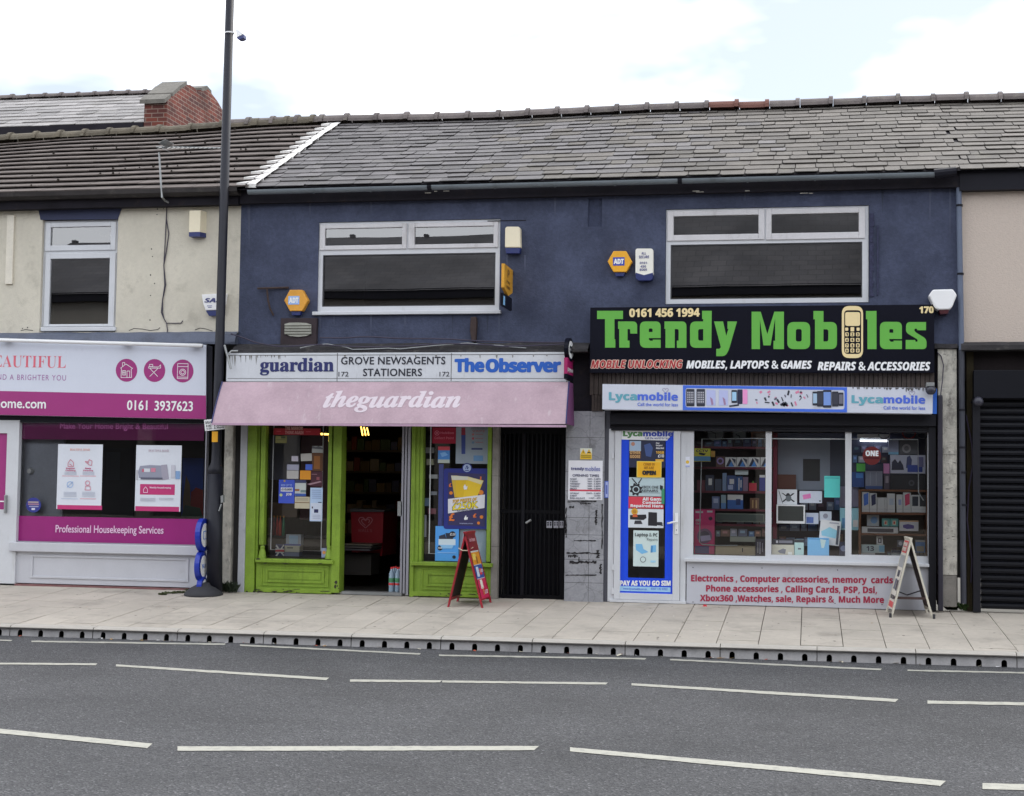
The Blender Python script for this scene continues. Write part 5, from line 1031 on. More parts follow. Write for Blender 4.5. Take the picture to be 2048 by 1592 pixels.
# ================================================================== THINGS IN THE SHOP WINDOWS
def item(nm, label, cat, r, y, depth, col, prints=(), texts=(), group=None, tilt=0, bevel=0):
    """a box, card or poster whose printed front is built from coloured areas; r and prints are photo rectangles on its own front plane"""
    kk = 1.6 if y > .09 else 1.25  # goods deeper inside get paler colours, standing in for shop lighting
    mt = col if not isinstance(col, tuple) else flat(*col, kk)
    x0, x1, z0, z1 = RR(r, y); cx, cz = (x0+x1)/2, z0
    ca, sa = math.cos(tilt), math.sin(tilt)
    rt = lambda v: Vector((cx+(v.x-cx)*ca-(v.z-cz)*sa, v.y, cz+(v.x-cx)*sa+(v.z-cz)*ca))
    m = MB(); m.box(x0, x1, y, y+depth, z0, z1, mt); e = .0012
    for k, q in enumerate(prints):
        c = q[1] if not isinstance(q[1], tuple) else flat(*q[1], kk); yy = y-e*(1+k*.6)
        if len(q[0]) == 4 and not isinstance(q[0][0], tuple):
            a, b, c0, d = RR(q[0], yy); m.face([(a, yy, c0), (b, yy, c0), (b, yy, d), (a, yy, d)], c)
        else: m.face([(P(u, v, yy).x, yy, P(u, v, yy).z) for u, v in q[0]], c)
    if tilt: m.v = [rt(v) for v in m.v]
    ob = m.build(nm); tag(ob, label, cat, group)
    for t in texts:
        k = text(t[0], t[1], y-.0075, t[2] if not isinstance(t[2], tuple) else flat(*t[2]), ob, t[3] if len(t) > 3 else 'bold', t[4] if len(t) > 4 else .01)
    return ob
def disc(cx, cy, r, k=20): return [(p.x, p.y) for p in circ(cx, cy, r, k)]
def lines(x0, y0, x1, y1, n, c, gap=.5): h = (y1-y0)/n; return [((x0, y0+i*h, x1-(x1-x0)*(.3 if i % 3 == 2 else 0), y0+i*h+h*gap), c) for i in range(n)]
RD, BK, WT2, GY = (150, 40, 52), (30, 30, 36), (214, 214, 216), (120, 122, 130)
# ---- phone shop, display shelving
def shelfset(label, boards, ups, mt, y0, y1):
    t = thing('display_shelves', label, 'shelves', (PX((boards[0][0]+boards[0][1])/2, boards[0][2], y0), (y0+y1)/2, PZ(1600, 1118, y0)))
    for a, b, py in boards: x0, x1, z0, z1 = RR((a, py-2, b, py+2.2), y0); MB().box(x0, x1, y0, y1, z0, z1).build('shelf', mt, t)
    for a, b, pa, pb in ups: MB().pbox((a, pa, b, pb), y0-.003, y1+.003).build('upright', mt, t)
    return t
MAR = mat('maroon_shelf', C(96, 24, 44, 1.25), .5, var=.1); WOOD = mat('brown_wood_shelf', C(130, 84, 54, 1.2), .55, var=.15, vs=5)
shelfset('dark maroon shelves of small boxes behind the left pane of phone shop', [(1387, 1549, 936), (1387, 1549, 984), (1387, 1549, 1020), (1387, 1549, 1050), (1387, 1549, 895)], [(1546, 1554, 866, 1085)], MAR, .28, .6)
shelfset('brown wooden shelves of phone boxes behind the right pane', [(1721, 1853, 981), (1721, 1853, 1027), (1721, 1853, 1069)], [(1718, 1722, 979, 1119), (1852, 1855.5, 979, 1119)], WOOD, .16, .5)
MB().pbox((1387, 860, 1545, 1115), .62, .64).build('back_board', mat('dark_back_board', C(56, 46, 50, 1.1), .9), NB)
MB().pbox((1722, 985, 1853, 1119), .505, .52).build('back_board', mat('tan_back_board', C(126, 110, 96, 1.1), .9), NB)
I = item
def clock(label, cx, cy, r, square, y):
    t = thing('wall_clock', label, 'clock', P(cx, cy+r, y)); m = MB(); sh = [(cx-r, cy-r), (cx+r, cy-r), (cx+r, cy+r), (cx-r, cy+r)] if square else disc(cx, cy, r)
    m.pprism(sh, y, y+.03); m.build('rim', flat(70, 72, 80), t); s2 = [(cx+(a-cx)*.88, cy+(b-cy)*.88) for a, b in sh]; decal([s2], y-.002, flat(150, 156, 160), t, 'dial'); strokes([[(cx, cy), (cx-r*.55, cy-r*.25)], [(cx, cy), (cx+r*.05, cy+r*.6)]], .008, y-.004, DKP, t, 'hand')
clock('round pale wall clock high in the left pane', 1431, 867, 18, False, .5); clock('square pale wall clock high in the left pane', 1479, 872, 14, True, .5)
I('picture_frame', 'tan framed picture hanging behind the first mullion', 'picture', (1502, 862, 1548, 890), .5, .02, (136, 96, 76), [((1506, 866, 1544, 886), (104, 78, 70))])
I('sticker', 'yellow and blue camera warning sticker inside the left pane', 'sticker', (1386.5, 897, 1421, 923), .038, .002, (214, 206, 60), [((1386.5, 912.5, 1421, 922), (90, 150, 196)), ([(1398, 905), (1412, 907), (1408, 911), (1398, 909)], BK)], [('CCTV', (1392, 899, 1416, 904), BK)])
I('price_card', 'small orange price card beside the yellow camera sticker', 'card', (1422, 902, 1430, 914), .2, .002, (216, 150, 70))
I('box', 'brown headphone box with round picture on top maroon shelf', 'box', (1432, 913, 1449, 934), .3, .1, (88, 64, 60), [(disc(1440.5, 922, 7), (140, 120, 170)), (disc(1440.5, 922, 4), (70, 50, 60))])
for i, (a, b) in enumerate(((1450.6, 1472.5), (1473.4, 1495.5), (1496.4, 1519.5), (1521, 1543))):
    I('box', 'white box with blue triangle pictures, %s on top maroon shelf' % ['leftmost of four', 'second of four', 'third of four', 'rightmost of four'][i], 'box', (a, 914.5, b, 934), .3, .1, WT2, [([(a+1, 933), (a+9, 916), (a+18, 933)], (40, 46, 66)), ([(a+6, 933), (a+12, 922), (a+17, 933)], (74, 130, 200)), ([(a+12, 916), (a+21, 919), (a+20, 928)], (60, 66, 80))], group='white boxes on the top maroon shelf')
PK = [((1394, 960, 1410, 982), (92, 40, 52), 'dark red gadget pack at the far left of the second maroon shelf', []), ((1411, 950, 1428, 982), (44, 50, 70), 'dark blue blister pack with white plug on second maroon shelf', [((1417, 957, 1424, 970), WT2)]), ((1430, 958, 1443, 982), (60, 68, 86), 'plain slate blue pack on second maroon shelf', []),
      ((1445, 946, 1453, 982), (110, 130, 160), 'tall narrow pale blue pack on second maroon shelf', []), ((1454, 951, 1471.5, 982), (56, 74, 120), 'blue pack with white charger picture on second maroon shelf', [((1459, 958, 1468, 968), WT2), ((1456, 970, 1466, 979), (150, 160, 190))]), ((1472.5, 953, 1485, 982), (50, 80, 130), 'blue pack with white cable stripe on second maroon shelf', [((1477, 956, 1479, 980), WT2), ((1481, 960, 1483, 975), WT2)]),
      ((1486, 954, 1496, 982), (120, 100, 120), 'dull mauve pack on second maroon shelf', []), ((1498, 966, 1513, 982), (176, 50, 64), 'red strawberry shaped speaker on second maroon shelf', [([(1503, 966), (1506, 961), (1509, 966)], (80, 130, 60))]), ((1519, 950, 1530, 982), (56, 60, 130), 'indigo pack with white top beside the first mullion', [((1519, 950, 1530, 955), WT2)])]
for r, c, lb_, pr_ in PK: I('pack', lb_, 'pack', r, .31, .05, c, pr_, group='small packs on the maroon shelves')
I('box', 'slim white box lying on packs of the second maroon shelf', 'box', (1470, 940, 1496, 949.5), .34, .08, (186, 196, 200))
for r, c, lb_, pr_ in [((1424, 993, 1439, 1019), (92, 104, 140), 'grey blue pack at left of the third maroon shelf', [((1427, 997, 1436, 1006), (150, 160, 184))]), ((1442, 990, 1452, 1019), (130, 150, 160), 'pale tall pack on the third maroon shelf', [((1442, 1006, 1452, 1019), (80, 120, 170))]), ((1455, 989.5, 1486, 1018.5), (48, 92, 160), 'blue box with white top on the third maroon shelf', [((1455, 989.5, 1486, 1000), (196, 206, 214)), ((1472, 998, 1481, 1010), (30, 50, 100))]), ((1500, 996, 1518, 1019), (96, 66, 50), 'brown patterned pack on the third maroon shelf', [((1504, 1000, 1507, 1016), (150, 120, 80)), ((1511, 1000, 1514, 1016), (150, 120, 80))]), ((1532, 992, 1543, 1018), (110, 112, 118), 'grey pack half hidden by the first mullion', [])]: I('pack', lb_, 'pack', r, .31, .08, c, pr_, group='small packs on the maroon shelves')
I('box', 'large pink box with black gear picture at bottom left of the phone shop window', 'box', (1388, 1019, 1429, 1108), .12, .12, (196, 50, 110), [((1391, 1022, 1406, 1026), (230, 190, 210)), ((1414, 1021, 1425, 1025), (230, 190, 210)), (disc(1409, 1072, 15), (110, 80, 110)), (disc(1409, 1072, 10), (70, 60, 80)), ([(1400, 1072), (1420, 1070), (1422, 1080), (1402, 1083)], (170, 160, 190)), ((1390, 1092, 1418, 1107), (80, 70, 120)), (disc(1421, 1037, 4, 10), (50, 30, 50))], [('450W', (1391, 1038, 1402, 1043), WT2), ('13cm', (1391, 1045, 1401, 1049), WT2)])
I('box', 'clear greenish display box under the third maroon shelf', 'box', (1431, 1027, 1529, 1044), .3, .2, (104, 112, 104), [((1433, 1029, 1527, 1042), (66, 76, 72))])
I('box', 'flat grey box lying low in the left pane', 'box', (1460, 1074, 1510, 1083.5), .2, .3, (150, 156, 146))
I('box', 'long cream box lying on the base of the left pane', 'box', (1431, 1092, 1510, 1110), .12, .2, (182, 168, 140), [((1484, 1096, 1486, 1104), BK)])
I('box', 'dark box with white tool pictures at the foot of first mullion', 'box', (1511, 1078, 1529, 1112), .12, .1, (52, 50, 70), [((1515, 1084, 1516.5, 1106), (170, 170, 180)), ((1519, 1084, 1521, 1108), (150, 150, 170)), ((1524, 1086, 1525.5, 1104), (150, 150, 170))])
# middle pane
I('box', 'white box with black drone picture in the middle pane', 'box', (1554.5, 979, 1594, 1009), .25, .12, (190, 192, 196), [([(1563, 986), (1566, 986), (1590, 1003), (1587, 1004)], BK), ([(1586, 986), (1589, 987), (1567, 1004), (1564, 1003)], BK), (disc(1576, 990, 4, 10), BK), (disc(1577, 997, 6, 12), (90, 96, 100)), ([(1557, 981), (1558, 981), (1566, 1007), (1565, 1007)], (60, 60, 64))])
I('tablet', 'white framed tablet with blank dark screen under the drone box', 'tablet', (1553, 1009.5, 1610, 1047), .2, .05, (206, 208, 210), [((1556, 1012, 1607, 1042), (44, 46, 44))])
I('box', 'white box with pink slipper picture beside the drone box', 'box', (1599, 982, 1644, 1006), .25, .12, (180, 184, 196), [([(1605, 990), (1621, 987), (1622, 996), (1607, 999)], (204, 110, 160)), ((1638, 1001, 1642, 1003), BK)])
I('carrier_bag', 'bright teal carrier bag hanging in the middle pane', 'bag', (1648.5, 952, 1680, 995), .2, .05, (84, 190, 184), [((1650, 955, 1678, 957), (64, 160, 160))])
I('box', 'white box with blue kettle picture behind the tablet', 'box', (1611, 1026, 1637, 1048), .3, .12, (176, 182, 200), [((1613, 1034, 1627, 1046), (84, 104, 160))])
I('box', 'small white box with grey ring right of the tablet', 'box', (1639, 1023, 1663, 1042), .32, .12, (180, 186, 198), [(disc(1651, 1032, 5, 12), (130, 130, 142))])
I('box', 'white leaning box with pale blue roof picture in the middle pane', 'box', (1637, 1041, 1678, 1090), .2, .1, (196, 198, 204), [([(1640, 1064), (1656, 1054), (1672, 1060), (1670, 1076), (1642, 1072)], (130, 180, 220)), ((1671, 1050, 1676, 1088), (70, 74, 84)), ((1655, 1044, 1674, 1047), (150, 150, 160))], tilt=-.09)
I('box', 'large light blue box low in the middle pane', 'box', (1615, 1076, 1658, 1116), .12, .1, (110, 160, 212), [((1617, 1077, 1657, 1079), (70, 130, 180)), ([(1640, 1078), (1652, 1080), (1648, 1096), (1643, 1096)], (170, 190, 190))])
I('box', 'dark glossy box with round logo low beside the second mullion', 'box', (1679, 1084, 1697, 1116), .14, .1, (40, 42, 64), [(disc(1687, 1097, 6, 12), (110, 116, 140))])
I('box', 'long dark box with pale words low in the middle pane', 'box', (1543.5, 1078.5, 1588, 1089), .14, .1, (42, 42, 50), [((1558, 1081, 1585, 1086), (110, 110, 120)), ((1552, 1081, 1556, 1086), (170, 170, 176))])
I('box', 'cream box with grey tap picture low in the middle pane', 'box', (1543.5, 1089.5, 1588, 1114), .12, .1, (178, 174, 160), [([(1555, 1102), (1566, 1097), (1572, 1099), (1570, 1108), (1560, 1106)], (110, 112, 120)), ((1576, 1104, 1584, 1112), (196, 196, 190))])
I('box', 'pale teal box with dark top low in the middle pane', 'box', (1589, 1079, 1607.5, 1114), .13, .1, (160, 186, 184), [((1589, 1079, 1607.5, 1085), (50, 50, 56)), ((1596, 1096, 1602, 1099), (80, 80, 90))])
I('box', 'grey lilac box leaning behind the second mullion', 'box', (1679, 973, 1717, 1014), .42, .1, (118, 116, 136))
I('box', 'sky blue box with white house pictures behind the second mullion', 'box', (1680, 1016, 1717, 1060), .36, .1, (136, 184, 214), [((1706, 1040, 1716, 1054), (210, 216, 220)), ((1684, 1036, 1698, 1056), (90, 140, 180))])
I('box', 'brown wooden box behind the drone box', 'box', (1555, 949, 1592, 978), .5, .1, (84, 50, 40))
I('backdrop', 'pale grey backing panel behind the upper middle pane', 'panel', (1556, 866, 1690, 980), .62, .03, (128, 134, 146), [((1606, 918, 1640, 962), (44, 44, 44)), ((1660, 870, 1690, 980), (64, 66, 80)), ((1556, 866, 1690, 876), (70, 74, 92))])
I('backdrop', 'dark plum backing panel low behind the middle pane', 'panel', (1556, 982, 1690, 1116), .7, .03, (66, 52, 66))
I('backdrop', 'dark blue backing panel high behind the right pane', 'panel', (1703, 866, 1856, 978), .52, .03, (54, 58, 80))
# right pane
I('sticker', 'round red sticker with white lettering inside the right pane', 'sticker', (1742, 910, 1745, 913), .04, .001, (190, 70, 70), [(disc(1743.6, 911.5, 18.5), (196, 74, 76)), ((1729, 914, 1759, 918), (150, 50, 56))], [('ONE', (1731, 901, 1757, 912.5), WT2, 'bold', .03)])
I('box', 'white box with horse riding picture high in the right pane', 'box', (1781, 910, 1851, 947), .25, .12, (178, 180, 198), [([(1783, 940), (1784, 924), (1790, 918), (1796, 926), (1800, 920), (1806, 930), (1808, 940)], (44, 44, 66)), ([(1812, 936), (1814, 914), (1820, 911), (1824, 920), (1822, 936)], (64, 70, 110)), ((1815, 930, 1845, 944), (50, 70, 150)), ((1835, 914, 1847, 934), (110, 110, 150))])
I('box', 'dark grey box with silver sphere picture at top of right pane', 'box', (1799, 880, 1837, 908.5), .3, .1, (84, 84, 88), [(disc(1813, 897, 9), (140, 138, 140)), (disc(1813, 897, 5), (96, 94, 98))])
I('box', 'pale lilac box at the top of the right pane', 'box', (1777, 880, 1797, 909), .32, .1, (140, 146, 168), [((1777, 904, 1797, 909), (120, 170, 210))])
I('box', 'bright green card box left in the right pane', 'box', (1713, 927, 1730.5, 943), .3, .05, (84, 170, 76)); I('box', 'deep blue box beneath the green card box', 'box', (1704, 944, 1728, 974), .34, .1, (40, 66, 120), [((1712, 946, 1726, 956), (60, 110, 170))])
I('box', 'grey striped heater box under the round red sticker', 'box', (1731, 942, 1765, 978), .26, .12, (120, 124, 140), [((1740, 944, 1741, 970), (150, 154, 166)), ((1752, 944, 1753, 970), (150, 154, 166)), ((1731, 972, 1765, 978), (56, 80, 130))])
I('box', 'small pink box beside the round red sticker', 'box', (1767, 927, 1779, 947), .28, .05, (200, 130, 176)); I('box', 'tall dark mauve box under the small pink box', 'box', (1768, 948, 1780, 979), .28, .08, (74, 66, 80), [((1771, 952, 1777, 966), (140, 130, 140))])
I('speaker', 'black speaker box on top of the wooden shelves', 'speaker', (1781, 949, 1851, 979), .24, .15, (28, 28, 34), [(disc(1823, 966, 6, 14), (70, 72, 80)), (disc(1823, 966, 3, 10), (30, 30, 34))])
for i, (a, b, t_, c) in enumerate(((1724, 1738.6, 984, (70, 110, 190)), (1739.4, 1753.5, 986, (40, 44, 80)), (1754.5, 1769.5, 995, (206, 208, 214)), (1770.2, 1773.6, 995, (96, 100, 120)), (1774.4, 1790, 987, (176, 184, 214)), (1793, 1805.5, 989, (150, 160, 196)), (1806.5, 1821.5, 985, (190, 60, 96)), (1822.4, 1852, 990, (34, 38, 52)))):
    lab = ['with blue curved phone picture', 'with dark phone picture', 'shorter and blank', 'seen only as a thin edge', 'tall and pale lilac', 'with pale blue phone picture', 'with pink and black phone picture', 'widest with black phone picture'][i]
    pr_ = [((a, 1018, b, 1018.6), (160, 160, 170))]
    if i in (0, 1, 6): pr_ += [([(a+3, t_+5), (b-2, t_+1), (b-2, 1008), (a+4, 1012)], c)]
    elif i in (4, 5): pr_ += [((a+4, t_+10, b-3, 1010), c)]
    elif i == 7: pr_ += [((a+2, t_+3, a+14, 1012), c), ((a+17, t_, b, 1013), (60, 62, 66))]
    I('phone_box', 'white phone box %s, on the upper wooden shelf' % lab, 'phone box', (a, t_, b, 1025), .18, .06, (212, 214, 222), pr_, group='phone boxes on the upper wooden shelf')
I('box', 'pale box with blue bottle picture on the middle wooden shelf', 'box', (1734, 1030, 1758, 1052), .32, .06, (176, 182, 186), [(disc(1748, 1040, 7, 12), (120, 156, 200))])
for i, a in enumerate((1764, 1781)): I('box', 'small teal bulb box, %s of the pair on the middle wooden shelf' % ('left', 'right')[i], 'box', (a, 1037, a+15.5, 1053), .3, .06, (96, 160, 156), [((a+4, 1041, a+11, 1050), (196, 190, 170)), ((a+6, 1043, a+9, 1048), (190, 80, 60))], group='teal bulb boxes')
I('box', 'white box with purple speaker picture on the middle wooden shelf', 'box', (1799, 1041, 1837, 1062), .22, .08, (194, 192, 200), [([(1806, 1050), (1816, 1048), (1828, 1051), (1828, 1057), (1814, 1058), (1806, 1055)], (96, 84, 140)), ((1799, 1041, 1837, 1043.5), (190, 150, 110))])
I('box', 'long white box with dark sound bar picture on the middle wooden shelf', 'box', (1724, 1054, 1796, 1067.5), .18, .08, (204, 206, 212), [((1735, 1057, 1787, 1064.5), (56, 54, 64))])
I('box', 'tiny white box with dark watch picture on the lowest wooden shelf', 'box', (1753, 1072, 1766, 1089), .26, .05, (200, 200, 206), [((1756, 1076, 1763, 1086), (60, 60, 70)), ((1758, 1078, 1761, 1084), (190, 190, 196))])
I('box', 'white box printed thirteen at bottom of the wooden shelves', 'box', (1723, 1089.5, 1769, 1105.5), .19, .08, (180, 196, 220), [((1758, 1091, 1769, 1104), (120, 170, 220))], [('13', (1733, 1092, 1748, 1102), (90, 96, 110))])
I('box', 'plain white box at the bottom left of the wooden shelves', 'box', (1722.5, 1106, 1750, 1119), .18, .08, (206, 210, 216)); I('box', 'plain black box beside the plain white box at the bottom', 'box', (1751, 1106, 1772, 1119), .18, .08, (34, 34, 42))
I('box', 'pale box with dark lid at the foot of right pane', 'box', (1783, 1101, 1801, 1119), .2, .08, (184, 192, 200), [((1783, 1101, 1801, 1107), (54, 66, 90))]); I('box', 'grey box with white dial on the lowest wooden shelf', 'box', (1795, 1080, 1808, 1094), .26, .06, (96, 96, 106), [(disc(1801, 1087, 4, 10), (180, 180, 186))])
I('box', 'blue landscape picture box at the right end of lowest shelf', 'box', (1831, 1080, 1850, 1105), .24, .06, (84, 120, 170), [((1833, 1092, 1848, 1103), (150, 140, 120)), ((1831, 1080, 1850, 1084), (150, 150, 150))])
LED = mat('white_led_tube', C(206, 208, 210, 1.2), .3, var=0); ly_ = .10
def tube(label, pts, nm='light_strip'): tag(MB().tube([P(a, b, ly_) for a, b in pts], .007, 6).build(nm, LED), label, 'light strip', 'thin white light strips inside the shop windows')
tube('thin white light strip looping round the inside of the phone shop window', [(1475, 1091), (1440, 1091), (1405, 1089), (1399, 1084), (1404, 878), (1500, 877), (1836, 879), (1837, 985), (1847, 1001)])
# posters on the phone shop door
dy = .006
I('poster', 'dark poster with bearded man picture at the top of the blue door', 'poster', (1258, 881, 1330, 935), dy, .002, (34, 38, 62), [((1259, 882, 1282, 902), (150, 170, 190)), (disc(1266, 888, 4, 10), (170, 120, 100)), ((1260, 902, 1282, 917), (90, 60, 40)), ([(1288, 890), (1300, 886), (1306, 896), (1302, 914), (1292, 912)], (60, 80, 130)), ((1311, 918.5, 1327, 923), (206, 160, 60))], [('Our', (1312, 884.5, 1319, 888), WT2), ('largest', (1312, 889, 1325, 893), WT2), ('data deal', (1312, 894, 1328, 898), WT2), ('10GB', (1312, 902, 1328, 907.5), (220, 170, 70)), ('£10', (1316, 908.5, 1328, 915), WT2), ('OTHER', (1260, 902, 1281, 908), (200, 160, 110)), ('GOOSE', (1260, 910, 1280, 916), (200, 160, 110))])
I('sign', 'yellow open sign on the blue shop door', 'sign', (1273.5, 922.5, 1323, 955), dy-.012, .003, (226, 196, 90), [((1275, 924, 1321.5, 953.5), (222, 164, 30))], [('OPEN', (1284.5, 941, 1312, 950), BK, 'bold', .05), ('COME IN', (1287, 926, 1310, 931), (150, 100, 20), 'bi', 0), ("WE ARE", (1288, 933, 1308, 938), (150, 100, 20), 'bi', 0)])
cog = [(1272+math.cos(t*math.pi/16)*(13 if (t//2) % 2 else 10), 979+math.sin(t*math.pi/16)*(13 if (t//2) % 2 else 10)) for t in range(32)]
I('poster', 'grey games console repair poster with black cog on the blue door', 'poster', (1258, 955, 1328.5, 992.5), dy, .002, (168, 186, 190), [(cog, BK), (disc(1272, 979, 7), (168, 186, 190)), (disc(1272, 979, 5), BK), ([(1263, 957), (1265, 956), (1275, 968), (1273, 969)], BK), ([(1283, 956), (1284, 957), (1278, 967), (1276, 966)], BK), ([(1320, 970), (1326, 972), (1325, 984), (1320, 978)], BK), ((1282, 985.5, 1320, 986), (90, 96, 100))], [('XBOX ONE', (1283, 971.5, 1317, 977), BK, 'sans', .01), ('REPAIRS', (1283, 979, 1316, 984), BK, 'sans', .01)])
I('poster', 'red poster about repairing game consoles on the blue door', 'poster', (1257, 993.5, 1327.5, 1017), dy, .002, (196, 58, 74), [], [('All Game', (1285, 994.5, 1327, 1001.5), WT2, 'bold', .02), ('Consoles', (1285, 1002, 1327, 1008), WT2, 'bold', .02), ('Repaired Here', (1261, 1008.5, 1326, 1016.5), WT2, 'bold', .02)])
I('poster', 'white poster with two black consoles and gold rosette', 'poster', (1256.5, 1018, 1327, 1055.5), dy, .002, (198, 204, 208), [([(1260, 1030), (1292, 1029), (1293, 1036), (1287, 1040), (1260, 1039)], BK), ([(1297, 1024), (1314, 1025), (1314, 1052), (1296, 1051)], BK), ([(1270, 1041), (1282, 1041), (1285, 1048), (1268, 1048)], (50, 50, 56)), ([(1314, 1044), (1324, 1044), (1326, 1052), (1314, 1050)], (40, 40, 46)), (disc(1269, 1023, 6.5, 14), (206, 160, 50)), (disc(1269, 1023, 4, 12), (170, 120, 40)), ([(1266, 1028), (1274, 1028), (1275, 1034), (1265, 1034)], (190, 90, 50))])
I('poster', 'white laptop repair poster low on the blue door', 'poster', (1266.5, 1061, 1317, 1133), dy, .002, (190, 206, 204), [([(1271, 1088), (1284, 1088), (1287, 1098), (1297, 1104), (1284, 1108), (1272, 1100)], (110, 170, 210)), ([(1302, 1091), (1312, 1090), (1312, 1104), (1301, 1105)], (110, 170, 210)), ([(1302, 1091), (1306, 1092), (1305, 1105), (1301, 1105)], (70, 130, 180)), ((1301, 1121, 1311, 1125), (150, 196, 220)), (disc(1286, 1119, 6, 12), (80, 84, 90)), (disc(1286, 1119, 4.8, 12), (190, 206, 204))], [('Laptop & PC', (1270, 1066, 1315, 1075), BK, 'bold', .0), ('Repairs', (1294, 1076, 1315, 1083), (90, 100, 100), 'sans', 0)])
I('sticker', 'small white alarm sticker on the frame beside the door handle side', 'sticker', (1371, 913.5, 1379.5, 934), -.003, .002, (206, 208, 220), [(disc(1375, 924, 3.5, 10), (206, 170, 60)), ((1371, 931, 1379.5, 934), (150, 160, 200))])
I('sticker', 'green painted plastic tape blob on the edge of the blue door', 'tape', (1323, 978, 1329, 1008), -.006, .012, (56, 130, 96), [], bevel=.003)
I('sticker', 'tall blue and white sticker on the dark edge of marble pier', 'sticker', (1209, 962, 1217.5, 996), .004, .003, (90, 110, 190), [((1211, 964, 1215.5, 994), (170, 180, 220)), ((1212, 970, 1214.5, 988), (80, 96, 170))])
# opening times and warning signs on the marble pier
I('sign', 'white opening times sign on the marble pier', 'sign', (1136.5, 921, 1205, 1000), -.042, .008, (214, 214, 222), [((1139.5, 979.2, 1201.5, 982.6), (190, 60, 80))], [('trendy', (1142, 934, 1168, 942), (50, 54, 110), 'bold', .01), ('mobiles', (1170, 933, 1200, 942), (80, 90, 160), 'sans', .005), ('OPENING TIMES', (1145, 948.5, 1198, 953.5), (50, 54, 90), 'sans', .02)] +
  [(d_, (1140, 956.5+i*4.8+(4.5 if i > 4 else 0), 1140+len(d_)*2.3, 959.6+i*4.8+(4.5 if i > 4 else 0)), (60, 64, 90), 'sans', .02) for i, d_ in enumerate(('MONDAY', 'TUESDAY', 'WEDNESDAY', 'THURSDAY', 'FRIDAY', 'SATURDAY', 'SUNDAY'))] + [(d_, (1201-len(d_)*2.15, 956.5+i*4.8+(4.5 if i > 4 else 0), 1201, 959.6+i*4.8+(4.5 if i > 4 else 0)), (60, 64, 90), 'sans', .02) for i, d_ in enumerate(('9AM - 5.30PM', '9AM - 5.30PM', '9AM - 5.30PM', '9AM - 5.30PM', '9AM - 5.30PM', '10AM - 5.30PM', 'CLOSED'))] + [('BANK HOLIDAYS', (1140, 994.6, 1170, 997.8), (60, 64, 90), 'sans', .02), ('11AM - 4PM', (1178, 994.6, 1201, 997.8), (60, 64, 90), 'sans', .02)])
I('sign', 'small yellow double triangle warning sign above the opening times', 'sign', (1160, 896.5, 1184, 919), -.04, .006, (206, 208, 196), [([(1161, 908), (1166.5, 898), (1172, 908)], (220, 176, 30)), ([(1172.5, 908), (1178, 898), (1183.5, 908)], (220, 176, 30)), ((1160.5, 908.5, 1183.5, 918.5), (214, 176, 40)), ((1166, 902, 1167, 906), BK), ((1175, 904, 1181, 906), BK), ((1162, 911, 1182, 912), (90, 80, 40)), ((1162, 914, 1182, 915), (90, 80, 40))])
# ================================================================== NEWSAGENT WINDOW AND SHOP INSIDE
gy_ = .046
I('banner', 'red newspaper banner across the top of the newsagent window', 'banner', (547, 857, 641, 870), gy_, .002, (150, 24, 38), [((553, 862, 562, 863), (190, 90, 100)), ((612, 863, 622, 864), (190, 90, 100))], [('THE MIRROR', (570, 852.5, 606, 860), (170, 130, 120), 'bold', .03), ('THINK AGAIN', (570, 861.5, 607, 868.5), (190, 130, 130), 'bold', .03)])
for r, c, lb_, pr_ in (((551, 872, 573.5, 886), (128, 126, 78), 'dull yellow notice card under the red banner', [((553, 879, 571, 880), (70, 70, 50)), ((562, 873, 571, 877), (60, 70, 50))]), ((624, 892, 646.5, 905.5), (150, 152, 152), 'grey and white notice card at upper right of newsagent window', [([(624, 892), (632, 894), (637, 892), (646, 896), (646, 899), (624, 897)], (80, 82, 90))]), ((583, 912, 596.5, 922.5), (180, 176, 190), 'small blank lilac card in newsagent window', []), ((602, 907, 624, 922), (172, 170, 166), 'blank white card tilted in newsagent window', []), ((574, 929, 597.5, 940), (150, 152, 172), 'wide blank grey card in newsagent window', []), ((573.5, 941, 597, 957.5), (170, 168, 166), 'tall blank white card below the wide grey card', []), ((600, 941, 621.5, 959), (206, 136, 30), 'bright orange card in newsagent window', []), ((611, 928.5, 624.5, 940), (64, 96, 190), 'small bright blue card above the orange card', [])):
    I('notice_card', lb_, 'card', r, gy_, .002, c, pr_, group='cards stuck in the newsagent window', tilt=.05 if 'tilted' in lb_ else 0)
I('poster', 'brown and orange poster at the right of newsagent window', 'poster', (624, 906, 646, 942), gy_+.002, .002, (84, 50, 24), [((628, 912, 640, 938), (130, 80, 30))])
I('poster', 'dark maroon poster with pale drawing in newsagent window', 'poster', (621.5, 943, 645, 973), gy_+.002, .002, (64, 26, 40), [((633, 954, 639, 960), (130, 70, 80)), ((623, 948, 634, 949), (150, 110, 120)), ([(614, 968), (640, 962), (644, 964), (620, 970)], (150, 120, 130))])
I('poster', 'bright blue lottery poster printed with a cash prize', 'poster', (557.5, 959.5, 589, 1006.5), gy_, .002, (56, 78, 180), [((561.5, 975, 585.5, 983), (206, 208, 214)), (disc(562, 990, 3, 10), (180, 190, 130)), (disc(569, 962, 2, 8), (180, 150, 60))], [('£10,000', (563, 976.5, 584, 981.5), (60, 60, 90)), ('JOB', (572, 986, 583, 992), WT2), ('WIN UP TO', (562, 968, 584, 973), (140, 160, 220))])
I('poster', 'white leaflet with brown burger picture in newsagent window', 'poster', (590, 964, 612, 992.5), gy_, .002, (176, 182, 180), [((590, 987, 612, 992.5), (50, 80, 150)), ((590, 978, 599, 982), (140, 90, 50)), ((601, 980, 612, 985), (110, 130, 130)), ((590, 960, 612, 966), (50, 56, 90))])
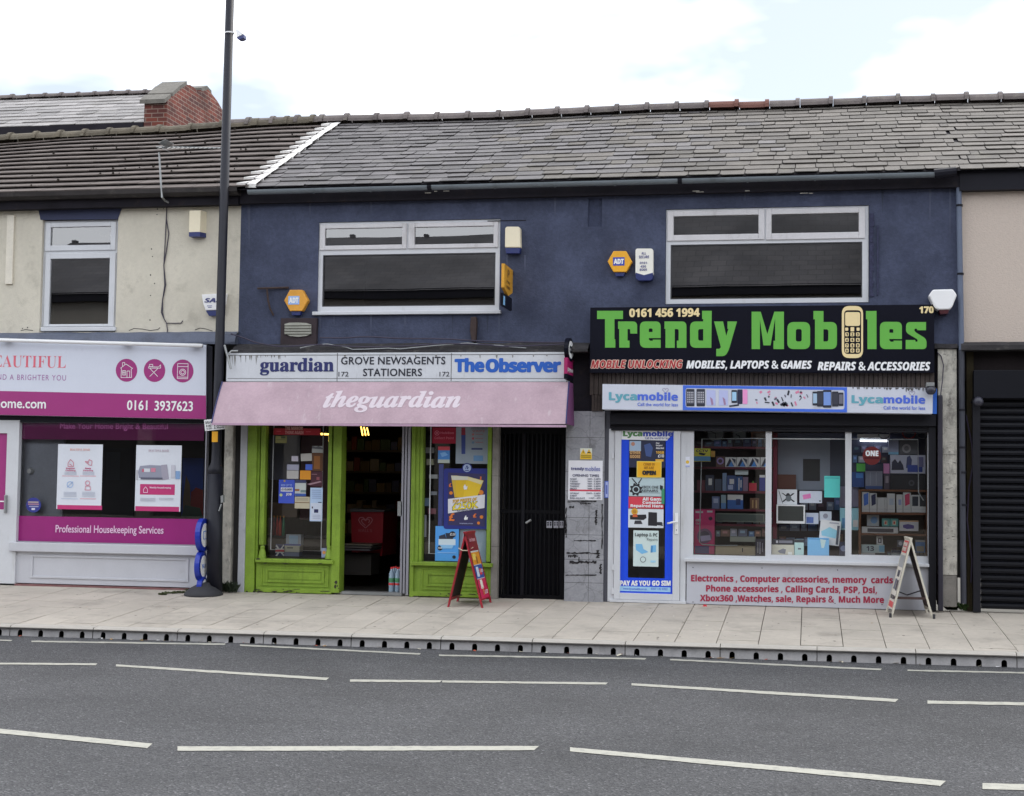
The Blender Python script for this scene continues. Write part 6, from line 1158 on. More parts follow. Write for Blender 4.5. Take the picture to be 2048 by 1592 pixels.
I('notice_card', 'cream notice card with brown stripe in newsagent window', 'card', (589.5, 993.5, 619.5, 1017), gy_, .002, (178, 170, 146), [((590, 1004.5, 619, 1006), (110, 80, 50))] + [((593, 997+i*2.6, 616, 997.8+i*2.6), (130, 124, 110)) for i in range(2)])
I('notice', 'long pale blue notice sheet at right of newsagent window', 'notice', (620, 975.5, 645, 1042.5), gy_-.002, .002, (168, 190, 220), [((621, 1006, 644, 1041), (190, 198, 214)), ((628, 1018.5, 636.5, 1025.5), (30, 36, 80)), ((636, 1004, 643, 1005.5), (50, 56, 80)), ((623.5, 1013, 626, 1017), (60, 60, 80))] + [((624, 980+i*4, 642, 980.8+i*4), (120, 140, 180)) for i in range(5)] + [((625, 1030+i*3, 641, 1030.8+i*3), (150, 156, 180)) for i in range(3)])
for i, (a, w_, c, k) in enumerate(((545, 6, (120, 30, 40), 'leftmost dark red'), (552, 5, (196, 50, 40), 'slim red'), (557.5, 6, (200, 60, 40), 'bright red'), (564.5, 5.5, (60, 130, 96), 'green'))):
    t = thing('drink_bottle', k+' bottle standing inside the newsagent window', 'bottle', P(a+w_/2, 1070, .35), 'bottles in the newsagent window'); x = PX(a+w_/2, 1050, .35); r_ = (PX(a+w_, 1050, .35)-PX(a, 1050, .35))/2; zb = PZ(550, 1071, .35); zt_ = PZ(550, 1033, .35)
    MB().lathe((x, .35), [(r_, zb), (r_, zb+(zt_-zb)*.65), (r_*.45, zb+(zt_-zb)*.85), (r_*.45, zt_-.012)], 12).build('body', flat(*c), t, smooth=True); MB().lathe((x, .35), [(r_*.5, zt_-.0115), (r_*.5, zt_+.012)], 10).build('cap', flat(190, 130, 50), t)
I('backdrop', 'dull grey backing sheet behind the cards in newsagent window', 'panel', (531, 870, 600, 960), .5, .01, (92, 94, 106)); I('backdrop', 'dark maroon backing sheet behind the cards in newsagent window', 'panel', (601, 870, 655, 1040), .52, .01, (66, 34, 40)); I('backdrop', 'brown cardboard sheet low in the newsagent window', 'panel', (531, 1005, 594, 1034), .45, .01, (92, 74, 58))
WS = MB().pbox((529, 1072, 657, 1076), .3, .6).build('window_shelf', ROOMD, NB); MB().pbox((529, 1113, 657, 1120), .1, .6).build('display_base', mat('dusty_base', C(70, 62, 54), .8), NB)
I('box', 'white box with pale blue front standing in the newsagent window', 'box', (572, 1069, 602, 1090), .16, .1, (150, 158, 166), [((578, 1071, 596, 1088), (150, 176, 216))]); I('box', 'cream and blue box lying under the pale blue box', 'box', (569, 1090.5, 599, 1104), .14, .12, (180, 178, 160), [((569, 1088, 602, 1091.5), (50, 64, 130)), ((574, 1094, 586, 1097), (110, 110, 100))]); I('box', 'plain grey lilac box at the bottom of newsagent window', 'box', (567, 1104.5, 598, 1119), .13, .12, (126, 130, 152))
I('flag_card', 'union flag card at the bottom of newsagent window', 'flag', (551, 1088, 568.5, 1114), .12, .003, (34, 40, 84), [([(551, 1092), (553, 1089), (568.5, 1110), (567, 1113)], WT2), ([(551, 1111), (567, 1089), (568.5, 1091), (553, 1114)], WT2), ((551, 1097, 568.5, 1105.5), WT2), ((551, 1099, 568.5, 1103.5), (180, 40, 50))])
I('sticker', 'small pale sticker with orange circle at lower right of newsagent window', 'sticker', (643, 1096, 653, 1115), .046, .002, (140, 150, 180), [(disc(648, 1105, 3.5, 12), (200, 130, 70))])
ly_ = .056
tube('thin white light strip forming a tall rectangle in the left newsagent window', [(548, 852), (541.5, 1099), (642, 1102), (647, 852)]); tube('thin white light strip along the left side of the right newsagent window', [(862, 850), (858, 1107), (900, 1109)])
I('poster', 'crimson parcel collection poster in the right newsagent window', 'poster', (865, 855, 911.5, 887), gy_, .002, (150, 18, 50), [(disc(874, 866, 5, 14), (196, 110, 130)), (disc(874, 866, 3.6, 14), (150, 18, 50)), (disc(874, 866, 2, 10), (196, 110, 130))], [('HubBox', (881, 863, 908, 868), (190, 100, 120)), ('Collect Point', (869, 873, 908, 878.5), (190, 90, 110))])
I('poster', 'tall pale vape poster with red and blue stick at top of right newsagent window', 'poster', (911.8, 851, 977, 927.5), gy_+.002, .002, (134, 146, 158), [([(923, 855), (930.5, 855), (931, 870), (922.5, 870)], (130, 40, 60)), ([(922.5, 870), (931, 870), (930.5, 908), (923, 908)], (50, 66, 130)), ((943, 896, 965, 899.5), (50, 60, 110)), ((947, 911, 966, 922), (90, 130, 170))] + [(disc(946, 869+i*8, 2.5, 10), ((170, 110, 110), (170, 80, 90), (100, 130, 160))[i]) for i in range(3)] + [((951, 868+i*8, 966, 869.5+i*8), (150, 110, 116)) for i in range(3)], [('INHALABLE', (942, 855, 974, 858.5), (110, 110, 120)), ('VAPE', (944, 860, 970, 864.5), (150, 110, 116))])
I('poster', 'small red and sky blue card in the right newsagent window', 'poster', (876, 893, 899.5, 926), gy_, .002, (70, 130, 200), [((876, 893, 899.5, 900.5), (190, 70, 80)), ((876, 919, 899, 926), (170, 180, 170)), ([(880, 906), (890, 904), (896, 910), (884, 914)], (120, 170, 220))])
tl_ = thing('poster_board', 'dark blue rounded lottery board with prize poster on the newsagent window', 'poster board', P(933, 1058, .0))
decal([[(p.x, p.y) for p in rrect(887, 937, 980, 1058, 6)]], .035, flat(30, 40, 118), tl_, 'board'); decal([disc(934, 936, 10, 24)], .0335, flat(30, 40, 118), tl_, 'board_top'); decal([disc(934, 936, 8, 20)], .032, flat(150, 166, 196), tl_, 'crest')
strokes([[(931, 938), (934, 931)], [(934, 931), (936, 938)], [(930, 941), (938, 941)], [(934, 938), (937, 934)]], .01, .0305, flat(50, 66, 130), tl_, 'crest_lines')
psd = MB(); yy = .0325
def pf(m, pts, c, y): m.face([(P(a, b, y).x, y, P(a, b, y).z) for a, b in pts], flat(*c))
pf(psd, [(896, 945), (971, 948), (970, 1053), (896, 1050)], (48, 44, 84), yy); psd.build('poster_sheet', None, tl_)
for k, (pts, c) in enumerate((([(902, 951), (914, 951), (918, 995), (909, 995)], (196, 164, 50)), ([(912, 951), (936, 954), (932, 995), (912, 995)], (206, 170, 30)), ([(934, 953), (967, 961), (954, 995), (926, 995)], (214, 180, 40)), ([(902, 951), (936, 953), (935, 960), (904, 960)], (196, 196, 180)), ([(936, 953), (967, 962), (962, 969), (935, 960)], (206, 196, 150)), ([(896, 998), (970, 989), (969, 1016), (896, 1027)], (206, 206, 212)))):
    mm_ = MB(); pf(mm_, pts, c, yy-.0012*(k+1)); mm_.build('scratch_card' if k < 5 else 'white_banner', None, tl_)
text('TOP PRIZES OF', (905, 997, 954, 1004), .0235, flat(190, 150, 30), tl_, 'bi', .03, sl=-.1); text('£250K', (904, 1004, 957, 1019), .0225, flat(60, 54, 60), tl_, 'bi', .035, sl=-.1, name='lettering_outline'); text('£250K', (905, 1005, 956, 1018), .021, flat(226, 200, 40), tl_, 'bi', .0, sl=-.1); text('PLAY INSTORE TODAY', (914, 1019, 948, 1022), .0225, flat(60, 60, 90), tl_, 'bold', sl=-.1)
for t_, r in (('£', (898, 1026, 909, 1042)), ('£', (946, 1027, 953, 1035)), ('£', (898, 966, 903, 974)), ('!', (960, 953, 963, 960))): text(t_, r, .028, flat(206, 110, 50), tl_, 'bold', .04)
for a, b, r in ((962, 985, 5), (963, 1034, 3.5), (957, 1046, 3), (902, 986, 3.5)): decal([disc(a, b, r, 14)], .0295, flat(206, 120, 40), tl_, 'coin')
decal([[(930, 1033), (932, 1030), (933, 1035), (936, 1034), (935, 1039), (929, 1040), (928, 1037)]], .029, WHITEP, tl_, 'hand_logo'); decal([[(927, 973), (930, 968), (932, 973), (935, 972), (934, 979), (928, 979)]], .022, WHITEP, tl_, 'hand_logo'); text('THE NATIONAL LOTTERY', (919, 1046, 946, 1048), .029, flat(170, 176, 210), tl_, 'bold')
I('poster', 'sky blue drinks offer poster at the bottom of right newsagent window', 'poster', (870.5, 1052.5, 917.5, 1122), gy_-.008, .002, (74, 146, 214), [((877, 1078, 911, 1090), (190, 206, 214)), ([(878, 1072), (890, 1068), (893, 1078), (878, 1078)], (40, 44, 60)), ([(891, 1066), (905, 1066), (906, 1078), (893, 1078)], (34, 40, 56)), (disc(905, 1069, 6.5), (24, 28, 40)), (disc(880, 1096, 5), (24, 28, 40)), (disc(908, 1114, 3.5, 10), (24, 28, 40)), ([(880, 1090), (908, 1090), (904, 1097), (884, 1097)], (130, 180, 220)), ((875, 1105, 912, 1106), (150, 190, 220))], [('£2.50', (900, 1066, 911, 1071), WT2), ('NEW', (876.5, 1094.5, 884, 1097.5), WT2)])
I('backdrop', 'pale blue backing panel at right of the right newsagent window', 'panel', (919, 1056, 972, 1124), .075, .01, (130, 148, 162)); I('backdrop', 'narrow dark blue backing strip beside the lottery board', 'panel', (877, 928, 886, 1052), .08, .01, (40, 56, 130))
for i, (r, c, lb_) in enumerate((((849, 895, 868, 906), (130, 130, 136), 'pale packet hung highest at left in the right newsagent window'), ((853, 918, 867, 930), (150, 150, 130), 'cream packet hung second at left in the right newsagent window'), ((858, 949, 875, 957), (150, 152, 156), 'pale grey toy pack in the right newsagent window'), ((862, 983, 874, 990), (120, 124, 136), 'grey toy car in the right newsagent window'), ((848, 996, 860, 1012), (90, 110, 130), 'slate coloured packet in the right newsagent window'), ((846, 1030, 852, 1074), (150, 154, 160), 'long white roll standing in the right newsagent window'), ((856, 1017, 872, 1028), (120, 70, 84), 'dull red packet in the right newsagent window'))): I('packet', lb_, 'packet', r, .14+.01*i, .04, c, group='packets in the right newsagent window')
# lamps, shelving, ice cream freezer and water bottles seen through the open door
LAMP = emat('warm_lamp', (1, .62, .12), 4.5)
for i, (a, b, c, d, yy_) in enumerate(((641, 866, 662, 884, .9), (721, 853, 724, 871, 1.6), (727, 854, 730, 871, 1.6), (733, 855, 736, 871, 1.6))):
    t = thing('ceiling_lamp', ['large yellow lamp shade glowing at the top of newsagent window', 'left yellow tube of the three lamps inside the newsagent door', 'middle yellow tube of the three lamps inside the newsagent door', 'right yellow tube of the three lamps inside the newsagent door'][i], 'lamp', P((a+c)/2, b, yy_), 'yellow lamps inside the newsagent')
    m = MB(); m.pprism([(a, b), (c-3, b+1), (c, d), (a+3, d-3)], yy_, yy_+.05); m.build('shade', LAMP, t); m = MB(); p = P((a+c)/2, b, yy_+.025); m.tube([p, p+Vector((0, 0, .5))], .006, 6); m.build('flex', BLACK, t)
sh = thing('shop_shelves', 'dim shelves of stock along the back wall of newsagent', 'shelves', P(760, 1150, 3.2)); SHM = mat('dim_shelf', C(70, 60, 46), .6); ST = [flat(120, 100, 60), flat(110, 50, 44), flat(60, 84, 56), flat(70, 76, 110), flat(130, 122, 110), flat(90, 76, 50)]
for k, py in enumerate((900, 942, 984, 1026, 1068)):
    x0, x1, z0, z1 = RR((676, py, 830, py+4), 2.6); MB().box(x0, x1, 2.6, 2.95, z0, z1).build('shelf', SHM, sh); x = x0
    while x < x1-.05:
        w = random.uniform(.06, .14); h = random.uniform(.1, .19); MB().box(x, min(x+w, x1), 2.63, 2.8, z1+.001, z1+h).build('stock', random.choice(ST), sh); x += w+.012
fr_ = thing('ice_cream_freezer', 'red ice cream freezer with white heart outline inside the newsagent door', 'freezer', P(735, 1110, 1.5))
m = MB(); m.pprism([(702, 1024), (767, 1024), (764, 1112), (704, 1110)], 1.5, 2.2); m.build('cabinet', mat('freezer_red', C(150, 20, 36, 1.3), .4), fr_); m = MB(); m.pprism([(700, 1017), (769, 1020), (768, 1023.5), (701, 1023.5)], 1.46, 2.2); m.build('lid', mat('freezer_lid', C(90, 90, 96), .3), fr_)
HP = lambda s: [(731+s*x, 1044+s*y) for x, y in ((0, 12), (-10, 3), (-14, -4), (-11, -9), (-5, -9), (0, -4), (5, -9), (11, -9), (14, -4), (10, 3))]
strokes(poly2seg(HP(1))+poly2seg(HP(.6), False), .012, 1.494, flat(190, 120, 130), fr_, 'heart_outline'); text("WALL'S", (716, 1058, 744, 1064), 1.494, flat(170, 90, 100), fr_, 'bold')
nb_ = thing('newspaper_rack', 'low dark rack of newspapers inside the newsagent door', 'rack', P(705, 1150, 1.1)); MB().pbox((684, 1108, 742, 1150), 1.1, 1.5).build('rack', mat('rack_dark', C(50, 46, 42), .7), nb_)
for k in range(3): MB().pbox((686, 1088+k*5, 745-k*3, 1091+k*5), 1.0-.05*k, 1.45).build('newspaper', flat(96-k*8, 92-k*8, 80), nb_)
wm = glassmat('bottle_plastic', .08, (.72, .8, .86)); CAPR = flat(196, 50, 50)
for i in range(6):
    cx_, cyy = 781+(i % 2)*12.5 , .16+.1*(i//2); x = PX(cx_, 1160, .12)-(i//2)*.0; zf = .02; t = thing('water_bottle', 'red capped water bottle, %s row and %s side of the pack inside the door' % (('front', 'middle', 'back')[i//2], ('left', 'right')[i % 2]), 'bottle', (x, cyy, zf), 'pack of water bottles by the newsagent door'); r_ = .032
    MB().lathe((x, cyy), [(r_*.9, zf), (r_, zf+.02), (r_, zf+.20), (r_*.9, zf+.215), (r_, zf+.235), (r_*.4, zf+.285), (r_*.4, zf+.296)], 14).build('body', mat('blue_tinted_plastic', C(140, 160, 176), .2, var=.1), t, smooth=True); MB().lathe((x, cyy), [(r_*.46, zf+.2965), (r_*.46, zf+.318)], 12).build('cap', CAPR, t); MB().lathe((x, cyy), [(r_*1.03, zf+.10), (r_*1.03, zf+.125)], 14).build('label_band', CAPR, t); MB().lathe((x, cyy), [(r_*1.03, zf+.135), (r_*1.03, zf+.185)], 14).build('label_band', flat(70, 130, 90), t)
# ================================================================== LEFT SHOP WINDOW POSTERS
LP_ = .034
def housekeeping(label, r, pr, tx): return I('poster', label, 'poster', r, LP_, .003, (202, 206, 214), pr, tx)
x_ = lambda p: (118.4/345)*0
mg = (176, 44, 104); pk_c = (206, 150, 160)
po = housekeeping('white poster with four small icons and magenta foot, left of the two', (114.5, 888.5, 204, 1019), [((114.5, 1010.5, 204, 1019), mg), ((124, 951.5, 158, 952.7), pk_c), ((160, 951.5, 192, 952.7), pk_c), ((160, 997, 192, 998.2), pk_c), ((122, 997, 156, 998), (170, 180, 200))] + [((129, 944+i*2.4, 153, 944.8+i*2.4), (160, 166, 180)) for i in range(3)] + [((165, 944+i*2.4, 189, 944.8+i*2.4), (160, 166, 180)) for i in range(3)] + [((127, 984+i*2.6, 153, 984.9+i*2.6), (160, 166, 180)) for i in range(4)] + [((164, 984+i*2.6, 190, 984.9+i*2.6), (160, 166, 180)) for i in range(4)],
    [('BEAUTIFUL HOME', (140, 897, 180, 901.5), (206, 150, 140), 'serifb', 0), ('Regular', (132, 935, 150, 939), mg, 'bold'), ('Cleaning', (131, 939.5, 151, 943), mg, 'bold'), ('Deep', (170, 935, 182, 939), mg, 'bold'), ('Cleaning', (166, 939.5, 186, 943), mg, 'bold')])
IC = flat(190, 110, 130); strokes(poly2seg([(136, 926), (141, 919), (147, 925), (147, 933), (136, 933)])+[[(139, 928), (144, 931)]], .008, LP_-.006, IC, po); strokes(poly2seg([(178, 919), (184, 922), (183, 931), (176, 929)])+poly2seg([(170, 923), (175, 923), (175, 927)]), .008, LP_-.006, IC, po); strokes(poly2seg(disc(140, 969, 6, 10))+[[(134, 975), (146, 963)]], .008, LP_-.006, flat(140, 170, 210), po); strokes(poly2seg(disc(175, 966, 4.5, 10))+poly2seg([(170, 980), (171, 972), (180, 972), (181, 980)]), .008, LP_-.006, IC, po)
pr_ = [((270.5, 1013, 358, 1022.5), mg), ((280, 968.5, 349.5, 989.5), mg), ([(276, 944), (280, 932), (300, 930), (322, 931), (328, 946), (326, 957), (278, 956)], (136, 138, 154)), ((272, 940, 276, 960), (170, 170, 176)), ([(322, 930), (334, 929), (338, 958), (324, 960)], (150, 146, 160)), ((288, 937, 300, 944), (196, 200, 206)), ((302, 936, 311, 944), (190, 120, 140)), ((284, 938, 288, 944), (180, 90, 110)), ((342, 930, 350, 956), (180, 180, 190)), ((351, 942, 360, 958), (120, 150, 190)), ((281, 955, 325, 959), (84, 84, 100))] + [((280, 996+i*2.6, 311, 996.9+i*2.6), (160, 160, 172)) for i in range(3)] + [((318, 996+i*2.6, 347, 996.9+i*2.6), (160, 160, 172)) for i in range(2)]
po = housekeeping('white poster with grey sofa picture and magenta panel, right of the two', (271, 890.5, 362, 1022.5), pr_, [('BEAUTIFUL HOME', (297, 899, 338, 903.5), (170, 150, 160), 'serifb', 0), ('Weekly Housekeeping', (299, 973.5, 342, 978), (226, 200, 214), 'bold')])
strokes(poly2seg([(287, 979), (291, 973.5), (295, 978.5), (295, 985), (287, 985)]), .007, LP_-.006, flat(226, 200, 214), po)
st = I('sticker', 'round dark blue sticker low in the left shop window', 'sticker', (66, 1009, 68, 1011), LP_, .001, (40, 44, 120), [(disc(67, 1010, 15, 24), (40, 46, 124)), ((56, 1003, 77, 1005.5), (170, 150, 140)), ((56, 1007, 78, 1010), (150, 110, 130)), ((58, 1012, 77, 1014), (150, 150, 180)), ((63, 1016, 70, 1020), (190, 190, 206))])
I('wall_picture', 'blue and red holiday picture on the side wall of left shop', 'picture', (364, 916, 406, 1034), .9, .02, (30, 58, 130), [([(380, 1034), (382, 985), (392, 975), (406, 980), (406, 1034)], (120, 40, 40)), ([(366, 1000), (372, 950), (380, 970), (382, 1034), (366, 1034)], (90, 76, 56)), ([(362, 1034), (370, 1010), (400, 1016), (406, 1034)], (50, 70, 60))])
I('notice_board', 'black display board hanging between the two posters in left shop', 'board', (205, 896, 268, 1034), 1.4, .04, (22, 24, 34), [((212, 904, 240, 960), (34, 40, 52))])
m = MB(); tl_l = thing('ceiling_spotlight', 'small round lamp on the pale partition in left shop', 'lamp', P(58, 946, .13)); p = P(58, 942, .1); m.tube([p, p+Vector((0, .05, 0))], [.03, .045], 14); m.build('lamp_shade', WHITEP, tl_l)
# ================================================================== A-BOARDS
def aboard(nm, label, FL, FR, T, yf, d, fmat, inner, skew=0., lift=.03):
    g = thing(nm, label, 'A-board', (P((FL[0]+FR[0])/2, FL[1], yf).x, yf+d/2, P(FL[0], FL[1], yf).z))
    fl, fr, tp = P(*FL, yf), P(*FR, yf), P(*T, yf); D_ = Vector((skew, d, .0))
    for foot, sg in ((fl, -1), (fr, 1)):
        V = tp-foot; n_ = D_.cross(V).normalized(); n_ = n_ if n_.x*sg > 0 else -n_; th = n_*-.02; w = .035; Vh = V.normalized()
        m = MB(); leg = .06
        for k in (0, 1):
            o = foot+D_*(0 if k == 0 else 1)+Vector((0, 0, lift*k)); u = D_.normalized()*(w if k == 0 else -w); m.obox(o, u, tp+D_*k-o, th)
        fm = m.build('panel_frame', fmat, g, bevel=.002)
        m = MB(); o = foot+D_.normalized()*w+V*.1; m.obox(o+th*.35, D_-D_.normalized()*2*w, V*.88, th*.4); m.build('panel_board', inner, fm)
        m = MB(); m.obox(foot+D_.normalized()*w+V*.1, D_-D_.normalized()*2*w, Vh*w, th); m.obox(foot+D_.normalized()*w+V-Vh*w*1.01, D_-D_.normalized()*2*w, Vh*w, th); m.build('cross_rail', fmat, fm)
        yield g, fm, foot, D_, V, n_, w
RDF = mat('red_board_paint', C(140, 26, 40, 1.25), .45, var=.15, stain=C(60, 20, 26), sa=.12)
parts = list(aboard('sandwich_board', 'red A-board with ice cream pictures outside the newsagent window', (894, 1215), (966, 1217), (929.5, 1063), -.78, .5, RDF, mat('dark_board_back', C(44, 30, 30), .8)))
g_, fm, foot, D_, V, n_, w = parts[1]
def onpanel(O, U, V, n_, u0, v0, u1, v1, c, par, nm='print', k=1):
    m = MB(); e = n_*(.0015*k); m.face([O+U*u0+V*v0+e, O+U*u1+V*v0+e, O+U*u1+V*v1+e, O+U*u0+V*v1+e]); return m.build(nm, flat(*c), par)
O, U = foot, D_
onpanel(O, U, V, n_, .09, .12, .91, .98, (196, 196, 196), fm, 'poster_sheet')
for q in ((.09, .74, .91, .98, (120, 30, 44)), (.09, .56, .91, .72, (210, 140, 40)), (.09, .38, .91, .55, (50, 80, 150)), (.09, .12, .91, .37, (190, 40, 80))): onpanel(O, U, V, n_, *q, fm, 'picture', 2)
for q in ((.15, .62, .5, .70, (224, 190, 90)), (.45, .57, .6, .66, (150, 90, 40)), (.2, .40, .45, .53, (190, 206, 226)), (.5, .42, .75, .50, (210, 60, 70)), (.3, .24, .55, .36, (226, 214, 200)), (.42, .16, .5, .26, (190, 130, 60))): onpanel(O, U, V, n_, *q, fm, 'print', 3)
def ptext(t, u0, v0, u1, v1, c, par, k=4): put2d(*text2d(t, 'bold', .02), O+U*u0+V*v0+n_*(.0015*k), U*(u1-u0), V*(v1-v0), flat(*c), 'lettering', par)
ptext('Ice Cream', .2, .86, .8, .91, (206, 150, 160), fm); ptext('£1.80', .55, .45, .85, .49, (230, 230, 236), fm); ptext('£1.50', .55, .17, .85, .22, (230, 230, 236), fm)
tag(MB().tube([P(917, 1096, -.78), P(925, 1101, -.79), P(934, 1101, -.79), P(946, 1095, -.6)], .006, 6).build('string', flat(190, 170, 150), g_), None)
WBF = mat('cream_board_paint', C(196, 191, 176, 1.1), .6, var=.12, stain=C(110, 96, 74), sa=.25, ss=6)
parts = list(aboard('sandwich_board', 'cream A-board with dark legs at the right end of the phone shop', (1781, 1236), (1868, 1238), (1822, 1075), -.58, .48, WBF, mat('brown_board_back', C(64, 48, 46), .8), skew=-.03))
g_, fm, foot, D_, V, n_, w = parts[0]
O, U = foot+D_, -D_
onpanel(O, U, V, n_, .08, .10, .92, .97, (206, 200, 188), fm, 'poster_sheet')
for q in ((.12, .80, .88, .95, (196, 70, 70)), (.12, .62, .88, .77, (150, 150, 150)), (.3, .5, .7, .58, (60, 60, 70)), (.2, .34, .5, .47, (90, 96, 110)), (.55, .33, .85, .46, (60, 60, 66)), (.12, .12, .88, .19, (196, 80, 80))): onpanel(O, U, V, n_, *q, fm, 'picture', 2)
ptext('PHONE', .2, .88, .8, .93, (226, 220, 210), fm); ptext('REPAIRS', .2, .82, .8, .87, (226, 220, 210), fm); ptext('UNLOCKING', .16, .22, .84, .27, (50, 50, 60), fm)
yf = -.56; MB().tube([P(1797, 1183, yf), P(1814, 1190, yf), P(1842, 1181, yf)], .008, 6).build('folding_stay', BLACK, g_)
MB().pbox((1789, 1194, 1858, 1199), -.54, -.52).build('cross_bar', mat('brown_board_back', (0, 0, 0)), g_)
for a, b in ((1780.5, 1232), (1867.5, 1234)): p = P(a, b, -.57); m = MB(); m.box(p.x-.012, p.x+.014, -.6, -.54, p.z-.035, p.z+.03); m.build('foot', RUBBER, g_)
# ================================================================== WEEDS, LITTER, GUM
LEAFM = [mat('weed_green', C(70, 100, 50, .8), .7, var=.3, vs=30), mat('moss_green', C(84, 92, 56, .8), .9, var=.3, vs=20)]
def weeds(label, spots, mt, hmax, nb):
    m = MB()
    for (x, y, r) in spots:
        for i in range(nb):
            a = random.uniform(0, 6.28); rr_ = r*random.random()**.6; px_, py_ = x+math.cos(a)*rr_, y+math.sin(a)*rr_*.5; z = pz(py_); h = random.uniform(.3, 1)*hmax; b = random.uniform(0, 6.28); w_ = random.uniform(.006, .018); lx_, ly2 = math.cos(b)*h*.7, math.sin(b)*h*.7
            c = Vector((px_, py_, z)); t = c+Vector((lx_, ly2, h)); s_ = Vector((-math.sin(b), math.cos(b), 0))*w_; md = c.lerp(t, .5)+Vector((0, 0, h*.15))
            m.face([c, md+s_, t, md-s_])
    o = m.build('weeds', mt); o['kind'] = 'stuff'; return o
q = lambda px, py: (lambda g: (g.x, g.y))(G(px, py))
weeds('', [(*q(340, 1187), .10), (*q(362, 1186), .10), (*q(382, 1182), .08), (*q(326, 1190), .05)], LEAFM[1], .03, 90)
weeds('', [(*q(1895, 1214), .08), (*q(1915, 1219), .10), (*q(1935, 1222), .07)], LEAFM[0], .10, 60)
weeds('', [(PX(455, 1180), -.1, .07), (PX(470, 1180), -.12, .08)], mat('dark_weed', C(40, 54, 34, .8), .8, var=.3), .16, 50)
m = MB(); cols = [flat(196, 190, 170), flat(150, 120, 80), flat(206, 206, 206), flat(110, 90, 50), flat(150, 70, 50)]
for i in range(90):
    x = random.uniform(-6.2, 5.2); y = yk(x)-random.uniform(.0, .09)**1; z = RZ+.003; a = random.uniform(0, 6.28); L_ = random.uniform(.006, .026); w_ = L_*random.uniform(.2, .6); u = Vector((math.cos(a), math.sin(a), random.uniform(-.2, .3)))*L_; v = Vector((-math.sin(a), math.cos(a), .2))*w_; c = Vector((x, y, z+.006)); k = random.choice(cols); m.face([c-u-v, c+u-v, c+u+v, c-u+v], k)
for i in range(26):
    x = random.uniform(-6.2, 5.2); y = random.uniform(-2.5, -.3); z = pz(y)+.004; a = random.uniform(0, 6.28); L_ = random.uniform(.005, .016); u = Vector((math.cos(a), math.sin(a), .1))*L_; v = Vector((-math.sin(a), math.cos(a), .1))*L_*.6; c = Vector((x, y, z+.003)); m.face([c-u-v, c+u-v, c+u+v, c-u+v], random.choice(cols[:3]))
o = m.build('litter'); o['kind'] = 'stuff'
m = MB(); gum = mat('trodden_gum', C(120, 112, 104, .8), .9, var=.2)
for i in range(120):
    x = random.uniform(-6.5, 5.5); y = random.uniform(-2.55, -.15); r_ = random.uniform(.006, .016); m.face([(x+math.cos(t*.785)*r_, y+math.sin(t*.785)*r_*random.uniform(.8, 1.1), pz(y+math.sin(t*.785)*r_)+.0035) for t in range(8)])
o = m.build('chewing_gum_spots', gum); o['kind'] = 'stuff'
p = G(1409, 1213); tag(MB().pprism([(1404, 1214), (1408, 1209), (1413, 1210), (1414, 1214)], p.y, p.y+.03).build('paper_scrap', flat(190, 50, 60)), 'small crumpled red paper scrap on the paving under the phone shop sign', 'scrap')

# ================================================================== DIM CLUTTER AT THE BACK OF THE PHONE SHOP WINDOW
rc = random.Random(21)
def clutter(label, grp, x0, x1, rows, y, step, hh):
    for yb_r in rows:
        x = x0
        while x < x1-4:
            w = rc.uniform(*step); h = rc.uniform(*hh); c = rc.choice(((60, 66, 96), (96, 100, 120), (130, 140, 160), (70, 50, 60), (40, 44, 60), (150, 156, 170), (84, 110, 150), (120, 90, 80)))
            d2 = tuple(min(230, v+rc.randint(25, 60)) for v in c)
            I('pack', label, 'pack', (x, yb_r-h, min(x+w, x1), yb_r), y+rc.uniform(0, .04), .03, c, [((x+w*.2, yb_r-h*.8, min(x+w*.75, x1-1), yb_r-h*.45), d2)], group=grp)
            x += w+rc.uniform(.8, 3)
clutter('small dim pack in the background clutter of the middle pane', 'dim packs behind the middle pane', 1558, 1688, (1020, 1062, 1092), .58, (9, 20), (12, 24))
clutter('small dim pack on the top and bottom maroon shelves', 'dim packs on the outer maroon shelves', 1390, 1544, (893, 1048, 1073), .36, (8, 18), (9, 17))
clutter('small dim pack hung at the top of the right pane', 'dim packs at the top of the right pane', 1706, 1776, (905, 925), .46, (8, 16), (10, 16))
clutter('small dim pack along the bottom wooden shelf', 'dim packs on the bottom wooden shelf', 1774, 1850, (1118,), .36, (8, 15), (12, 26))
def coil(label, cx, cy, r, c): 
    pts = [P(cx+r*math.cos(2*math.pi*i/26)*(1.25), cy+r*math.sin(2*math.pi*i/26), .2+.01*(i % 2)) for i in range(27)]
    tag(MB().tube(pts, .008, 6).build('cable_coil', flat(*c)), label, 'cable')
coil('white cable coil hung at the top of the right pane', 1768, 868, 9, (150, 152, 160)); coil('red cable coil hung at the top right of the right pane', 1818, 867, 10, (150, 40, 48)); coil('grey cable coil hung beside the red one in the right pane', 1845, 868, 9, (96, 98, 110))

sl2 = thing('strip_lamp', 'white strip lamp glowing inside the top of the right pane', 'lamp', P(1748, 881, .44)); a, b = P(1720, 880, .44), P(1774, 881, .44)
MB().tube([a, b], .018, 10).build('tube', emat('cool_tube_lamp', (.9, .95, 1), 3), sl2); MB().box(a.x-.03, b.x+.03, .42, .48, a.z+.022, a.z+.07).build('fitting', WHITEP, sl2)

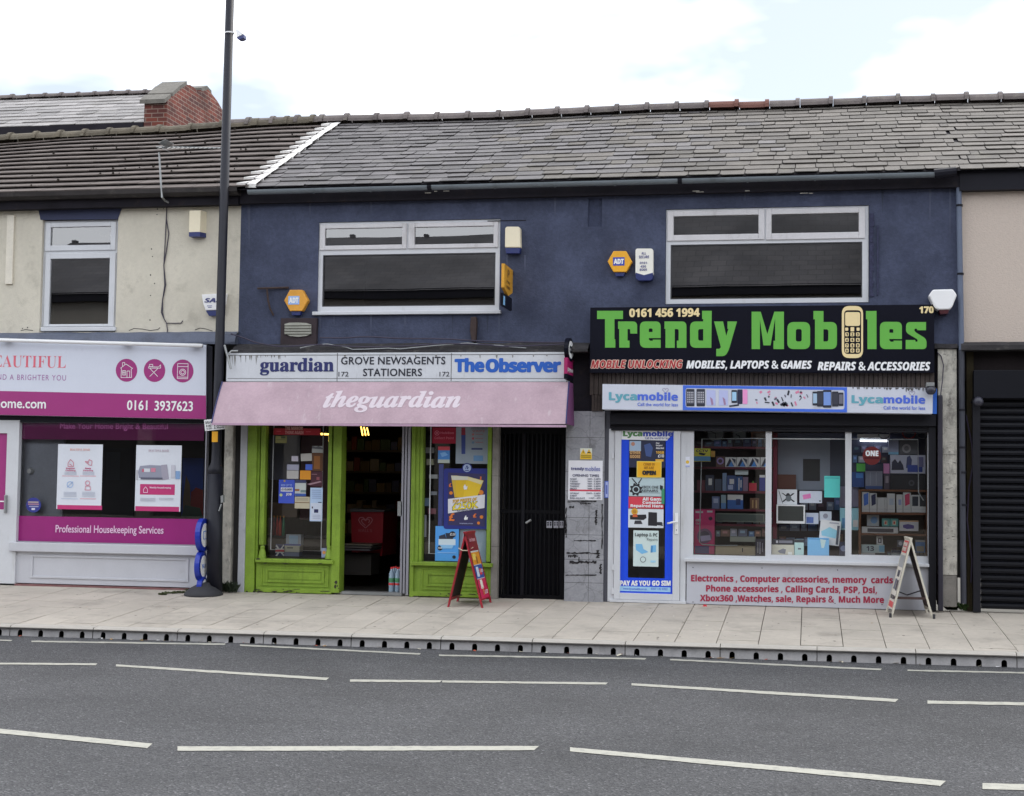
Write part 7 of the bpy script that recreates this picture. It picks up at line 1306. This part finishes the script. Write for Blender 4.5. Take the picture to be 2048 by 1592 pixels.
# ================================================================== WEAR: drips, chipped paint, sign grime
rw = random.Random(5)
def drip(px, py, w, h, y, mt, parent, nm='drip_stain'):
    k = 7; L_ = [(px-w/2*(1-(i/k)**1.5)*rw.uniform(.6, 1.1), py+h*i/k) for i in range(k+1)]; R_ = [(px+w/2*(1-(i/k)**1.5)*rw.uniform(.6, 1.1)+.15, py+h*i/k) for i in range(k+1)]
    decal([L_+R_[::-1]], y, mt, parent, nm)
DN = mat('navy_runoff', C(56, 62, 80, 1.02), .85, var=.2); DN2 = mat('pale_runoff', C(78, 84, 104, 1.05), .85, var=.2)
for px, py, w, h in ((640, 630, 5, 34), (668, 630, 3, 22), (742, 630, 4, 40), (810, 630, 6, 26), (905, 630, 3, 44), (975, 630, 5, 36), (998, 630, 4, 50), (620, 404, 4, 30), (742, 402, 5, 26), (1110, 392, 5, 44), (1230, 389, 4, 36), (1490, 384, 4, 18), (1765, 378, 5, 50), (1860, 377, 6, 70), (1900, 377, 5, 110), (498, 410, 6, 90), (1050, 510, 4, 40), (1014, 510, 3, 30)): drip(px, py, w, h, -.002, DN if px % 2 else DN2, NB)
GD = mat('sign_grime', C(120, 117, 112, 1.0), .7, var=.2)
for i in range(18): drip(458+i*6.5+rw.uniform(-3, 3), 710.5, rw.uniform(1, 4), rw.uniform(3, 24 if i < 9 else 9), fz-.0005, GD, ns, 'grime_streak')
for i in range(12): drip(690+i*37+rw.uniform(-12, 12), 710.5, rw.uniform(1, 5), rw.uniform(2, 7), fz-.0005, GD, ns, 'grime_streak')
LGm = mat('light_box_grime', C(86, 84, 84, 1.0), .8, var=.3)
for i in range(22): drip(1706+i*7+rw.uniform(-3, 3), 774.6+i*.08, rw.uniform(3, 10), rw.uniform(2, 9 if i > 8 else 5), l1-.0005, LGm, lb, 'grime_streak')
CH = mat('bare_dark_timber', C(48, 46, 36), .9, var=.3)
for i in range(34):
    side = rw.random() < .6; x = rw.choice((rw.uniform(493, 511), rw.uniform(665, 681), rw.uniform(514, 662), rw.uniform(515, 660))) if side else rw.uniform(824, 980); onpost = x < 512 or x > 664 and x < 682
    yb_w = (1186 if x < 700 else 1194); y = yb_w-abs(rw.gauss(0, 1))*(16 if onpost else 3)-1; w = rw.uniform(1, 4 if onpost else 12); h = rw.uniform(1, 7) if onpost else rw.uniform(.8, 2.2); k = 6
    decal([[(x+w*math.cos(t*1.047)*rw.uniform(.5, 1), y+h*math.sin(t*1.047)*rw.uniform(.5, 1)) for t in range(k)]], (-.0515 if onpost else -.0515), CH, sfl if x < 700 else sfr, 'paint_chip')
for px, py, w, h in ((516, 1118, 5, 2.5), (530, 1127, 4, 1.2), (570, 1127, 7, 1), (640, 1127, 5, 1)): decal([[(px+w*math.cos(t*1.047), py+h*math.sin(t*1.047)*rw.uniform(.6, 1)) for t in range(6)]], -.0865, CH, sfl, 'paint_chip')

PL = [mat('peeled_dark_stone', C(96, 92, 88, 1.0), .95, var=.3, vs=20, bump=.6, bs=40), mat('peeled_pale_paint', C(190, 188, 180, 1.1), .8, var=.15, bump=.5, bs=40)]
for i in range(70):
    x = rw.uniform(1887, 1911); y = rw.uniform(702, 1146); w = rw.uniform(1.5, 8); h = rw.uniform(.25, 1.0); k = 7; sl = rw.uniform(-.35, .35)
    tp_ = [(min(1913.5, x-w/2+w*t/k), y+sl*w*t/k-h*rw.uniform(.2, 1)) for t in range(k+1)]; bt_ = [(min(1913.6, x-w/2+w*t/k+.05), y+sl*w*t/k+h*rw.uniform(.2, 1)) for t in range(k+1)]
    decal([tp_+bt_[::-1]], -.0535-.0004*(i % 5), PL[0 if i % 4 else 1], NB, 'peeled_patch')
